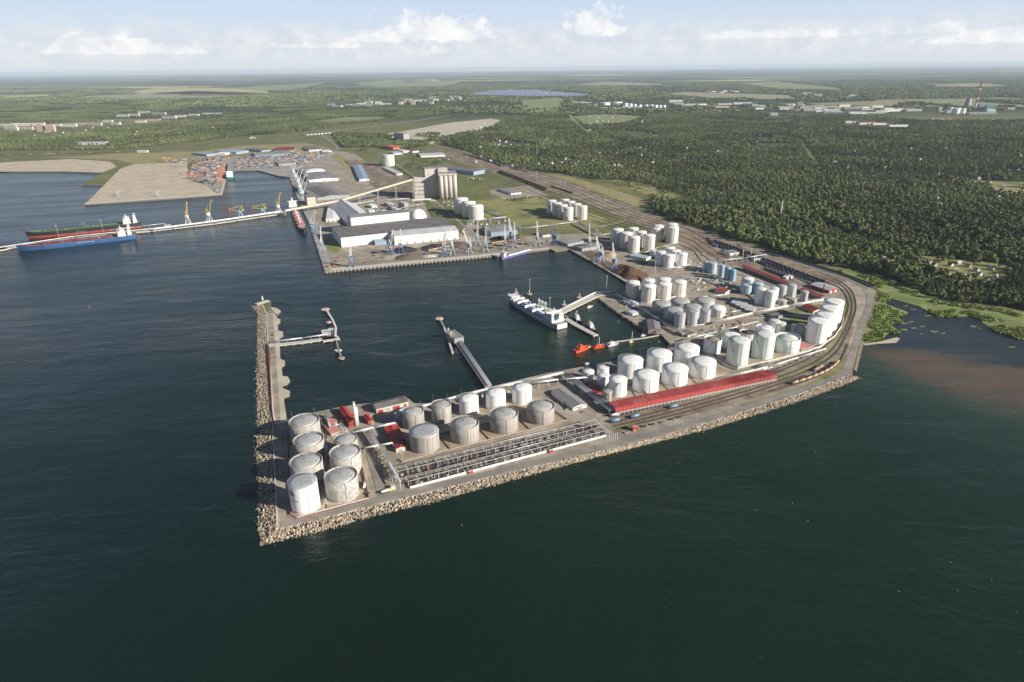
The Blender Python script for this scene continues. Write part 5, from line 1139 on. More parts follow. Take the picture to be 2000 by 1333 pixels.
pipe_rack('wide dark and silver pipe rack running down to the red canopy', [(1104, 730), (1150, 766), (1196, 801)], 6, 9, 9, 8, 'pipe_silver', 'steel_grey', .4, levels=2, deck=True)
pipe_rack('blue grey pipe bend beside the left tank of the inner basin row', [(772, 828), (779, 805), (792, 797), (812, 793)], 5, 5, 5, 7, 'tank_blue', 'steel_grey', .4)
pipe_rack('outer pipe rack on thin legs outside the walled yard', [(1412, 738), (1500, 718), (1560, 699), (1614, 682)], 5, 3, 3, 11)
pipe_rack('shore pipe rack along the basin from the trestle to the boathouse', [(1204, 574), (1250, 600), (1300, 632), (1336, 652)], 5, 6, 6, 9, 'pipe_silver', 'steel_white', .4, levels=2)
pipe_rack('long white pipe line in front of the grey tanks', [(1336, 664), (1400, 649), (1481, 629)], 5, 3, 3, 10, r=.6)
pipe_rack('white pipe rack from the grey tanks to the tall white tanks', [(1392, 630), (1470, 612), (1540, 598), (1610, 585)], 6, 5, 5, 10, levels=2)
pipe_rack('white pipe bridge above the low domed tanks', [(1346, 583), (1382, 580), (1420, 576)], 8, 3, 3, 10, r=.6)
pipe_rack('long white pipe bridge over the railway at the rail terminal', [(1398, 510), (1450, 505), (1497, 498)], 9, 3, 3, 12, r=.6, deck=True)
pipe_rack('white pipe line from the cluster tanks to the scrap quay', [(1296, 526), (1330, 521), (1350, 517)], 5, 3, 3, 9)
pipe_rack('white pipe bridge along the edge of the grass', [(1018, 447), (1070, 441), (1128, 433)], 6, 4, 4, 12, r=.6)
pipe_rack('grey lattice pipe bridge going down to the coal quay corner', [(1128, 434), (1150, 445), (1172, 457)], 8, 6, 6, 8, 'pipe_silver', 'steel_grey', levels=2)
pipe_rack('white pipe line left of the rail fan tanks', [(1172, 460), (1190, 457), (1205, 454)], 5, 3, 3, 9)
pipe_rack('pipe rack below the three large pale tanks', [(912, 432), (950, 428), (988, 424)], 7, 5, 5, 8, levels=2)
pipe_rack('dark pipe trench rack from the pale tanks to the blue warehouse', [(930, 405), (975, 420), (1016, 446)], 4, 5, 5, 9, 'pipe_silver', 'steel_grey')
pipe_rack('long pipe rack leading from the grain silo to the green gas tank', [(768, 318), (800, 340), (815, 352)], 4, 5, 4, 9, 'pipe_silver', 'steel_grey')
pipe_rack('white gallery pipes below the grain conveyor', [(664, 404), (730, 392), (800, 388), (850, 392)], 9, 4, 4, 12, levels=2)

# -- the two open loading racks
def data_of(mb, name, mats):
    o = mb.build(name, mats); me = o.data; bpy.data.objects.remove(o); return me
def arm_mesh():
    m = MB(); m.beam((0, 0, 0), (0, 0, 6.2), .22); m.beam((0, 0, 6.1), (0, -1.7, 4.2), .16); m.beam((0, -1.7, 4.2), (.3, -2.4, 1.6), .16); m.beam((0, 0, 6.0), (0, 1.5, 4.6), .16); m.beam((0, 1.5, 4.6), (.3, 2.2, 1.4), .16)
    m.box(-.6, -.5, 2.6, .6, .5, 3.0); m.beam((-.5, -.9, 3), (-.9, -2.2, .6), .14); m.beam((.6, .9, 3), (1.1, 2.0, .6), .14); m.cyl((-1.4, -.3, .7), (1.4, -.3, .7), .35, 6); return m
def loading_rack(label, A, B, width, H, bays):
    p, L, rz = lin(A, B); t = thing('loading_rack', label, 'loading rack', p, rz); hw_ = width / 2
    m = MB(); m.box(-2, -hw_ - .3, .36, L + 2, hw_ + .3, .6); m.build('deck', 'coal', t)
    fm = None
    for i in range(bays + 1):
        x = L * i / bays
        if fm is None:
            m = MB()
            for y in (-hw_, hw_): m.beam((0, y, 0), (0, y, H), .26)
            m.beam((0, -hw_, H), (0, hw_, H), .22); m.beam((0, -hw_, H - 1.6), (0, -hw_ + 1.6, H), .18); m.beam((0, hw_, H - 1.6), (0, hw_ - 1.6, H), .18)
            o = m.build('portal_frame', 'steel_white', t); fm = o.data
        else: o = obj('portal_frame', fm, t)
        o.location = (x, 0, 0)
    for y, z in ((-hw_, H + .2), (hw_, H + .2)):
        m = MB(); m.beam((0, y, z), (L, y, z), .36, .3); m.build('longitudinal_beam', 'steel_white', t)
    for k, (y, z, r) in enumerate(((hw_ - .7, H + .62, .3), (-1.0, 1.1, .3), (1.2, 1.1, .26))):
        m = MB(); m.cyl((0, y, z), (L, y, z), r, 8); m.build('pipe', 'pipe_silver', t)
    m = MB(); m.box(0, -.55, 3.05, L, .55, 3.2)
    m.build('walkway', 'steel_dark', t)
    for y in (-.55, .55): m = MB(); m.beam((0, y, 4.2), (L, y, 4.2), .09); m.build('handrail', 'steel_grey', t)
    am = None; n = int(L / 1.5)
    for i in range(n):
        x = L * (i + .5) / n + random.uniform(-.4, .4)
        if am is None: am = [data_of(arm_mesh(), 'loading_arm', q) for q in ('steel_dark', 'wagon_brown', 'rail_grey')]
        o2 = obj('loading_arm', random.choice((am[0], am[0], am[1], am[2])), t); o2.location = (x, random.uniform(-2.2, 2.2), .6); o2.rotation_euler = (0, 0, random.choice((0, math.pi)) + random.uniform(-.6, .6)); o2.scale = (1.15, 1.15, random.uniform(.75, 1.1))
    for i in range(int(L / 9)):
        m = MB(); x = L * (i + .5) / int(L / 9); y = random.choice((-1, 1)) * hw_ * .62; m.box(x - 1.2, y - .7, .6, x + 1.2, y + .7, .6 + random.uniform(.8, 1.8)); m.build('pump', random.choice(('concrete_pale', 'steel_grey', 'steel_dark', 'wagon_brown')), t)
    return t
loading_rack('long open steel loading rack, the back one of the pair', (775, 929), (1167, 835), 9.5, 7.6, 22)
loading_rack('long open steel loading rack, the front one beside the white wall', (796, 948), (1181, 848), 8.5, 7.0, 22)
ww = wall_thing('long white retaining wall in front of the loading racks', [(801, 955), (1000, 902), (1184, 853)], .5, 2.6, 'wall_white', 'retaining_wall')
p, L, rz = lin((801, 955), (1184, 853))
for i in range(12):
    o = MB().box(-.25, -.12, 1.1, .25, .02, 1.7).build('wall_lamp', 'steel_dark', ww); f = (i + .5) / 12; o.location = (p.x + math.cos(rz) * L * f + math.sin(rz) * .32, p.y + math.sin(rz) * L * f - math.cos(rz) * .32, LAND); o.rotation_euler = (0, 0, rz)
for i, (x, y, s) in enumerate(((919, 925, 2.4), (1076, 884, 2.3), (873, 902, 1.9), (1029, 862, 1.9), (1137, 834, 1.8))):
    t = thing('fire_cabinet', 'red fire cabinet ' + ('in front of the white wall, ' + ['left', 'right'][i] if i < 2 else 'inside the loading racks, ' + ['left', 'middle', 'right'][i - 2]), 'cabinet', at(x, y), rz, 'red fire cabinets')
    m = MB(); m.box(-s, -1, .3, s, 1, 3.2); m.build('body', 'red', t); m = MB(); m.box(-s - .2, -1.2, 3.2, s + .2, 1.2, 3.45); m.build('lid', 'concrete_pale', t); m = MB(); m.box(-s * .8, -1, 0, s * .8, 1, .3); m.build('plinth', 'concrete', t)
    if i < 2:
        m = MB(); m.beam((-s - .5, .6, 0), (-s - 4, 2.5, 4.5), .9, .2); m.build('stair', 'steel_white', t)
t = thing('end_gantry', 'white steel gantry closing the far end of the loading racks', 'gantry', (0, 0, 0))
for k, (x, y) in enumerate(((1157, 830), (1168, 838), (1180, 847), (1190, 856))):
    q = at(x, y); m = MB(); m.beam(q, q + Vector((0, 0, 8)), .4); m.build('post', 'steel_white', t)
q0 = at(1157, 830); q1 = at(1190, 856); m = MB(); m.beam(q0 + Vector((0, 0, 8)), q1 + Vector((0, 0, 8)), .7, .6); m.beam(q0 + Vector((0, 0, 6.8)), q1 + Vector((0, 0, 6.8)), .35); m.build('girder', 'steel_white', t)
t = thing('end_gantry', 'white pipe gantry at the near end of the loading racks', 'gantry', (0, 0, 0))
for k, (x, y) in enumerate(((762, 918), (768, 930), (774, 942), (783, 955))):
    q = at(x, y); m = MB(); m.beam(q, q + Vector((0, 0, 8.5)), .5); m.build('post', 'steel_white', t)
q0 = at(762, 918); q1 = at(783, 955); m = MB(); m.beam(q0 + Vector((0, 0, 8.5)), q1 + Vector((0, 0, 8.5)), 2.0, .8); m.build('girder', 'steel_white', t)
for k in range(7):
    a = at(1184 + k * 3.6, 869.5 - k * .9, Z4 + .1); b = at(1184 + k * 3.6, 851 - k * .9, Z4 + .1); a = a + (b - a) * .2
    strip('road_marking', None, .55, Z4, 'wall_white', False, [a, b])
t = thing('valve_cabin', 'small white valve cabin at the near corner of the loading racks', 'cabin', at(768, 955), .3); m = MB(); m.box(-2, -1.6, 0, 2, 1.6, 3.6); m.build('body', 'wall_white', t); m = MB(); m.box(-2.2, -1.8, 3.6, 2.2, 1.8, 3.8); m.build('roof', 'roof_light', t)

# -- red canopy over the rail loading track
p, L, rz = lin((1203, 813), (1515, 747)); t = thing('rail_canopy', 'very long red roofed canopy on white posts beside the tracks', 'canopy', p, rz)
D = 17.0; E_ = 7.6
def roofpiece(x0, x1, mat):
    m = MB(); k = .25
    for y0, z0, y1, z1 in ((-1.2, E_ - .9, 2.2, E_ + 1.6), (2.2, E_ + 1.6, D, E_ + 3.0)):
        m.hexa(((x0, y0, z0), (x1, y0, z0), (x1, y1, z1), (x0, y1, z1), (x0, y0, z0 + k), (x1, y0, z0 + k), (x1, y1, z1 + k), (x0, y1, z1 + k)), 1 if y0 < 0 else 0)
    o = m.build('roof_panel', [mat, 'red' if 'pale' in mat else mat], t)
    for i in range(int((x1 - x0) / 6) + 1):
        x = min(x0 + i * 6 + .1, x1 - .1); s = MB(); s.beam((x, 2.2, E_ + 1.9), (x, D, E_ + 3.3), .14, .08); s.beam((x, -1.2, E_ - .6), (x, 2.2, E_ + 1.9), .14, .08); s.build('roof_seam', mat, o)
roofpiece(-1, L * .70, 'red_roof_pale'); roofpiece(L * .70 + .02, L + 1, 'red_roof_deep')
m = MB(); m.box(-1.1, -1.35, E_ - 1.5, L * .7, -1.22, E_ - .7); m.build('fascia', 'red', t); m = MB(); m.box(L * .7 + .02, -1.35, E_ - 1.5, L + 1.1, -1.22, E_ - .7); m.build('fascia', 'red', t)
n = 42; pm_ = None
for i in range(n + 1):
    x = L * i / n
    if pm_ is None:
        m = MB()
        for y in (0, D - 1): m.beam((0, y, 0), (0, y, E_ + (1.0 if y == 0 else 2.8)), .32)
        m.beam((0, 0, E_ - .2), (0, D - 1, E_ - .2), .3); m.beam((0, -.6, 3.6), (0, 2.4, 3.6), .2); o = m.build('post_frame', 'steel_white', t); pm_ = o.data
    else: o = obj('post_frame', pm_, t)
    o.location = (x, 0, 0)
for y, z, w in ((-.5, 3.7, 1.1), (1.6, 3.7, .5)): m = MB(); m.beam((0, y, z), (L, y, z), w, .2); m.build('walkway', 'steel_white', t)
for y, z in ((.4, 5.0), (2.4, 5.2), (3.2, 4.6)): m = MB(); m.cyl((0, y, z), (L, y, z), .28, 6); m.build('pipe', 'pipe_silver', t)
for i in range(40):
    x = L * (i + .5) / 40; m = MB(); m.beam((x, .2, 4), (x + .8, -1.4, 1.8), .16); m.beam((x, .2, 6), (x, .2, 3.6), .14); m.build('loading_arm', 'steel_grey', t)
# second red roofed rail hall inside the rail terminal
p, L, rz = lin((1446, 526), (1603, 588)); t = thing('rail_hall', 'long red roofed unloading hall on the diagonal of the rail terminal', 'canopy', p, rz); D = 13
for x0, x1, mt in ((0, L * .72, 'red_roof_pale'), (L * .76, L, 'red_roof_pale')):
    m = MB(); m.hexa(((x0, -1, 6.2), (x1, -1, 6.2), (x1, D / 2, 8.2), (x0, D / 2, 8.2), (x0, -1, 6.5), (x1, -1, 6.5), (x1, D / 2, 8.5), (x0, D / 2, 8.5))); m.hexa(((x0, D / 2, 8.2), (x1, D / 2, 8.2), (x1, D + 1, 6.2), (x0, D + 1, 6.2), (x0, D / 2, 8.5), (x1, D / 2, 8.5), (x1, D + 1, 6.5), (x0, D + 1, 6.5))); m.build('roof_panel', mt, t)
for i in range(31):
    x = L * i / 30; m = MB()
    for y in (0, D): m.beam((x, y, 0), (x, y, 6.4), .4)
    m.build('post_frame', 'steel_grey', t)
m = MB(); m.box(0, D * .45, 0, L, D * .55, 2.5); m.build('platform', 'concrete', t)
# ------------------------------------------------------------------ grain and coal port
hall('long white warehouse with dark flat roof on the grain quay', (667.5, 483.5), (886, 459), (655.5, 462), ('y', 465), 1.2, 'wall_white', 'roof_dark', 'warehouse', stripes=1, doors=0, vents=0, axis='x')
hall('white warehouse annex with pale sheet roof in front of the dark roofed one', (771, 479.5), (896, 467.5), (764, 468), ('y', 462), 4.5, 'wall_white', 'roof_light', 'warehouse', stripes=1, doors=8, dmat='wall_grey')
hall('glazed blue lean-to at the warehouse front', (733, 480), (757, 477.5), (731, 476), 9, 1.5, 'wall_blue', 'roof_blue', 'annex')
hall('tall white striped fertiliser hall with flat roof', (688, 459), (801, 446.5), (684, 452), ('y', 426), .3, 'wall_white', 'roof_mid', 'storage_hall', stripes=2)
hall('steep grey A-frame storage hall behind the striped hall', (681, 444), (738, 438), (661, 407), 9.0, 17, 'wall_cream', 'roof_light', 'storage_hall', axis='y')
hall('small white roofed shed left of the A-frame hall', (637, 434), (664, 432.5), (629, 411.5), 7, 2.5, 'wall_white', 'roof_white', 'shed', 'shed', axis='y', doors=3)
hall('broad grey roofed warehouse with dark middle bay on the west quay', (619, 393), (684, 386), (607, 363), 9, 3, 'wall_grey', 'roof_mid', 'warehouse', axis='y', doors=4)
hall('dark raised middle bay of the grey west quay warehouse', (632, 391.5), (665, 388), (624, 371), 11, 3, 'wall_blue', 'roof_dark', 'warehouse_bay', axis='y')
hall('grey roofed warehouse behind the broad one on the west quay', (604, 357), (661, 353), (594, 333), 9, 3, 'wall_white', 'roof_mid', 'warehouse', axis='y', doors=3)
t = thing('arched_hall', 'white arched fabric hall beside the grey warehouses', 'hall', *lin((597, 343), (637, 340.5))[::2]); L = lin((597, 343), (637, 340.5))[1]; m = MB(); n = 12
for i in range(n):
    a0, a1 = math.pi * i / n, math.pi * (i + 1) / n; c = lambda a, y: (L / 2 - L / 2 * math.cos(a), y, 9 + 9 * math.sin(a)); m.poly((c(a0, 0), c(a0, 50), c(a1, 50), c(a1, 0)))
m.build('roof', 'roof_white', t); m = MB(); m.box(.2, .2, 0, L - .2, 49.8, 9.2); m.poly([(L / 2 - L / 2 * math.cos(math.pi * i / n), .3, 9 + 9 * math.sin(math.pi * i / n)) for i in range(n + 1)]); m.build('wall', 'wall_white', t)
hall('long blue roofed freight shed with white gable', (702, 355), (721, 354), (679, 327.5), 7, 3, 'wall_white', 'roof_blue', 'freight_shed', axis='y', doors=2, dmat='wall_blue')
hall('square beige transfer tower on the west quay', (601, 402), (618, 400.5), (600, 396), 24, .3, 'wall_cream', 'roof_mid', 'transfer_tower', 'tower', wins=3)
hall('blue grey warehouse with pale blue front behind the coal quay', (959, 463), (1011, 458), (943, 450), 11, 3, 'wall_blue', 'roof_mid', 'warehouse', doors=4)
hall('small white canteen near the coal quay cranes', (1060, 464), (1075, 462), (1053, 457), 5, .3, 'wall_white', 'roof_dark', 'canteen', wins=4)
hall('lone grey roofed white depot on the paved square', (998, 381.5), (1018, 379.5), (985, 371), 6, 1, 'wall_white', 'roof_mid', 'depot', doors=2)
hall('blue lattice sided power house beyond the grain silo', (925, 343), (947, 339), (898, 322), 14, .5, 'wall_blue', 'roof_dark', 'power_house', wins=6)
hall('long white office row above the marshalling yard', (822, 308), (870, 306), (820, 303), 7, .3, 'wall_white', 'roof_light', 'office', wins=10)
hall('white sheds at the end of the green gas tank', (748, 330), (775, 343), (752, 326), 6, .3, 'wall_white', 'roof_light', 'shed', 'shed', doors=3)
hall('tall grey elevator house on the hill road', (789, 277), (800, 276), (788, 273), 42, .5, 'wall_grey', 'roof_mid', 'elevator_house', 'tower', wins=2)
hall('orange brick works beyond the marshalling yard', (768, 294), (788, 292), (767, 288), 14, 2, 'roof_terracotta', 'roof_terracotta', 'brick_works')
for i, (a, b, c, e, w, r) in enumerate((((735, 285.5), (755, 282), (733, 282), 6, 'wall_white', 'roof_light'), ((770, 303), (786, 302), (769, 299), 7, 'wall_white', 'roof_light'), ((788, 299), (800, 298), (787, 294), 8, 'wall_white', 'roof_light'), ((806, 299), (818, 298), (805, 294), 8, 'wall_white', 'red_roof_deep'),
                                        ((776, 280), (790, 279), (775, 277), 7, 'wall_white', 'roof_mid'), ((604, 297), (630, 295.5), (603, 289), 9, 'wall_white', 'roof_dark'), ((630, 300), (648, 299), (629, 297), 8, 'wall_white', 'roof_white'), ((404, 306), (421, 304), (402, 300), 9, 'wall_blue', 'roof_blue'),
                                        ((440, 303.5), (455, 300), (438, 299), 8, 'wall_white', 'roof_white'), ((462, 302), (486, 298), (460, 294), 10, 'wall_blue', 'roof_blue'), ((511, 298.5), (528, 296.5), (508, 292), 10, 'wall_blue', 'roof_dark'), ((536, 298.5), (575, 297), (534, 292), 9, 'wall_grey', 'red_roof_deep'), ((498, 307), (570, 303), (497, 301), 8, 'wall_blue', 'roof_mid'), ((545, 325), (572, 323), (544, 320), 9, 'wall_blue', 'roof_mid'),
                                        ((700, 339), (712, 338), (699, 336), 5, 'wall_white', 'roof_light'))):
    hall(['white', 'blue', 'red roofed'][0 if w == 'wall_white' else 1 if w == 'wall_blue' else 2] + ' distant port shed, ' + ['by the pond trees', 'left of the brick works', 'right of the brick works', 'right end below the hill road', 'under the elevator house', 'with dark roof at the road junction', 'long low one at the container gate', 'far left beside the orange wagons', 'small one next to the blue sheds', 'with pale blue roof behind the containers', 'with dark roof behind the containers', 'long one with red roof end', 'lowest and longest behind the container stacks', 'at the quay end of the container yard', 'near the blue freight shed'][i], a, b, c, e, 1.2, w, r, 'port_shed', doors=2)
for i in range(8): hall('small white hut of the truck park, %s' % ORD[i] , (600 + i * 7, 265 - i * .6), (604 + i * 7, 264.6 - i * .6), (599.6 + i * 7, 263.5 - i * .6), 4, .3, 'wall_white', 'roof_light', 'hut', 'hut')

# -- grain silo
p, L, rz = lin((859, 391), (894, 389.5)); t = thing('grain_silo', 'massive beige concrete grain silo with round bins', 'silo', p, rz); H = ht(859, 391, 340); D = 62.0; r = L / 8
for j in range(7):
    for i in range(4):
        if j not in (0, 6) and i not in (0, 3): continue
        m = MB(); m.cyl((r + i * 2 * r, r + j * (D - 2 * r) / 6, 4), (r + i * 2 * r, r + j * (D - 2 * r) / 6, H - 5), r * .995, 20); m.build('bin', 'silo_concrete', t)
m = MB(); m.box(r, r * .7, 3, L - r, D - r * .7, H - 5); m.build('core', 'silo_concrete', t)
m = MB(); m.box(-.6, -.6, H - 5, L + .6, D + .6, H); m.build('gallery', 'silo_concrete', t); m = MB(); m.box(-.9, -.9, H, L + .9, D + .9, H + .6); m.build('roof', 'roof_mid', t)
for i in range(5): m = MB(); m.box(i * L / 5 + .3, .3, 0, i * L / 5 + 1.6, 1.6, 4.2); m.build('pier', 'concrete', t)
m = MB(); m.box(1, D * .5, H + .6, L * .55, D - 2, H + 12); m.build('headhouse', 'silo_concrete', t)
for i in range(8): m = MB(); m.cyl((3 + i * 3, D * .55 + i * 2.4, H + 12), (3 + i * 3, D * .55 + i * 2.4, H + 14), .9, 6); m.build('vent', 'steel_grey', t)
p2, L2, rz2 = lin((836, 389), (853, 388)); t = thing('elevator_tower', 'taller shaded concrete tower joined to the silo', 'tower', p2, rz2); H2 = ht(836, 389, 331); m = MB(); m.box(-4, 10, 0, L2 + 8, 48, H2); m.build('wall', 'silo_concrete', t); m = MB(); m.box(-4.6, 9.4, H2, L2 + 8.6, 48.6, H2 + .8); m.build('roof', 'roof_mid', t)
for k in range(3): m = MB(); m.box(-4.1, 16 + k * 9, 12, -3.9, 18 + k * 9, H2 - 8); m.build('window', 'glass', t)
p2, L2, rz2 = lin((811, 389), (834, 388)); t = thing('working_house', 'lower concrete working house with rows of windows beside the silo', 'building', p2, rz2); H2 = ht(811, 389, 348)
m = MB(); m.box(0, 0, 0, L2, 30, H2); m.build('wall', 'silo_concrete', t); m = MB(); m.box(-.5, -.5, H2, L2 + .5, 30.5, H2 + .6); m.build('roof', 'roof_light', t)
for k in range(4):
    for i in range(6): m = MB(); x = L2 * (i + .5) / 6; z = H2 * (.18 + .19 * k); m.box(x - 1.6, -.1, z, x + 1.6, .05, z + 3); m.build('window', 'glass', t)
# -- conveyor gallery from the pier head up to the silo
def gallery(label, pts, w, h, mat, supp, roofm='wall_cream'):
    t = thing('conveyor', label, 'conveyor', (0, 0, 0)); P = [at(x, y, LAND + z) for x, y, z in pts]
    m = MB(); rf = MB()
    for a, b in zip(P, P[1:]): m.beam(a, b, w, h); rf.beam(a + Vector((0, 0, h / 2 + .1)), b + Vector((0, 0, h / 2 + .1)), w + .4, .25)
    m.build('gallery', mat, t); rf.build('roof', roofm, t)
    for a, b in zip(P, P[1:]):
        n = max(1, int((b - a).length / supp))
        for i in range(n + 1):
            c = a + (b - a) * (i / n)
            if c.z - LAND < 6: continue
            s = MB()
            for dx, dy in ((-2, -1.6), (2, -1.6), (2, 1.6), (-2, 1.6)): s.beam((c.x + dx * 1.2, c.y + dy * 1.2, LAND), (c.x + dx * .7, c.y + dy * .7, c.z - h / 2), .5)
            for zz in (.3, .6, .9):
                q = LAND + (c.z - LAND - h / 2) * zz; s.beam((c.x - 2, c.y - 1.8, q), (c.x + 2, c.y - 1.8, q), .3); s.beam((c.x - 2, c.y + 1.8, q), (c.x + 2, c.y + 1.8, q), .3)
            s.build('trestle', 'silo_concrete', t)
    return t
gallery('long cream conveyor gallery climbing from the pier head to the silo', [(556, 412, 14), (600, 404, 16), (665, 392, 22), (806, 351, 62)], 5, 4.5, 'wall_cream', 55)
gallery('low white conveyor at the foot of the grain silo', [(806, 391, 12), (842, 389, 12)], 4, 3.5, 'wall_white', 25, 'roof_light')
gallery('white pier conveyor above the cranes of the long pier', [(300, 447, 8), (420, 432, 8), (548, 413, 10)], 4, 3, 'wall_white', 45, 'wall_cream')
# -- white sphere-roofed store, fertiliser plant clutter
p = at(816.7, 430); r = 16.5 * mpp(p); t = thing('dome_store', 'white dome shaped store behind the striped hall', 'dome', p); m = MB(); m.lathe([(r, 0), (r, r * .35)] + [(r * math.cos(R(a)), r * .35 + r * .95 * math.sin(R(a))) for a in (12, 25, 38, 52, 66, 80, 89.9)], 32); m.build('shell', 'tank_white', t); m = MB(); m.cyl((0, 0, r * 1.28), (0, 0, r * 1.45), 1.6, 10); m.build('cap', 'steel_grey', t)
for i, (x, y, s, hh, mt, rf_) in enumerate(((722, 419, 1.0, 10, 'wall_white', 'roof_light'), (736, 417, .8, 9, 'wall_blue', 'roof_mid'), (750, 420, .9, 8, 'wall_white', 'roof_light'), (766, 414, .8, 13, 'wall_grey', 'roof_mid'), (778, 418, .7, 11, 'wall_white', 'roof_light'), (790, 410, .7, 18, 'wall_grey', 'roof_light'), (760, 405, .9, 8, 'wall_grey', 'roof_light'), (727, 408, .9, 7, 'wall_white', 'roof_white'))):
    hall('small process building behind the striped hall, %s' % ORD[i], (x, y), (x + 11 * s, y - 1.2), (x - 1, y - 5), hh, 1, mt, rf_, 'process_building', doors=1)
pipe_rack('silver dust pipes between silo and fertiliser plant', [(770, 412), (790, 405), (806, 402), (830, 398)], 12, 4, 4, 12, 'pipe_silver', 'steel_grey', .7)
column('slim process stack behind the striped hall', 799, 412, 396, .9, 'steel_grey')
# -- heaps on the quay
def heap(label, pts, h, mat, seed=1, jag=.25, cat='heap', z=Z2):
    """loose heap: footprint polygon in the survey, raised to a rough ridge"""
    P = [at(x, y, z) for x, y in pts]; c = sum(P, Vector()) / len(P); r_ = random.Random(seed); n = 26; m = MB(); rings = 7
    ang = [(math.atan2(p.y - c.y, p.x - c.x), (p - c).length) for p in P]; ang.sort(); A = [a for a, _ in ang]; D_ = [d for _, d in ang]
    A = [A[-1] - 6.2832] + A + [A[0] + 6.2832]; D_ = [D_[-1]] + D_ + [D_[0]]
    for k in range(rings):
        f = 1 - k / (rings - 1)
        for i in range(n):
            a = -math.pi + 6.2832 * i / n; d = float(np.interp(a, A, D_)) * f * (1 + r_.uniform(-.06, .06)); zz = h * (1 - f ** 1.15) * (1 + r_.uniform(-jag, jag) * (k > 0)); m.v.append((c.x + d * math.cos(a), c.y + d * math.sin(a), z - .1 + zz))
    for k in range(rings - 1):
        for i in range(n):
            j = (i + 1) % n; m._f((k * n + i, k * n + j, (k + 1) * n + j, (k + 1) * n + i), 0, True)
    return tag(m.build('bulk_heap', mat), label, cat)
heap('big rusty brown scrap heap on the east quay', [(1202, 522), (1215, 515), (1240, 528), (1256, 545), (1240, 551), (1215, 538)], 11, 'scrap', 3, .4)
heap('low beige gravel heap at the front of the grain quay', [(772, 508), (790, 497), (818, 496), (820, 503), (798, 508)], 7, 'earth_pile', 4, .1)
heap('black coal heap behind the crane pair on the grain quay', [(770, 492), (785, 482), (805, 484), (812, 491), (795, 495)], 8, 'coal', 5)
heap('long dark heap in front of the white annex', [(824, 490), (835, 480), (862, 476), (868, 483), (845, 488)], 7, 'coal', 6)
heap('brown heap right of the white annex', [(878, 484), (900, 473), (914, 478), (905, 484)], 6, 'earth_pile', 7)
heap('black coal heap in front of the blue warehouse', [(962, 472), (975, 462), (990, 465), (985, 472)], 8, 'coal', 8)
heap('dark brown heap beside the blue warehouse', [(1002, 468), (1012, 459), (1024, 466), (1012, 470)], 8, 'earth_pile', 9)
heap('round flat patch of dark spill on the empty quay', [(712, 510), (725, 507), (738, 508), (736, 512), (722, 514)], .25, 'asphalt', 10)
heap('pale salt heap under a white sheet by the quay front', [(826, 503), (830, 497), (852, 496), (853, 502)], 4, 'concrete_pale', 11, .05)
heap('pile of pale timber logs on the coal quay corner', [(1180, 497), (1186, 492), (1200, 500), (1195, 505)], 4, 'wood', 12, .4)
# quay fenders
def fenders(px, n, label, mat='steel_dark'):
    t = thing('fender_row', label, 'fenders', (0, 0, 0)); a, b = at(*px[0], LAND), at(*px[1], LAND); me = None; d = (b - a); rz = math.atan2(d.y, d.x)
    for i in range(n):
        if me is None: o = MB().box(-1.1, -1.3, -2.6, 1.1, .0, .3).build('fender', mat, t); me = o.data
        else: o = obj('fender', me, t)
        o.location = a + d * ((i + .5) / n); o.rotation_euler = (0, 0, rz)
fenders(((634, 531.5), (975, 499)), 46, 'row of fender blocks along the grain quay', 'concrete_pale'); fenders(((163, 400), (434, 381)), 26, 'row of black fenders along the sandy quay')
sheet('quay_edge', [(634.5, 531), (975, 498.6), (1074, 486.6), (1072, 483.5), (975, 494.5), (634, 526)], Z3, 'concrete_pale'); sheet('quay_edge', [(164, 399.7), (434, 380.8), (440.5, 353), (437, 353), (431, 378), (168, 396)], Z3, 'concrete_pale')
sheet('quay_apron', [(586, 399), (604, 437), (634.5, 531), (648, 528), (640, 490), (622, 437), (600, 399)], Z2 + .3, 'paving_grey')
sheet('lawn', [(622, 470), (640, 466), (664, 468), (668, 484), (660, 494), (640, 492), (630, 482)], Z3, 'grass_lush'); sheet('lawn', [(795, 487), (860, 477), (895, 472), (896, 475), (850, 482), (800, 491)], Z3, 'grass_lush')
sheet('verge', [(860, 430), (885, 470), (893, 466), (880, 440), (868, 425)], Z3 + .1, 'grass'); sheet('dirt_strip', [(1130, 489), (1180, 522), (1222, 547), (1232, 540), (1190, 512), (1150, 486)], Z2, 'earth_pile')

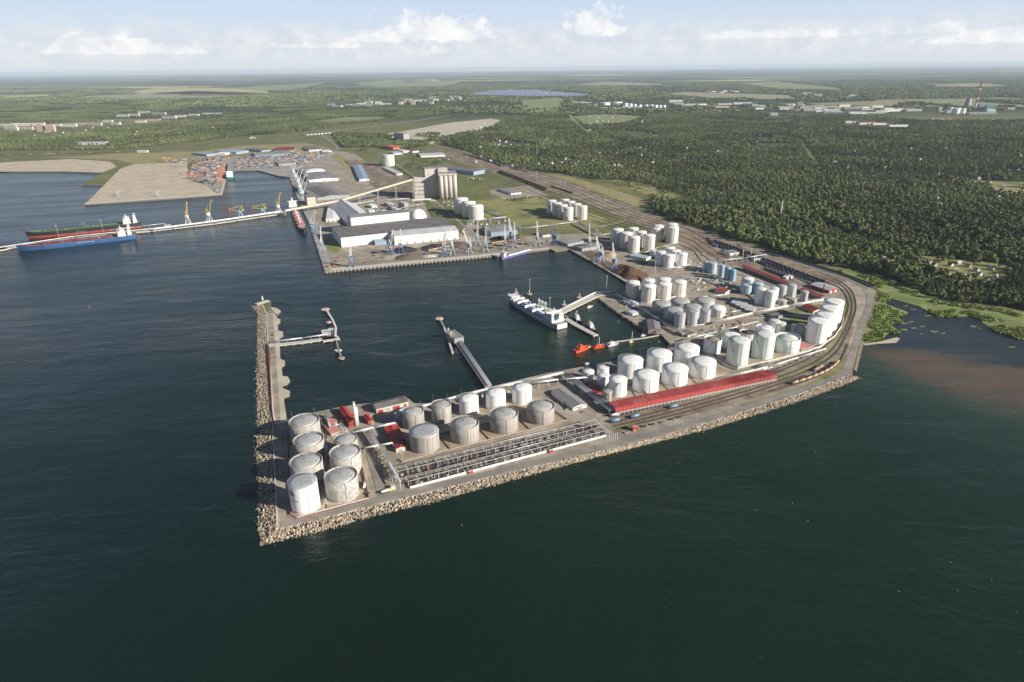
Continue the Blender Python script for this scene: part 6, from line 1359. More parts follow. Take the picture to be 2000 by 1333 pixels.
# ------------------------------------------------------------------ jetties
def pier(label, px, w, z0=2.0, th=1.6, mat='concrete_pale', pile=12, name='jetty', z=None, pm='concrete'):
    t = thing(name, label, 'jetty', (0, 0, 0)); P = [at(x, y, z0 + th) for x, y in px]; m = MB()
    for a, b in zip(P, P[1:]): m.beam(a - Vector((0, 0, th / 2)), b - Vector((0, 0, th / 2)), w, th)
    m.build('deck', mat, t)
    for a, b in zip(P, P[1:]):
        n = max(1, int((b - a).length / pile)); u = (b - a).normalized(); s = Vector((-u.y, u.x, 0)) * (w / 2 - .8)
        for i in range(n + 1):
            c = a + (b - a) * (i / n); m = MB()
            for sg in (-1, 1): q = c + s * sg; m.cyl((q.x, q.y, -2), (q.x, q.y, z0 + .1), .55, 7)
            m.build('pile', pm, t)
    return t
def dolphin(label, x, y, r, top='concrete_pale', z=3.5, red=True, n=10):
    p = at(x, y, z); t = thing('mooring_dolphin', label, 'dolphin', (p.x, p.y, 0), 0, 'mooring dolphins'); m = MB(); m.cyl((0, 0, z - 1.6), (0, 0, z), r, n); m.build('cap', top, t)
    for k in range(5): a = k * 1.257; q = MB(); q.cyl((r * .6 * math.cos(a), r * .6 * math.sin(a), -2), (r * .5 * math.cos(a), r * .5 * math.sin(a), z - 1.5), .6, 7); q.build('pile', 'steel_dark', t)
    if red: q = MB(); q.cyl((0, 0, z), (0, 0, z + 1.5), .9, 8); q.cyl((0, 0, z + 1.5), (0, 0, z + 4), .35, 6); q.build('beacon', 'orange', t)
    q = MB(); q.box(-.5, r * .4, z, .5, r * .4 + .8, z + .9); q.build('bollard', 'steel_dark', t)
    return t
t = pier('middle tanker jetty with a broad silver pipe bundle', [(957, 760), (892, 664), (880, 648)], 8.5)
pipe_rack('broad silver pipe bundle on the middle tanker jetty', [(957, 753), (894, 659)], 3.0, 5.2, 6, 14, 'pipe_silver', 'steel_grey', .42)
pipe_rack('white railing pipe along the left edge of the middle jetty', [(948, 755), (886, 664)], 2, .8, 1, 10, r=.3)
pier('loading platform at the head of the middle jetty', [(884, 688), (873, 655), (868, 640)], 3.2, name='berth_platform'); hall('steel gangway house on the head of the middle jetty', (888, 672), (906, 668), (884, 655), 8, .3, 'steel_grey', 'roof_mid', 'gangway_house', 'platform', z=3.6)
def boom_frame(label, x, y, hgt, tilt, mat='steel_white', z=3.6, rz=0):
    t = thing('loading_arm_tower', label, 'loading arm', at(x, y, z), rz)
    for sx in (-2, 2): m = MB(); m.beam((sx, 0, 0), (sx * .3, 0, hgt), .45); m.build('leg', mat, t)
    m = MB(); m.beam((0, 0, hgt), (tilt, 1, hgt * .55), .5); m.beam((0, 0, hgt), (-tilt * .5, 0, hgt * .75), .5); m.build('arm', mat, t)
    for k in range(3): m = MB(); m.beam((-2 + .5 * k, 0, hgt * (.2 + .22 * k)), (2 - .5 * k, 0, hgt * (.2 + .22 * k)), .3); m.build('brace', mat, t)
    return t
boom_frame('tall white loading arm on the middle jetty head', 882, 668, 17, 7, 'wall_cream', rz=.6); boom_frame('slim white mast frame on the middle jetty head', 876, 655, 12, 6, rz=1.2)
dolphin('round red topped dolphin off the middle jetty', 858, 622, 6.5); pier('thin footbridge from the round dolphin to the middle jetty', [(860, 624), (868, 640)], 1.6, name='footbridge')
pier('left tanker trestle from the breakwater with pipes', [(524, 675), (590, 668), (655, 659)], 9); pipe_rack('white covered pipes along the left tanker trestle', [(528, 669), (590, 661), (640, 654)], 2.5, 4, 4, 11, r=.55)
pier('platform at the head of the left tanker trestle', [(630, 664), (662, 659)], 15, name='berth_platform'); hall('grey switch house on the left trestle platform', (630, 657), (647, 655), (629, 650), 4, .3, 'wall_grey', 'roof_light', 'switch_house', 'building', z=3.6)
pier('curved white walkway north of the left trestle head', [(655, 655), (656, 640), (650, 625), (638, 606)], 3, mat='pipe_white', name='footbridge'); pier('grey walkway south of the left trestle head', [(657, 664), (661, 683), (667, 699)], 2.4, mat='steel_grey', name='footbridge')
for lb, x, y, r, red in (('red topped dolphin farthest north of the left trestle', 635, 604, 7, True), ('red fendered dolphin halfway up the curved walkway', 642, 629, 4, True), ('pale dolphin next to the left trestle platform', 646, 642, 4, False), ('square pale dolphin below the left trestle', 660, 684, 6, False), ('small ochre dolphin farthest south of the left trestle', 667, 699, 4.5, False)):
    dolphin(lb, x, y, r, 'concrete_pale' if 'ochre' not in lb else 'wood', red=red, n=10 if 'square' not in lb else 4)
boom_frame('grey loading arms on the left trestle platform', 652, 655, 11, 5, 'steel_grey')
# breakwater head
pier('stepped concrete block at the breakwater head', [(500, 594), (524, 587)], 9, .6, 3.4, 'concrete_pale', 30, 'pier_head')
t = thing('lighthouse', 'small white and red light tower at the breakwater head', 'lighthouse', at(513, 587, 4)); m = MB(); m.cyl((0, 0, 0), (0, 0, 7.5), 1.6, 14, 1.1); m.build('tower', 'steel_white', t); m = MB(); m.cyl((0, 0, 7.5), (0, 0, 7.8), 1.9, 14); m.build('balcony', 'red', t); m = MB(); m.cyl((0, 0, 7.8), (0, 0, 9.4), .8, 10); m.build('lantern', 'glass', t); m = MB(); m.cyl((0, 0, 9.4), (0, 0, 10.4), 1.0, 10, .1); m.build('cap', 'red', t)
t = thing('oil_boom', 'dark floating boom trailing from the breakwater head', 'boom', (0, 0, 0)); P = smooth_line([at(x, y, .25) for x, y in ((529, 590), (548, 592), (566, 595), (570, 601), (574, 609))], 5)
for a, b in zip(P, P[1:]): m = MB(); m.cyl(a, a + (b - a) * .93, .75, 6); m.build('float', 'steel_dark', t)
# the tanker trestle and finger pier inside the basin
pier('bent tanker trestle from the shore to the white tanker', [(1206, 574), (1165, 577), (1092, 612)], 12); pipe_rack('white pipes along the bent tanker trestle', [(1204, 569), (1163, 572), (1094, 606)], 3.5, 5, 6, 12, 'pipe_white', r=.5)
pier('tanker berth platform between the white tanker and the trestle', [(1040, 596), (1072, 606), (1104, 622)], 16, name='berth_platform'); pier('walkway from the tanker berth to the outer dolphin', [(1006, 572), (1026, 584), (1046, 598)], 5, mat='steel_grey', name='footbridge')
pier('grey finger pier where the tugs lie', [(1098, 618), (1126, 635), (1164, 655)], 9); pier('thin boat pier with small craft', [(1136, 681), (1200, 668), (1260, 660), (1292, 654)], 3, 1.0, .8, name='boat_pier')
for lb, x, y, r in (('yellow topped dolphin beyond the white tanker', 1034, 574, 5), ('pale dolphin with white post by the trestle, left', 1102, 595, 4.5), ('pale dolphin with white post by the trestle, right', 1132, 581, 5), ('red topped dolphin at the bow of the white tanker', 1008, 571, 4)):
    t = dolphin(lb, x, y, r, 'wood' if 'yellow' in lb else 'concrete_pale', red='red' in lb); m = MB(); m.cyl((0, 0, 3), (0, 0, 11), .7, 8, .4); m.build('post', 'ship_white', t)
mast('tall white mast on the outer dolphin of the tanker berth', 1035, 574, 547, z=3.5, head=True, r=.3); mast('white mast on the tanker berth', 1074, 606, 582, z=3.5, r=.3); mast('white mast on the finger pier', 1126, 636, 609, z=3.5, r=.3); mast('white lamp column on the boat pier, left', 1170, 676, 659, z=1.8, head=False, r=.6); mast('white lamp column on the boat pier, right', 1234, 666, 648, z=1.8, head=False, r=.6)
for k in range(3): boom_frame('white loading arm on the tanker berth, %s' % ['left', 'middle', 'right'][k], 1053 + k * 6, 600 + k * 2, 15 - k, 4, 'ship_white', rz=.4)
t = thing('pontoon_house', 'small white floating house with red gangway at the inner quay', 'pontoon', at(1150, 717, .6), .25); m = MB(); m.box(-6, -3.5, -1, 10, 3.5, .6); m.build('float', 'steel_dark', t); m = MB(); m.box(-5, -2.8, .6, 1, 2.8, 5.4); m.build('cabin', 'ship_white', t)
for k in range(3): m = MB(); m.box(-4.4 + k * 1.9, -2.9, 3.2, -3.2 + k * 1.9, -2.75, 4.3); m.build('window', 'glass', t)
m = MB(); m.beam((1, 0, 3), (12, -1, 1.5), 1.2, .3); m.build('gangway', 'red', t)
# the long west pier
pier('long concrete pier reaching out to the two big tankers', [(-30, 491), (140, 466), (290, 451), (420, 436), (556, 416)], 17, 2.2, 1.8); wall_thing('white parapet along the back of the long pier', [(-20, 487), (140, 463), (290, 448), (420, 433.5), (553, 414)], .8, 1.6, 'wall_white', 'parapet', z=4.0)
pier('concrete head block of the long pier', [(-20, 490), (14, 485)], 22, 1.8, 2.2, name='pier_head'); pipe_rack('white covered pipeline on the long pier beside the tankers', [(215, 450), (262, 444), (322, 437)], 3, 5, 5, 12, r=.6, z=4)
hall('small dark cabin on the long pier', (322, 446), (335, 444.5), (321, 443), 5, .3, 'wall_blue', 'roof_light', 'cabin', 'cabin', z=4, wins=3)
boom_frame('green hose tower between the two big tankers', 155, 469, 24, 9, 'hull_green', 4, .3); boom_frame('red hose tower between the two big tankers', 161, 468, 23, 8, 'hull_red', 4, .3); boom_frame('blue hose tower between the two big tankers', 167, 467, 22, 7, 'crane_blue', 4, .3)
mast('thin mast on the long pier between the tankers', 117, 470, 441, z=4, r=.3); mast('thin mast on the long pier behind the green tanker', 203, 457, 431, z=4, r=.3)
# ------------------------------------------------------------------ ships
def hull(L, B, D, sheer=2.0, bow=.16, stern=.7, boot=1.2, n=28, fine=.22):
    """lofted hull, stern at x=0, bow at x=L, waterline at z=0"""
    def hb(u):
        if u < .12: return stern + (1 - stern) * (u / .12) ** .6
        if u > 1 - fine: return max(.0, 1 - ((u - 1 + fine) / fine) ** 2.2)
        return 1.0
    side = MB(); st = [i / n for i in range(n + 1)]
    rows = []
    for u in st:
        b = hb(u) * B / 2; zt = D + sheer * max(0, (u - .82) / .18) ** 1.5 + sheer * .25 * max(0, (.1 - u) / .1); x = u * L; rake = L * .02 * max(0, (u - .85) / .15)
        bl = b * (.97 if u < 1 - fine else .75); sx = (0 if u > 0 else B * .10)
        rows.append([(x + sx - rake * 1.2, bl * .9, -1.5), (x + sx * .6 - rake * .4, bl, boot), (x, b + .05, zt)])
    for sg in (1, -1):
        k = len(side.v)
        for r_ in rows: side.v += [(x, y * sg, z) for x, y, z in r_]
        for i in range(n):
            for j in range(2):
                f = (k + 3 * i + j, k + 3 * (i + 1) + j, k + 3 * (i + 1) + j + 1, k + 3 * i + j + 1); side._f(f if sg < 0 else f[::-1], 1 if j == 0 else 0, True)
    k = len(side.v); r0 = rows[0]; side.v += [(x, y * sg, z) for sg in (1, -1) for x, y, z in r0]
    side._f((k, k + 1, k + 4, k + 3), 1); side._f((k + 1, k + 2, k + 5, k + 4), 0)
    deck = MB(); nz = [(r_[2][0], r_[2][1] - .3, r_[2][2] - .9) for r_ in rows]
    for i in range(n): a, b = nz[i], nz[i + 1]; deck.poly(((a[0], -max(a[1], 0), a[2]), (b[0], -max(b[1], 0), b[2]), (b[0], max(b[1], 0), b[2]), (a[0], max(a[1], 0), a[2])))
    return side, deck
def house(t, x0, x1, B, z, levels, mat='ship_white', step=1.2, wing=True, h=2.7, brx=None):
    for k in range(levels):
        m = MB(); a = x0 + k * step * .5; b = x1 - k * step * .35; w = B / 2 - k * .35; m.box(a, -w, z + k * h, b, w, z + (k + 1) * h - .08); o = m.build('deckhouse', mat, t)
        g = MB(); g.box(b - .02, -w * .86, z + k * h + 1.2, b + .08, w * .86, z + k * h + 2.0); g.build('window_band', 'glass', o)
        g = MB(); g.box(a + .6, -w - .07, z + k * h + 1.2, b - .6, -w + .02, z + k * h + 1.9); g.build('window_band', 'glass', o)
        g = MB(); g.box(a + .6, w - .02, z + k * h + 1.2, b - .6, w + .07, z + k * h + 1.9); g.build('window_band', 'glass', o)
    zt = z + levels * h
    if wing: m = MB(); m.box((x0 + x1) / 2, -B * .62, zt - .1, (x0 + x1) / 2 + 3.5, B * .62, zt + 1.2); m.build('bridge_wing', mat, t)
    m = MB(); xm = (x0 + x1) / 2 + 1; m.beam((xm, 0, zt), (xm, 0, zt + 8), .6); m.beam((xm, -2.2, zt + 5), (xm, 2.2, zt + 5), .3); m.build('mast', mat, t)
def ship(label, sternpx, bowpx, B, D, hullm, bootm, deckm, sheer=2, name='tanker', cat='ship', **kw):
    p, L, rz = lin(sternpx, bowpx, 0.0); t = thing(name, label, cat, (p.x, p.y, 0), rz); s, d = hull(L, B, D, sheer, **kw); s.build('hull', [hullm, bootm], t); d.build('deck', deckm, t); return t, L
def funnel(t, x, z, mat, band, s=1.0):
    m = MB(); m.hexa(((x - 2.4 * s, -2 * s, z), (x + 2.4 * s, -2 * s, z), (x + 2.4 * s, 2 * s, z), (x - 2.4 * s, 2 * s, z), (x - 2.6 * s, -1.6 * s, z + 8 * s), (x + 1.6 * s, -1.6 * s, z + 8 * s), (x + 1.6 * s, 1.6 * s, z + 8 * s), (x - 2.6 * s, 1.6 * s, z + 8 * s))); o = m.build('funnel', mat, t)
    m = MB(); m.box(x - 2.7 * s, -1.95 * s, z + 5 * s, x + 2.2 * s, 1.95 * s, z + 6.6 * s); m.build('funnel_band', band, o)
def deck_pipes(t, x0, x1, ys, z, mat, r=.35):
    for y in ys: m = MB(); m.cyl((x0, y, z), (x1, y, z), r, 6); m.build('deck_pipe', mat, t)
def deck_gear(t, x0, x1, B, z, n, mats, seed=1):
    r_ = random.Random(seed)
    for i in range(n):
        x = r_.uniform(x0, x1); y = r_.uniform(-B * .42, B * .42); s = r_.uniform(.5, 1.5); m = MB(); m.box(x - s, y - s * .7, z, x + s, y + s * .7, z + s * r_.uniform(.8, 1.8)); m.build('deck_fitting', r_.choice(mats), t)
def tanker_deck(t, L, B, D, pm, gm, seed):
    deck_pipes(t, L * .22, L * .88, (-1.8, -.6, .6, 1.8), D + .5, pm)
    for x in (.3, .4, .5, .6, .7, .8): m = MB(); m.beam((L * x, -B * .44, D + .3), (L * x, B * .44, D + .3), .7, .7); m.build('cross_pipe', pm, t)
    m = MB(); m.beam((L * .52, -B * .46, D + 1.6), (L * .52, B * .46, D + 1.6), 3, 1.2); m.build('manifold', gm[0], t)
    for y in (-1, 1): m = MB(); m.beam((L * .5, y * 3, D), (L * .5, y * 3, D + 12), .9); m.beam((L * .5, y * 3, D + 11), (L * .5 + 11, y * 3.4, D + 7), .5); m.build('deck_crane', gm[0], t)
    m = MB(); m.beam((L * .965, 0, D + 1), (L * .965, 0, D + 13), .7); m.beam((L * .965, -2, D + 9), (L * .965, 2, D + 9), .3); m.build('foremast', gm[1], t)
    deck_gear(t, L * .2, L * .93, B, D - .4, 46, gm, seed)
t, L = ship('long blue hulled tanker with red deck alongside the long pier', (268, 464.5), (34, 491), 38, 11, 'hull_blue', 'hull_blue', 'deck_red', 3.5); tanker_deck(t, L, 38, 11, 'deck_red', ['hull_red', 'deck_red', 'steel_grey'], 3)
house(t, 22, 40, 34, 10.4, 6); house(t, 10, 19, 22, 10.4, 5, wing=False); funnel(t, 14, 24, 'ship_white', 'hull_blue', 1.3)
for k in range(8): m = MB(); x = L * (.37 + .019 * k); m.box(x, 19.03, 6.6, x + 1.7, 19.12, 8.0); m.build('hull_lettering', 'ship_white', t)
t, L = ship('long green decked tanker with black hull behind the pier', (278, 443), (52, 466), 36, 14, 'hull_black', 'hull_red', 'deck_green', 3.5, boot=5.0); tanker_deck(t, L, 36, 14, 'deck_green', ['deck_green', 'deck_green', 'steel_grey'], 5)
house(t, 24, 42, 30, 13.4, 6); house(t, 9, 19, 20, 13.4, 5, wing=False); funnel(t, 14, 27, 'ship_white', 'hull_black', 1.2)
t, L = ship('white and grey chemical tanker with blue deck tanks at the basin berth', (1098, 643), (994, 584), 27, 8.5, 'hull_grey', 'hull_grey', 'deck_grey', 3.2)
house(t, 12, 34, 24, 7.8, 5); funnel(t, 9, 14, 'ship_white', 'crane_yellow', 1.2); deck_pipes(t, 36, L * .9, (-2.4, -1.2, 0, 1.2, 2.4), 9.4, 'ship_white', .4)
for x in (.36, .5, .64): m = MB(); m.box(L * x - 7, -10.5, 7.7, L * x + 7, -5.6, 9.6); m.build('cargo_tank', 'deck_blue', t); m = MB(); m.box(L * x - 7, 5.6, 7.7, L * x + 7, 10.5, 9.6); m.build('cargo_tank', 'deck_blue', t)
for x in (.28, .43, .57, .71, .8): m = MB(); m.box(L * x - 1.2, -11, 7.7, L * x + 1.2, 11, 11.4); m.build('deck_frame', 'ship_white', t); m = MB(); m.beam((L * x, 0, 8), (L * x, 0, 17), .8); m.beam((L * x, 0, 16), (L * x + 8, 2, 13), .4); m.build('deck_crane', 'ship_white', t)
m = MB(); m.box(L * .86, -8, 8.4, L * .95, 8, 11.5); m.build('forecastle', 'ship_white', t); deck_gear(t, 38, L * .85, 27, 7.7, 130, ['ship_white', 'ship_white', 'deck_grey'], 9); m = MB(); m.box(-.2, -9.3, .8, .35, 9.3, 8.4); m.build('transom', 'ship_white', t)
t, L = ship('bulk carrier with navy hull and red bottom bow-on at the west quay', (572, 407), (594, 457), 24, 9, 'hull_navy', 'hull_red', 'deck_grey', 3, name='bulk_carrier', boot=4.2); house(t, 12, 28, 23, 8.4, 6); funnel(t, 9, 22, 'ship_white', 'hull_red', 1.2)
for k in range(5): x = L * (.3 + .125 * k); m = MB(); m.box(x - L * .045, -8, 8, x + L * .045, 8, 10.4); o = m.build('hatch_cover', 'pink_roof', t)
for k in range(4): x = L * (.36 + .125 * k); m = MB(); m.beam((x, 0, 8), (x, 0, 22), 1.4); m.beam((x, 0, 20), (x + 12, 1, 14), .7); m.build('deck_crane', 'ship_white', t)
t, L = ship('small coaster with violet hull and grey hatches at the coal quay', (977, 507), (1040, 489.5), 15, 5, 'hull_violet', 'hull_violet', 'deck_grey', 2.2, name='coaster'); house(t, 5, 14, 12, 4.4, 4, h=2.4); m = MB(); m.box(L * .2, -5.6, 4, L * .88, 5.6, 6.8); o = m.build('hatch_coaming', 'ship_white', t)
for k in range(8): x = L * (.2 + .085 * k); m = MB(); m.box(x + .2, -5.8, 6.82, x + L * .085 - .2, 5.8, 7.4); m.build('hatch_cover', 'deck_grey', t)
m = MB(); m.beam((L * .95, 0, 6), (L * .95, 0, 14), .4); m.build('foremast', 'ship_white', t)
t, L = ship('green hulled container ship stern-on under the orange cranes', (450, 352), (452, 322), 26, 10, 'hull_green', 'hull_green', 'deck_grey', 2, name='container_ship', n=20); house(t, 10, 24, 24, 9.4, 7)
for i in range(5):
    for j in range(4): m = MB(); m.box(30 + i * 13, -11 + j * 5.6, 9, 42 + i * 13, -6 + j * 5.6, 9 + 2.6 * random.choice((2, 3, 4))); m.build('container', 'box%d' % random.randrange(9), t)
def boat(label, s, b, B, D, hm, hsm, lev=1, boot=.5, name='boat', hx=(.25, .55), mastm='ship_white', top=None):
    t, L = ship(label, s, b, B, D, hm, 'hull_black' if hm != 'orange' else 'orange', 'deck_grey' if hm != 'orange' else 'orange', 1.0, name, 'boat', boot=boot, n=14, fine=.4); z = D - .9
    for k in range(lev):
        m = MB(); m.box(L * (hx[0] + .04 * k), -B * (.34 - .05 * k), z + 2.3 * k, L * (hx[1] - .04 * k), B * (.34 - .05 * k), z + 2.3 * (k + 1)); o = m.build('cabin', hsm, t); g = MB(); g.box(L * (hx[1] - .04 * k) - .02, -B * .24, z + 2.3 * k + 1.1, L * (hx[1] - .04 * k) + .07, B * .24, z + 2.3 * k + 1.9); g.build('window', 'glass', o)
    m = MB(); m.beam((L * hx[0] + 2, 0, z), (L * hx[0] + 2, 0, z + 2.3 * lev + 4), .25); m.build('mast', mastm, t); m = MB(); m.cyl((L * (hx[0] - .06), 0, z), (L * (hx[0] - .06), 0, z + 2.3 * lev + .6), .6, 8); m.build('funnel', top or hsm, t)
    m = MB(); m.box(L * .06, -B * .2, z, L * .14, B * .2, z + 1); m.build('winch', 'steel_dark', t)
boat('dark hulled tug with white house, farther one at the finger pier', (1121, 622), (1137, 633), 9, 4, 'hull_black', 'ship_white', 3, name='tug'); boat('dark hulled tug with white house and orange deck, at the finger pier end', (1146, 636), (1166, 651), 9.5, 4, 'hull_black', 'ship_white', 3, name='tug', top='orange')
boat('large bright orange pilot boat at the tip of the boat pier', (1122, 690), (1152, 679), 7.5, 3.6, 'orange', 'orange', 3, name='pilot_boat', mastm='orange'); boat('smaller bright orange boat next to the white lamp column', (1158, 681), (1181, 677), 6, 2.6, 'orange', 'orange', 1, name='pilot_boat'); boat('white patrol boat in the middle of the boat pier', (1186, 678), (1208, 672), 6, 2.6, 'ship_white', 'ship_white', 2, name='patrol_boat')
boat('little yellow workboat at the boat pier', (1228, 671), (1238, 668), 3.5, 1.6, 'yellow', 'ship_white', 1); boat('little white sailboat near the root of the boat pier', (1251, 658), (1262, 656), 3, 1.4, 'ship_white', 'ship_white', 1); boat('small white launch beside the tanker trestle', (1146, 603), (1158, 599), 3.5, 1.6, 'ship_white', 'ship_white', 1)
for lb, x, y, mt in (('red buoy alone on the open water to the left', 174, 601, 'orange'), ('pale buoy in the inner basin', 1208, 629, 'ship_white'), ('tiny rusty buoy off the sea wall', 902, 1027, 'rust'), ('pale buoy below the boathouse', 1287, 668, 'ship_white')):
    t = thing('buoy', lb, 'buoy', at(x, y, 0)); m = MB(); m.cyl((0, 0, -.5), (0, 0, .7), .8, 10, .6); m.cyl((0, 0, .7), (0, 0, 2.2), .2, 6); m.build('body', mt, t)

# ------------------------------------------------------------------ cranes
def portal_crane(body, boom, boom_deg, reach, yellow=False):
    """four-legged level luffing harbour crane"""
    t = obj('harbour_crane', None)
    for x in (-5, 5):
        for y in (-5, 5): m = MB(); m.beam((x, y, 0), (x * .45, y * .45, 12), .9); m.build('leg', body, t)
    m = MB(); m.box(-5.6, -5.6, 1.2, 5.6, -4.4, 2.0); m.box(-5.6, 4.4, 1.2, 5.6, 5.6, 2.0); m.beam((-3.6, 0, 6), (3.6, 0, 6), .6); m.build('portal', body, t)
    m = MB(); m.cyl((0, 0, 11.5), (0, 0, 14), 3.2, 12); m.build('slew_ring', 'steel_grey', t)
    m = MB(); m.box(-5.5, -2.6, 14, 3.0, 2.6, 19.5); o = m.build('machine_house', body, t); g = MB(); g.box(3, -1.2, 16, 4.6, 1.2, 19); g.build('cab', 'glass', o)
    m = MB(); m.box(-8.4, -2.2, 14.5, -5.5, 2.2, 18); m.build('counterweight', 'steel_grey', t)
    a = R(boom_deg); c, s = math.cos(a), math.sin(a); b = MB()
    for y in (-1.3, 1.3): b.beam((2, y, 17), (2 + reach * c, y * .35, 17 + reach * s), .7)
    n = 6
    for k in range(n): u, v = k / n, (k + 1) / n; b.beam((2 + reach * c * u, -1.3 + .85 * u, 17 + reach * s * u), (2 + reach * c * v, 1.3 - .85 * v, 17 + reach * s * v), .28)
    b.build('boom', boom, t)
    m = MB(); m.beam((-2, -1.6, 19.5), (-3.5, 0, 31), .6); m.beam((-2, 1.6, 19.5), (-3.5, 0, 31), .6); m.beam((1.5, 0, 19.5), (-3.5, 0, 31), .5); m.beam((-3.5, 0, 31), (-9, 0, 19), .5); m.build('mast_frame', boom, t)
    m = MB(); m.beam((-3.5, 0, 31), (2 + reach * c * .8, 0, 17 + reach * s * .8), .25); m.build('tie', boom, t)
    jx, jz = 2 + reach * c, 17 + reach * s; m = MB(); m.beam((jx, 0, jz), (jx + 7, 0, jz - 6 if boom_deg < 75 else jz - 9), .5); m.build('jib', boom, t); e = (jx + 7, 0, jz - 6 if boom_deg < 75 else jz - 9); m = MB(); m.beam(e, (e[0], 0, 6), .12); m.build('cable', 'steel_dark', t); m = MB(); m.box(e[0] - 1, -1, 4.5, e[0] + 1, 1, 6.4); m.build('grab', 'steel_dark', t)
    return seal(t)
PC = {'bw': portal_crane('crane_blue', 'crane_white', 72, 30), 'pw': portal_crane('crane_paleblue', 'crane_white', 78, 32), 'bb': portal_crane('crane_blue', 'crane_blue', 68, 22), 'pl': portal_crane('crane_paleblue', 'crane_white', 58, 30), 'wy': portal_crane('crane_white', 'crane_yellow', 66, 34)}
CR = [('bw', 687, 521, 1.6, 'lone blue crane with raised white jib on the empty quay'), ('bw', 764, 497, 1.2, 'blue crane behind the left end of the coal heap'), ('bw', 784, 495, 1.6, 'blue crane behind the right end of the coal heap'), ('bw', 868, 501, 1.3, 'blue crane left of a pale twin before the white annex'), ('pw', 884, 498, 1.8, 'pale crane right of a blue twin before the white annex'),
      ('pl', 916, 495, 2.2, 'pale blue crane with folded jib pointing left on the coal quay'), ('pw', 933, 479, 1.4, 'pale crane standing back from the coal quay edge'), ('pw', 949, 492, 1.5, 'pale crane left of the coaster'), ('bw', 987, 487, 1.6, 'deep blue crane right behind the coaster wheelhouse'), ('bw', 998, 472, 1.9, 'blue crane in front of the blue warehouse'), ('pw', 1005.6, 483, 1.6, 'pale crane behind the middle of the coaster'),
      ('pw', 1050, 480, 1.7, 'pale crane beyond the bow of the coaster'), ('bb', 1082, 479, 2.6, 'squat all blue crane with lowered jib at the quay corner'), ('pw', 1151, 487, 1.6, 'white crane beside the grey corner warehouse'), ('pl', 1165, 510, 1.5, 'pale crane, left of the pair on the east quay'), ('pl', 1173, 512, 2.0, 'pale crane, right of the pair on the east quay'), ('bw', 1199, 527, 1.8, 'blue crane at the foot of the scrap heap'),
      ('pl', 574, 347, 1.2, 'white crane farthest up the west quay'), ('pl', 579, 356, .9, 'white crane second up the west quay'), ('pl', 584, 366, 1.0, 'white crane in the middle of the west quay'), ('pl', 588, 377, .8, 'white crane fourth up the west quay'), ('pl', 592, 390, .9, 'white crane nearest the transfer tower'), ('bw', 612, 455, 1.1, 'dark blue crane with white jib beside the bulk carrier'), ('pw', 630, 491, 1.7, 'small white crane on the west quay lawn'),
      ('wy', 409.6, 432, 1.2, 'white crane with yellow boom on the long pier, left'), ('wy', 545, 416, 1.3, 'white crane with yellow boom at the pier root'), ('wy', 368, 437, 1.7, 'pale lattice crane with yellow tipped boom on the long pier'), ('pl', 232, 384, .4, 'pale crane lying back on the sandy quay, left'), ('pl', 309, 384, .4, 'yellowish crane on the sandy quay, right')]
used = set()
for k, x, y, rz, lb in CR:
    z = 4.0 if x in (409.6, 545, 368) else LAND + .3; p = at(x, y, z)
    if k not in used: used.add(k); o = PC[k]; o.location = p; o.rotation_euler = (0, 0, rz); tag(o, lb, 'crane', 'harbour cranes')
    else:
        o = copy_tree(PC[k], p, rz, lb, 'harbour cranes'); o['category'] = 'crane'
    o.scale = ((1.4 if x in (574, 579, 584, 588, 592) else .6 if x in (232, 309) else 1.15),) * 3
def bridge_unloader(label, x, y, rz):
    t = thing('ship_unloader', label, 'crane', at(x, y, 4.0), rz, 'yellow and red ship unloaders')
    for sx in (-5, 5): m = MB(); m.beam((sx, -4, 0), (sx * .5, 0, 12), 1.0); m.beam((sx, 4, 0), (sx * .5, 0, 12), 1.0); m.build('leg', 'crane_paleblue', t)
    m = MB(); m.box(-4, -3, 12, 4, 3, 18); m.build('machine_house', 'crane_paleblue', t); m = MB(); m.beam((4, 0, 18), (8, 0, 30), 1.0); m.beam((8, 0, 30), (-28, 0, 24), 1.2); m.beam((-4, 0, 18), (-28, 0, 20), 1.0); m.beam((8, 0, 30), (-6, 0, 17), .9); m.beam((-28, 0, 24), (-28, 0, 20), .9); m.beam((-10, 0, 27), (-20, 0, 20.5), .6); m.build('boom', 'crane_yellow', t)
    m = MB(); m.beam((-29, 0, 26), (-29, 0, -1 + 4), 1.8); m.build('elevator_leg', 'red', t); m = MB(); m.box(5, -2, 17, 10, 2, 22); m.build('counterweight', 'crane_yellow', t)
bridge_unloader('yellow and red ship unloader on the long pier, left of two', 471, 424, .12); bridge_unloader('yellow and red ship unloader on the long pier, right of two', 515, 420, .12)
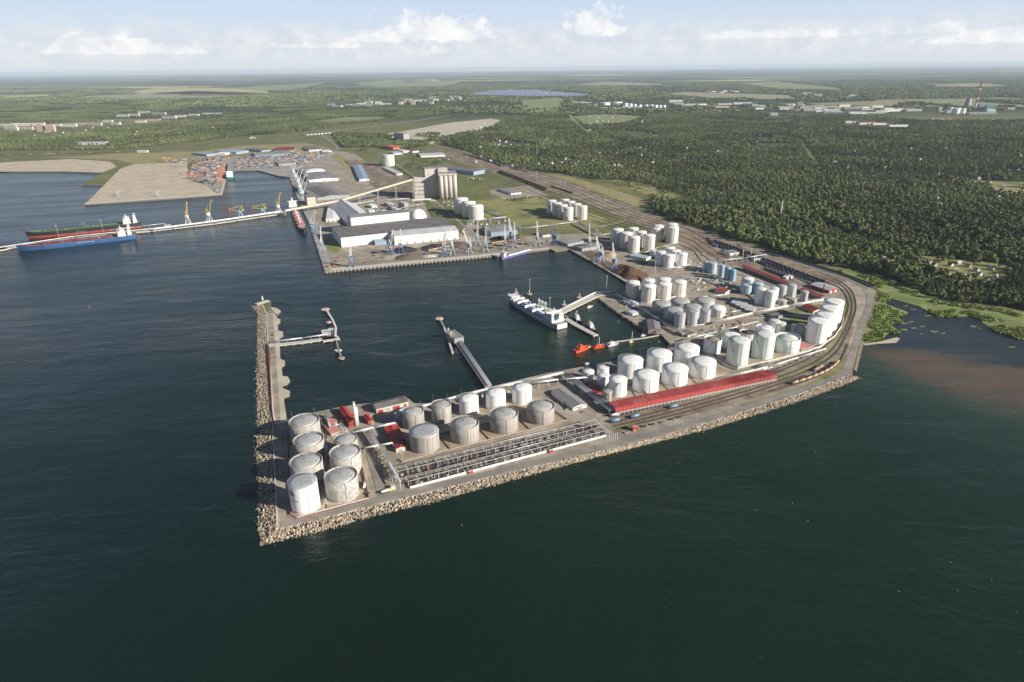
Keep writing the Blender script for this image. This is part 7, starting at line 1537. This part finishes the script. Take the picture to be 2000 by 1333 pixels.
def sts(label, x, y, rz):
    t = thing('container_crane', label, 'crane', at(x, y), rz, 'orange container cranes')
    for sx in (-8, 8):
        for sy in (-8, 8): m = MB(); m.beam((sx, sy, 0), (sx, sy * .8, 38), 1.4); m.build('leg', 'crane_orange', t)
    m = MB()
    for sx in (-8, 8): m.beam((sx, -7, 22), (sx, 7, 22), 1.2); m.beam((sx, -7.5, 10), (sx, 7, 22), .8)
    m.beam((-8, -6.4, 38), (8, -6.4, 38), 1.2); m.beam((-8, 6.4, 38), (8, 6.4, 38), 1.2); m.build('portal', 'crane_orange', t)
    m = MB()
    for sx in (-3, 3): m.beam((sx, -20, 38), (sx, 10, 38), 1.3); m.beam((sx, 10, 38), (sx, 18, 76), 1.2)
    m.build('boom', 'crane_orange', t); m = MB(); m.beam((-4, 0, 38), (0, 2, 58), 1.0); m.beam((4, 0, 38), (0, 2, 58), 1.0); m.beam((0, 2, 58), (0, -18, 38), .6); m.beam((0, 2, 58), (0, 15, 66), .5); m.build('apex_frame', 'crane_orange', t); m = MB(); m.box(-4, -16, 38.8, 4, -8, 43); m.build('machine_house', 'crane_white', t)
sts('tall orange container crane with raised boom, near one at the green ship', 431, 360, -1.57 + .15); sts('tall orange container crane with raised boom, far one behind the green ship', 437, 346, -1.57 + .15)
for i, (x, y) in enumerate(((407, 352), (412, 345), (398, 338), (375, 350), (366, 341), (402, 325), (420, 322), (330, 318), (322, 317), (556, 330), (600, 325))):
    t = thing('yard_gantry', 'orange yard gantry among the containers, number %d counted from the quay' % (i + 1), 'gantry crane', at(x, y), .2 if i % 2 else 1.6, 'orange yard gantries')
    for sx in (-11, 11): m = MB(); m.beam((sx, -4, 0), (sx, -4, 17), .9); m.beam((sx, 4, 0), (sx, 4, 17), .9); m.beam((sx, -4, 1), (sx, 4, 1), .8); m.build('leg_frame', 'crane_orange', t)
    m = MB(); m.beam((-12, -4, 17.4), (12, -4, 17.4), 1.2); m.beam((-12, 4, 17.4), (12, 4, 17.4), 1.2); m.build('girder', 'crane_orange', t); m = MB(); m.box(-2, -4, 18, 3, 4, 20); m.build('trolley', 'crane_white', t)

# ------------------------------------------------------------------ containers
CM = []
for k in range(10):
    m = MB(); m.box(-6.1, -1.22, 0, 6.1, 1.22, 2.6)
    for i in range(13): m.box(-5.8 + i * .94, -1.27, .2, -5.4 + i * .94, 1.27, 2.45)
    CM.append(data_of(m, 'shipping_container', 'box%d' % k))
CN = ['rust brown', 'orange', 'dark red', 'navy blue', 'steel blue', 'white', 'grey', 'black', 'ochre', 'green']
rc = random.Random(5); YARD = []
for quad, ang, dens, where, top in (([(368, 350), (378, 322), (432, 312), (436, 352), (405, 358)], .12, .62, 'in the dense stacks left of the orange cranes', 4), ([(400, 360), (420, 356), (424, 374), (412, 372)], 1.35, .3, 'on the empty apron by the quay corner', 2), ([(455, 331), (460, 308), (545, 306), (548, 328), (500, 330)], .12, .55, 'in the stacks behind the basin', 3),
                                    ([(545, 322), (560, 304), (640, 296), (652, 300), (600, 322)], .2, .5, 'at the gate end of the yard', 4), ([(326, 320), (330, 316), (440, 307), (446, 310)], .1, .6, 'in the thin row on the sand side', 3)):
    W_ = wpoly(quad); a_ = np.array(W_); c0 = a_.mean(0); ex = np.array([math.cos(ang), math.sin(ang)]); ey = np.array([-ex[1], ex[0]]); rad = np.abs(a_ - c0).max() * 1.5
    for i in range(int(-rad / 13.2), int(rad / 13.2)):
        for j in range(int(-rad / 9), int(rad / 9)):
            if j % 4 == 3 or rc.random() > dens: continue
            q = c0 + ex * i * 13.2 + ey * j * 9 + np.array([rc.uniform(-.5, .5), rc.uniform(-.3, .3)])
            if not inside(q[None], W_)[0]: continue
            for lv in range(rc.randint(1, top)): YARD.append((q[0], q[1], Z2 + .15 + lv * 2.62, ang, rc.choice((0, 1, 1, 2, 3, 4, 5, 5, 6, 7, 8, 5, 3, 9, 4, 6, 0)), where, lv))
YARD.sort(key=lambda c: c[0] ** 2 + c[1] ** 2)
for x, y, z, ang, k, where, lv in YARD[:290]:
    o = obj('shipping_container', CM[k], None, (x, y, z), ang); o.scale = (1, 2.2, 1); wl = CN[k] + ' shipping container ' + ('on the ground ' if lv == 0 else 'stacked up ') + where; tag(o, wl, 'container', wl.replace('container', 'containers'))
m = MB()
for x, y, z, ang, k, where, lv in YARD[290:]:
    ca, sa = math.cos(ang), math.sin(ang); m.hexa([(x + u * ca - v * sa, y + u * sa + v * ca, z + w) for w in (0, 2.58) for u, v in ((-6.1, -2.7), (6.1, -2.7), (6.1, 2.7), (-6.1, 2.7))], k)
kind(m.build('container_stacks', ['box%d' % k for k in range(10)]), 'stuff', 'far stacks of mixed coloured containers at the back of the yard')

# ------------------------------------------------------------------ wagons
def tank_wagon(mat):
    t = obj('tank_wagon', None); m = MB(); m.cyl((-5.2, 0, 2.5), (5.2, 0, 2.5), 1.5, 12); m.cyl((-5.6, 0, 2.5), (-5.2, 0, 2.5), .9, 12, 1.5); m.cyl((5.2, 0, 2.5), (5.6, 0, 2.5), 1.5, 12, .9); m.build('barrel', mat, t); m = MB(); m.cyl((0, 0, 3.9), (0, 0, 4.5), .6, 8); m.build('dome', 'steel_grey', t); m = MB(); m.box(-6, -1.3, .8, 6, 1.3, 1.15); m.build('frame', 'steel_dark', t)
    for x in (-4, 4): m = MB(); m.box(x - 1.4, -1.1, .1, x + 1.4, 1.1, .8); m.build('bogie', 'steel_dark', t)
    return seal(t)
def hopper_wagon(mat):
    t = obj('hopper_wagon', None); m = MB(); m.box(-6, -1.5, 1.2, 6, 1.5, 3.8); m.build('body', mat, t); m = MB(); m.box(-5.8, -1.3, 3.81, 5.8, 1.3, 3.9); m.build('load', 'coal', t); m = MB(); m.box(-6.2, -1.3, .8, 6.2, 1.3, 1.18); m.build('frame', 'steel_dark', t)
    for x in (-4, 4): m = MB(); m.box(x - 1.4, -1.1, .1, x + 1.4, 1.1, .8); m.build('bogie', 'steel_dark', t)
    return seal(t)
WG = {'tan': tank_wagon('wagon_tan'), 'black': tank_wagon('wagon_black'), 'violet': tank_wagon('wagon_violet'), 'blue': tank_wagon('wagon_blue'), 'brown': hopper_wagon('wagon_brown'), 'orange': hopper_wagon('wagon_tan')}
wused = set()
def place_wagon(kd, p, rz, label, group):
    if kd not in wused: wused.add(kd); o = WG[kd]; o.location = p; o.rotation_euler = (0, 0, rz); tag(o, label, 'wagon', group)
    else: o = copy_tree(WG[kd], p, rz, label, group); o['category'] = 'wagon'
def train(kd, px, label, group, gap=12.8, skip=0.0, z=Z4, named=False, seed=2):
    P = smooth_line([at(x, y, z) for x, y in px], 8); L = [0]
    for a, b in zip(P, P[1:]): L.append(L[-1] + (b - a).length)
    n = int(L[-1] / gap); r_ = random.Random(seed)
    for i in range(n):
        if r_.random() < skip: continue
        s = (i + .5) * gap; k = max(j for j in range(len(L)) if L[j] <= s); k = min(k, len(P) - 2); d = P[k + 1] - P[k]; p = P[k] + d * ((s - L[k]) / d.length)
        place_wagon(r_.choice(kd) if isinstance(kd, list) else kd, p, math.atan2(d.y, d.x), label if not named else '%s, wagon %s' % (label, ['first', 'second', 'third', 'fourth', 'fifth', 'sixth', 'seventh', 'eighth', 'ninth', 'tenth', 'eleventh', 'twelfth', 'thirteenth', 'fourteenth', 'fifteenth', 'sixteenth', 'seventeenth', 'eighteenth'][i % 18] + ' from the canopy'), group)
TP = [(1546, 752), (1580, 741), (1610, 729), (1630, 716), (1642, 702)]; track(TP[:1] and [(1500, 765)] + TP + [(1655, 672)], 3.4)
train('tan', TP, 'cream tank wagon of the curved train by the sea road', 'curved tank wagon train', named=True)
place_wagon('tan', at(1594, 724, Z3), .62, 'lone cream tank wagon left of the curved train, first of two', 'lone tank wagons'); place_wagon('tan', at(1602, 720, Z3), .68, 'lone cream tank wagon left of the curved train, second of two', 'lone tank wagons')
for i, (a, b) in enumerate((((1190, 827), (1213, 822)), ((1228, 819), (1252, 813)), ((1303, 800), (1327, 794)))):
    p, L, rz = lin(a, b, Z3); place_wagon('blue', p + Vector((math.cos(rz), math.sin(rz), 0)) * L / 2, rz, 'blue tank wagon on the track beside the red canopy, %s of three' % ['nearest', 'middle', 'farthest'][i], 'blue tank wagons')
for k in range(3):
    px_ = [(1379 + k * 2, 466.5 + k * 4), (1430, 483 + k * 4.5), (1500, 510 + k * 5), (1560, 533 + k * 5), (1620 - k * 12, 555 + k * 3)]
    track(px_, 2.8); train(['black', 'violet', 'violet'], px_, 'dark tank wagon in the %s of the three parked trains below the forest' % ['farthest', 'middle', 'nearest'][k], 'parked dark trains, %s' % ['far', 'middle', 'near'][k], skip=.06, seed=k)
for k in range(2):
    px_ = [(1492, 520 + k * 5), (1520, 531 + k * 5), (1550, 543 + k * 5)]; track(px_, 2.6); train('violet', px_, 'violet tank wagon in the short rows beside the long red hall', 'short violet wagon rows', seed=20 + k)
for k in range(2): px_ = [(1440 + k * 9, 535 + k * 3), (1500 + k * 9, 556 + k * 3), (1560 + k * 9, 580 + k * 3)]; track(px_, 2.6)
train('brown', [(972, 337), (1010, 351), (1068, 374)], 'dark hopper wagon of the long freight train left of the railway', 'freight train on the main yard'); train('brown', [(976, 334.5), (1014, 348.5), (1070, 371)], 'dark hopper wagon of the second freight train left of the railway', 'second freight train on the main yard'); train('brown', [(1076, 365), (1100, 372), (1119, 379)], 'dark hopper wagon of the short freight train', 'short freight train on the main yard')
train('brown', [(906, 302), (960, 318), (980, 326)], 'dark hopper wagon along the forest edge siding', 'forest edge freight train', z=LAND + .3)
train('orange', [(836, 491), (860, 486), (896, 479)], 'orange open wagon beside the dark heaps on the grain quay', 'orange wagons on the grain quay', z=Z3); train('orange', [(958, 477), (985, 473), (1020, 470)], 'orange open wagon behind the coaster cranes', 'orange wagons behind the coaster', z=Z3)
train('blue', [(1390, 478), (1404, 485), (1432, 499)], 'pale blue tank wagon on the fan track', 'wagons on the fan track', skip=.3); train('black', [(1224, 528), (1260, 553), (1275, 563)], 'black tank wagon behind the scrap heap', 'wagons behind the scrap heap', z=Z3)
train(['orange', 'brown', 'brown'], [(-10, 304), (60, 303), (150, 300), (260, 297)], 'reddish wagon in the long row at the far left shore', 'far left wagon row', gap=15)
hall('white locomotive shed above the parked trains', (1425, 500.5), (1443, 498.5), (1420, 494), 6, 1, 'wall_white', 'roof_mid', 'locomotive_shed', doors=1)
for i in range(4): column('white vertical vessel below the pipe bridge over the railway, %s of four' % ['first', 'second', 'third', 'fourth'][i], 1472 + i * 3.6, 513 - i * .5, 504, 1.2, 'tank_white', 'vessel', 'vessel', 10)
column('red and white banded stack left of the railway pipe bridge', 1450, 505, 489, 1.1, 'steel_white', bands=3); column('red and white banded stack right of the railway pipe bridge', 1466, 502, 487, 1.1, 'steel_white', bands=3); column('tall dark chimney at the end of the rail terminal', 1607, 574, 555, 1.1, 'steel_dark')
hall('small white arch office between the parked trains', (1536, 547), (1549, 543.5), (1536, 543), 4.5, .3, 'wall_white', 'roof_white', 'office', wins=4)
wall_thing('long dark noise wall along the forest side of the parked trains', [(1504, 494), (1560, 511), (1620, 530), (1670, 546), (1708, 562)], .6, 4.5, 'wall_slate', 'noise_wall', cap='wall_grey')
t = thing('frame_row', 'long steel frame row beside the parked dark trains', 'loading rack', (0, 0, 0)); A = at(1400, 496); B = at(1590, 562)
for i in range(34):
    c = A + (B - A) * (i / 33); m = MB(); m.beam(c, c + Vector((0, 0, 6)), .35); d = (B - A).normalized(); s = Vector((-d.y, d.x, 0)); m.beam(c + s * 5, c + s * 5 + Vector((0, 0, 6)), .35); m.beam(c + Vector((0, 0, 6)), c + s * 5 + Vector((0, 0, 6)), .35); m.build('portal_frame', 'steel_grey', t)
for o_ in (0, 5): m = MB(); m.beam(A + s * o_ + Vector((0, 0, 6.2)), B + s * o_ + Vector((0, 0, 6.2)), .4); m.build('longitudinal_beam', 'steel_grey', t)

# ------------------------------------------------------------------ cars, trucks and yard odds and ends
def car_mesh(k):
    m = MB(); m.box(-2.1, -.85, .35, 2.1, .85, .95); m.hexa(((-1.3, -.8, .95), (1.2, -.8, .95), (1.2, .8, .95), (-1.3, .8, .95), (-1.0, -.68, 1.45), (.7, -.68, 1.45), (.7, .68, 1.45), (-1.0, .68, 1.45)), 1)
    for x in (-1.3, 1.3):
        for y in (-.85, .85): m.cyl((x, y - .1, .35), (x, y + .1, .35), .35, 8, m=2)
    return data_of(m, 'parked_car', ['car%d' % k, 'glass', 'steel_dark'])
CA = [car_mesh(k) for k in range(5)]; CC = ['navy', 'white', 'dark red', 'black', 'silver']
for i, (x, y, k, w) in enumerate(((1258, 834, 3, 'left of the pair near the red kiosk'), (1275, 830, 0, 'right of the pair near the red kiosk'), (1294, 826, 4, 'alone in the middle of the sea road bays'), (1312, 820, 3, 'left of the last two in the sea road bays'), (1326, 816, 3, 'at the far end of the sea road bays'), (717, 965, 0, 'beside the corner yard wall'), (1224, 846, 1, 'next to the red kiosk on the verge'), (1108, 800, 1, 'behind the front office'), (1140, 806, 4, 'in front of the front office'), (533, 655, 0, 'on the breakwater road above the trestle'), (534, 684, 4, 'on the breakwater road below the trestle'),
                                  (1356, 568, 1, 'on the yard near the cream tanks'), (1350, 552, 3, 'near the grass strip of the yard'), (1115, 783, 4, 'beside the rear office'))):
    o = obj('parked_car', CA[k], None, at(x, y, Z3 + .1), .25 + (1.5 if i in (9, 10) else 0)); o.scale = (1.2,) * 3; tag(o, '%s car %s' % (CC[k], w), 'car', 'parked cars')
t = thing('kiosk', 'small dark red kiosk at the end of the loading racks', 'kiosk', at(1239, 841), .25); m = MB(); m.box(-3, -2, 0, 3, 2, 5.5); m.build('body', 'wall_red', t); m = MB(); m.box(-3.3, -2.3, 5.5, 3.3, 2.3, 5.8); m.build('roof', 'pink_roof', t); m = MB(); m.box(-.6, -2.1, 0, .6, -1.95, 2.2); m.build('door', 'wall_white', t)
def truck(label, x, y, rz, cabm, boxm, z=Z3):
    t = thing('tank_truck', label, 'truck', at(x, y, z), rz); m = MB(); m.box(3.2, -1.2, .6, 5.4, 1.2, 3.0); m.build('cab', cabm, t); m = MB(); m.cyl((-5, 0, 2.1), (3, 0, 2.1), 1.2, 10); m.build('tank', boxm, t); m = MB(); m.box(-5.2, -1.1, .7, 5.2, 1.1, 1.0); m.build('chassis', 'steel_dark', t)
    for k in (-4, -2.6, 4.2): m = MB(); m.cyl((k, -1.2, .5), (k, 1.2, .5), .5, 10); m.build('wheel', 'steel_dark', t)
truck('white tank truck with blue cab beside the patched tank', 712, 950, 1.75, 'crane_blue', 'tank_white'); truck('yellow and white service truck near the loading rack corner', 754, 962, .5, 'yellow', 'tank_white'); truck('white truck at the near end of the red canopy', 1200, 813, .25, 'wall_white', 'tank_white'); truck('orange truck on the empty grain quay', 652, 521, -.3, 'orange', 'wagon_tan'); truck('yellow loader truck on the empty grain quay', 641, 523, -.3, 'yellow', 'orange')
rk = random.Random(17)
def clutter(where, quad, n, mats, hmax=3.0, group=None):
    """separate crates, pump skids and short pipes standing in a yard"""
    for i in range(n):
        a, b = rk.random(), rk.random(); x = (1 - a) * (1 - b) * quad[0][0] + a * (1 - b) * quad[1][0] + a * b * quad[2][0] + (1 - a) * b * quad[3][0]; y = (1 - a) * (1 - b) * quad[0][1] + a * (1 - b) * quad[1][1] + a * b * quad[2][1] + (1 - a) * b * quad[3][1]
        mt = rk.choice(mats); p = at(x, y, Z3); w = rk.uniform(.8, 2.4); d = rk.uniform(.7, 1.6); h = rk.uniform(.7, hmax); m = MB(); m.box(-w, -d, 0, w, d, h * .8); m.cyl((-w * .7, 0, h * .8 + .35), (w * .7, 0, h * .8 + .35), .35, 6); m.box(-w * .2, -d * .4, h * .8, w * .3, d * .4, h)
        o = m.build('equipment_skid', mt); o.location = p; o.rotation_euler = (0, 0, rk.uniform(-.2, .6)); tag(o, 'small equipment skid standing ' + where, 'equipment', 'equipment ' + where)
clutter('beside the silver pipe corridor', ((722, 872), (735, 868), (765, 925), (750, 930)), 22, ['concrete_pale', 'steel_grey', 'yellow', 'wood'])
clutter('around the red pump house', ((640, 815), (720, 800), (735, 830), (690, 840)), 16, ['concrete', 'steel_grey', 'red', 'yellow'])
clutter('on the shore below the grey tanks', ((1200, 582), (1215, 578), (1290, 628), (1262, 640)), 26, ['steel_grey', 'concrete_pale', 'steel_dark'])
clutter('in front of the slim grey tanks', ((1335, 655), (1450, 626), (1455, 634), (1350, 662)), 26, ['steel_grey', 'crane_blue', 'wall_cream', 'steel_dark', 'rust'])
clutter('between the blue silos and the white office', ((1375, 545), (1400, 540), (1440, 562), (1420, 570)), 22, ['tank_white', 'steel_grey', 'tank_paleblue'], 5)
clutter('below the low container huts', ((1400, 612), (1470, 598), (1480, 612), (1420, 626)), 22, ['steel_grey', 'concrete', 'steel_dark'])
clutter('around the cluster of white tanks', ((1340, 505), (1370, 508), (1378, 535), (1350, 530)), 16, ['tank_white', 'steel_grey', 'concrete_pale'], 4)
clutter('below the three large pale tanks', ((912, 437), (985, 430), (992, 440), (925, 447)), 22, ['tank_white', 'steel_grey', 'tank_paleblue'], 5)
clutter('under the grain silo', ((858, 394), (890, 392), (905, 412), (885, 416)), 16, ['tank_white', 'steel_grey', 'tank_paleblue'], 6)
clutter('beside the power house', ((905, 350), (935, 345), (950, 352), (920, 356)), 12, ['tank_white', 'crane_blue', 'roof_terracotta'], 5)
clutter('behind the coal quay cranes', ((870, 490), (1070, 470), (1070, 474), (880, 496)), 26, ['concrete_pale', 'crane_orange', 'crane_blue', 'steel_dark'], 4)
clutter('by the brick works', ((820, 300), (870, 308), (880, 314), (800, 306)), 10, ['tank_white', 'wall_cream'], 6)

for i, (px_, n, mt) in enumerate(([[(1215, 752), (1250, 744), (1300, 733), (1360, 718)], 3, 'pipe_white'], [[(1245, 716), (1300, 706), (1350, 694)], 3, 'pipe_silver'], [[(1405, 700), (1440, 690), (1500, 676), (1560, 664)], 4, 'pipe_silver'], [[(1480, 668), (1520, 650), (1560, 652)], 3, 'pipe_white'], [[(1300, 632), (1345, 622), (1395, 612)], 3, 'pipe_silver'], [[(1250, 592), (1290, 585), (1340, 577)], 4, 'pipe_white'],
                                  [[(1215, 490), (1250, 497), (1285, 484), (1320, 476)], 3, 'pipe_white'], [[(1285, 524), (1310, 527), (1345, 520), (1370, 524)], 4, 'pipe_silver'], [[(1380, 538), (1420, 552), (1455, 570), (1480, 590)], 4, 'pipe_silver'], [[(1440, 560), (1470, 580), (1520, 598)], 4, 'pipe_white'], [[(1510, 606), (1560, 596), (1600, 588)], 3, 'pipe_white'], [[(800, 858), (870, 842), (945, 826), (1020, 810)], 5, 'pipe_white'], [[(815, 842), (870, 830), (930, 816), (1000, 800)], 3, 'pipe_silver'],
                                  [[(575, 990), (572, 930), (570, 870)], 3, 'pipe_white'], [[(635, 985), (633, 930), (636, 870), (640, 850)], 4, 'pipe_silver'], [[(1420, 612), (1450, 606), (1490, 618)], 4, 'pipe_silver'], [[(1345, 640), (1400, 628), (1450, 618)], 3, 'pipe_white'], [[(1370, 545), (1400, 556), (1415, 568)], 4, 'pipe_white'])):
    pipe_rack('low ground pipes ' + ['behind the front row of big white tanks', 'between the two rows of big white tanks', 'along the walled yard floor', 'beside the wide pale green tank', 'behind the slim grey tanks', 'below the tall cream tanks', 'through the rail fan tanks', 'in front of the close cluster', 'past the slim blue silos', 'past the pale blue tanks', 'below the grey silos', 'between the two rows of basin tanks', 'beside the big grey tanks', 'along the breakwater side of the corner yard', 'down the middle of the corner yard', 'beside the container huts', 'in front of the grey tanks', 'across the brown middle yard'][i], px_, 1.3, n * 1.1, n, 14, mt, 'concrete', .3, 'ground_pipes')
clutter('on the brown middle yard', ((1340, 545), (1380, 540), (1400, 570), (1350, 575)), 14, ['tank_white', 'steel_grey', 'yellow', 'crane_blue'])
clutter('between the rail terminal tanks', ((1440, 575), (1480, 560), (1510, 600), (1470, 606)), 20, ['tank_white', 'steel_grey', 'tank_paleblue', 'steel_dark'], 5)
clutter('on the empty grain quay', ((650, 500), (760, 495), (760, 512), (660, 522)), 12, ['orange', 'steel_dark', 'wood', 'rust'], 3)
clutter('beside the fertiliser plant', ((715, 412), (800, 402), (800, 418), (725, 424)), 18, ['tank_white', 'steel_grey', 'tank_paleblue', 'wall_cream'], 9)
clutter('behind the rear quay tanks', ((840, 792), (1000, 758), (1010, 764), (850, 800)), 18, ['steel_grey', 'concrete_pale', 'rust'], 2.5)
# ------------------------------------------------------------------ far town, industry, power station
rt = random.Random(23)
def block(px, py, w, d, h, wm, rm, label, group, rz=None, name='apartment_block', cat='building', win=True):
    p = at(px, py); t = thing(name, label, cat, p, rt.uniform(-.15, .15) if rz is None else rz, group); m = MB(); m.box(-w / 2, 0, 0, w / 2, d, h); m.build('wall', wm, t); m = MB(); m.box(-w / 2 - .8, -.8, h, w / 2 + .8, d + .8, h + 1.4); m.build('roof', rm, t)
    if win:
        for k in range(max(1, int(h / 6))): m = MB(); z = (k + .4) * 6; m.box(-w / 2 + 2, -.25, z, w / 2 - 2, .05, z + 2.2); m.build('window_band', 'glass', t)
    return t
for i, (x, y, w, h) in enumerate(((15, 249, 120, 22), (40, 247, 130, 22), (70, 246.5, 130, 24), (22, 255, 100, 20), (52, 254, 90, 20), (110, 247, 70, 18), (135, 248, 110, 20), (160, 245, 110, 20), (185, 246, 110, 22), (240, 229, 110, 20), (262, 227, 100, 20), (280, 222, 110, 20), (310, 225, 140, 24), (330, 232, 130, 20), (352, 230, 100, 20), (378, 227, 100, 16), (300, 237, 110, 18), (275, 240, 80, 18), (210, 240, 80, 16), (225, 244, 80, 18))):
    block(x, y, w, 16, h, 'wall_white' if i % 4 else 'wall_cream', 'roof_terracotta' if i % 3 else 'roof_light', '%s apartment block in the far left town, %s' % ('white' if i % 4 else 'cream', ['leftmost long one', 'second long one', 'long one left of the orange towers', 'low one in front at the far left', 'short one in front of the towers', 'right of the orange towers', 'long one in the town middle', 'behind the town middle', 'with red trim in the middle', 'first on the upper row', 'second on the upper row', 'third on the upper row', 'largest on the upper row', 'right below the largest', 'near the right end', 'at the right end', 'in the lower row right', 'in the lower row centre', 'tucked behind trees', 'tucked before trees'][i]), 'far town blocks')
block(80, 258, 50, 20, 46, 'wall_peach', 'roof_terracotta', 'tall orange tower block in the far left town, left of two', 'orange tower blocks', .1); block(99, 258, 58, 20, 46, 'wall_peach', 'roof_light', 'tall orange tower block in the far left town, right of two', 'orange tower blocks', .1)
block(180, 283, 150, 30, 12, 'wall_white', 'roof_light', 'long low white works before the far left town', 'low works'); block(415, 223.5, 190, 30, 10, 'wall_white', 'roof_light', 'long white greenhouse works right of the town', 'low works'); block(278, 298.5, 50, 14, 8, 'wall_white', 'roof_white', 'small white shed on the dry flat', 'low works')
for i in range(60):
    x = rt.gauss(300, 110); y = rt.uniform(250, 272); p = at(x, y); o = obj('garden_house', HM[rt.choice('wwwrg')], None, p, rt.uniform(0, 3)); o.scale = (1.3,) * 3; tag(o, 'small pale house in the suburb below the far left town', 'house', 'suburb houses')
def cluster(n, x0, y0, x1, y1, wr, hr, label, group, mats, win=False, jit=2.0, name='factory_hall'):
    for i in range(n):
        f = (i + .5) / n; x = x0 + (x1 - x0) * f + rt.uniform(-jit, jit) * 3; y = y0 + (y1 - y0) * f + rt.uniform(-jit, jit); wm, rm = rt.choice(mats)
        block(x, y, rt.uniform(*wr), rt.uniform(30, 60), rt.uniform(*hr), wm, rm, label + ', ' + ('%s part' % ['left', 'middle', 'right'][min(2, int(f * 3))]), group + ' ' + ['left', 'middle', 'right'][min(2, int(f * 3))], None, name, 'building', win)
WL = [('wall_white', 'roof_light'), ('wall_white', 'roof_white'), ('wall_grey', 'roof_light'), ('wall_cream', 'roof_mid'), ('wall_white', 'roof_terracotta')]
cluster(20, 640, 210, 900, 193, (40, 110), (10, 26), 'pale factory block of the far settlement behind the port', 'far settlement', WL, True, 4)
cluster(12, 780, 205, 890, 196, (20, 50), (24, 48), 'tall pale block of the far settlement behind the port', 'far settlement towers', WL, True, 4)
cluster(34, 1300, 202, 1760, 222, (60, 200), (10, 18), 'pale industrial hall in the far industrial belt', 'far industrial belt', WL, False, 5)
cluster(18, 1520, 208, 1800, 216, (60, 160), (10, 20), 'light hall in the upper row of the far industrial belt', 'upper industrial belt', WL, False, 3)
cluster(10, 1380, 182, 1440, 178, (40, 90), (10, 16), 'white building of the farthest village in the fields', 'farthest village', WL, False, 2)
cluster(10, 1570, 188, 1680, 190, (40, 120), (10, 24), 'pale building of the village above the industrial belt', 'village above the belt', WL, True, 3)
cluster(9, 1660, 240, 1760, 247, (60, 160), (8, 12), 'flat white nursery hall in the forest', 'forest nursery halls', WL, False, 2); cluster(6, 1820, 236, 1950, 240, (80, 200), (8, 12), 'flat pale store at the forest edge below the power station', 'forest edge stores', WL, False, 2)
cluster(7, 1120, 199, 1160, 207, (80, 140), (10, 16), 'white hall beside the far tank farm', 'halls by the far tank farm', WL, False, 2); cluster(6, 1170, 213, 1300, 209, (60, 120), (8, 12), 'low pale shed in front of the far tank farm', 'sheds by the far tank farm', WL, False, 1)
block(1512, 226, 60, 40, 18, 'wall_white', 'roof_light', 'single white hall standing alone at the forest rim', None, name='factory_hall'); block(1562, 211, 55, 40, 52, 'wall_grey', 'roof_mid', 'dark grey tower block in the far industrial belt', None, name='tower_block'); block(1590, 213, 260, 60, 24, 'wall_cream', 'roof_mid', 'long beige works in the far industrial belt', None, name='factory_hall'); block(1628, 222, 160, 40, 14, 'wall_blue', 'roof_blue', 'pale blue hall in the far industrial belt', None, name='factory_hall'); block(1848, 234, 70, 30, 12, 'roof_terracotta', 'roof_terracotta', 'orange roofed hall below the power station', None, name='factory_hall')
# power station: striped chimney, cooling tower, green boiler house
p = at(1904, 214); H = ht(1904, 214, 160); t = thing('striped_chimney', 'tall red and white striped power station chimney', 'chimney', p)
for k in range(9):
    z0, z1 = H * k / 9, H * (k + 1) / 9; r0, r1 = 9 - 4.6 * k / 9, 9 - 4.6 * (k + 1) / 9; m = MB(); m.cyl((0, 0, z0), (0, 0, z1), r0, 20, r1); m.build('chimney_band', 'wall_red' if k in (2, 4, 5, 7, 8) else 'wall_white', t)
p = at(1888, 213); t = thing('cooling_tower', 'grey flared cooling tower beside the striped chimney', 'cooling tower', p); m = MB(); m.lathe([(34, 0), (29, 22), (25, 48), (22.5, 76), (21.5, 90), (20.5, 90), (24, 48)], 16, smooth=False); m.build('shell', 'wall_grey', t); m = MB()
for k in range(16): a = k * 6.283 / 16; m.beam((34 * math.cos(a), 34 * math.sin(a), 0), (28.6 * math.cos(a), 28.6 * math.sin(a), 24), 1.2)
m.build('rib', 'concrete', t)
block(1925, 214, 120, 60, 44, 'wall_blue', 'roof_mid', 'blue grey boiler house of the power station', None, 0, 'boiler_house'); block(1934, 215.5, 75, 30, 36, 'hull_green', 'hull_green', 'bright green fronted turbine hall of the power station', None, 0, 'turbine_hall', win=False); block(1936, 219, 70, 30, 20, 'wall_white', 'roof_white', 'white annex before the green turbine hall', None, 0, 'annex'); block(1965, 215, 150, 50, 16, 'wall_cream', 'roof_mid', 'low beige workshop right of the power station', None, 0, 'workshop'); block(1920, 224, 220, 50, 12, 'wall_grey', 'roof_light', 'wide flat grey store in front of the power station', None, 0, 'store'); block(1836, 219, 20, 20, 34, 'wall_white', 'roof_white', 'slim white tower left of the power station tanks', None, 0, 'tower'); block(1850, 221, 120, 40, 14, 'wall_white', 'roof_light', 'white shed row left of the power station tanks', None, 0, 'store')
cluster(26, 930, 172, 1110, 186, (18, 40), (7, 10), 'tiny pale house along the far lake', 'lake houses', WL, False, 1, 'house')
# ------------------------------------------------------------------ sea haze
hb = MB(); hb.box(-100000, -4000, -4.5, 100000, 104000, 420); ho = hb.build('haze', [])
hm = bpy.data.materials.new('haze'); hm.use_nodes = True; T = NT(hm.node_tree); hm.node_tree.nodes.clear()
pv = T.n('ShaderNodeVolumePrincipled', i={'Color': (.74, .87, 1.0, 1), 'Density': 2.1e-5, 'Anisotropy': 0.0})
T.n('ShaderNodeOutputMaterial', i={1: pv.outputs[0]}); ho.data.materials.append(hm); kind(ho, 'stuff', 'pale summer haze over the far country')
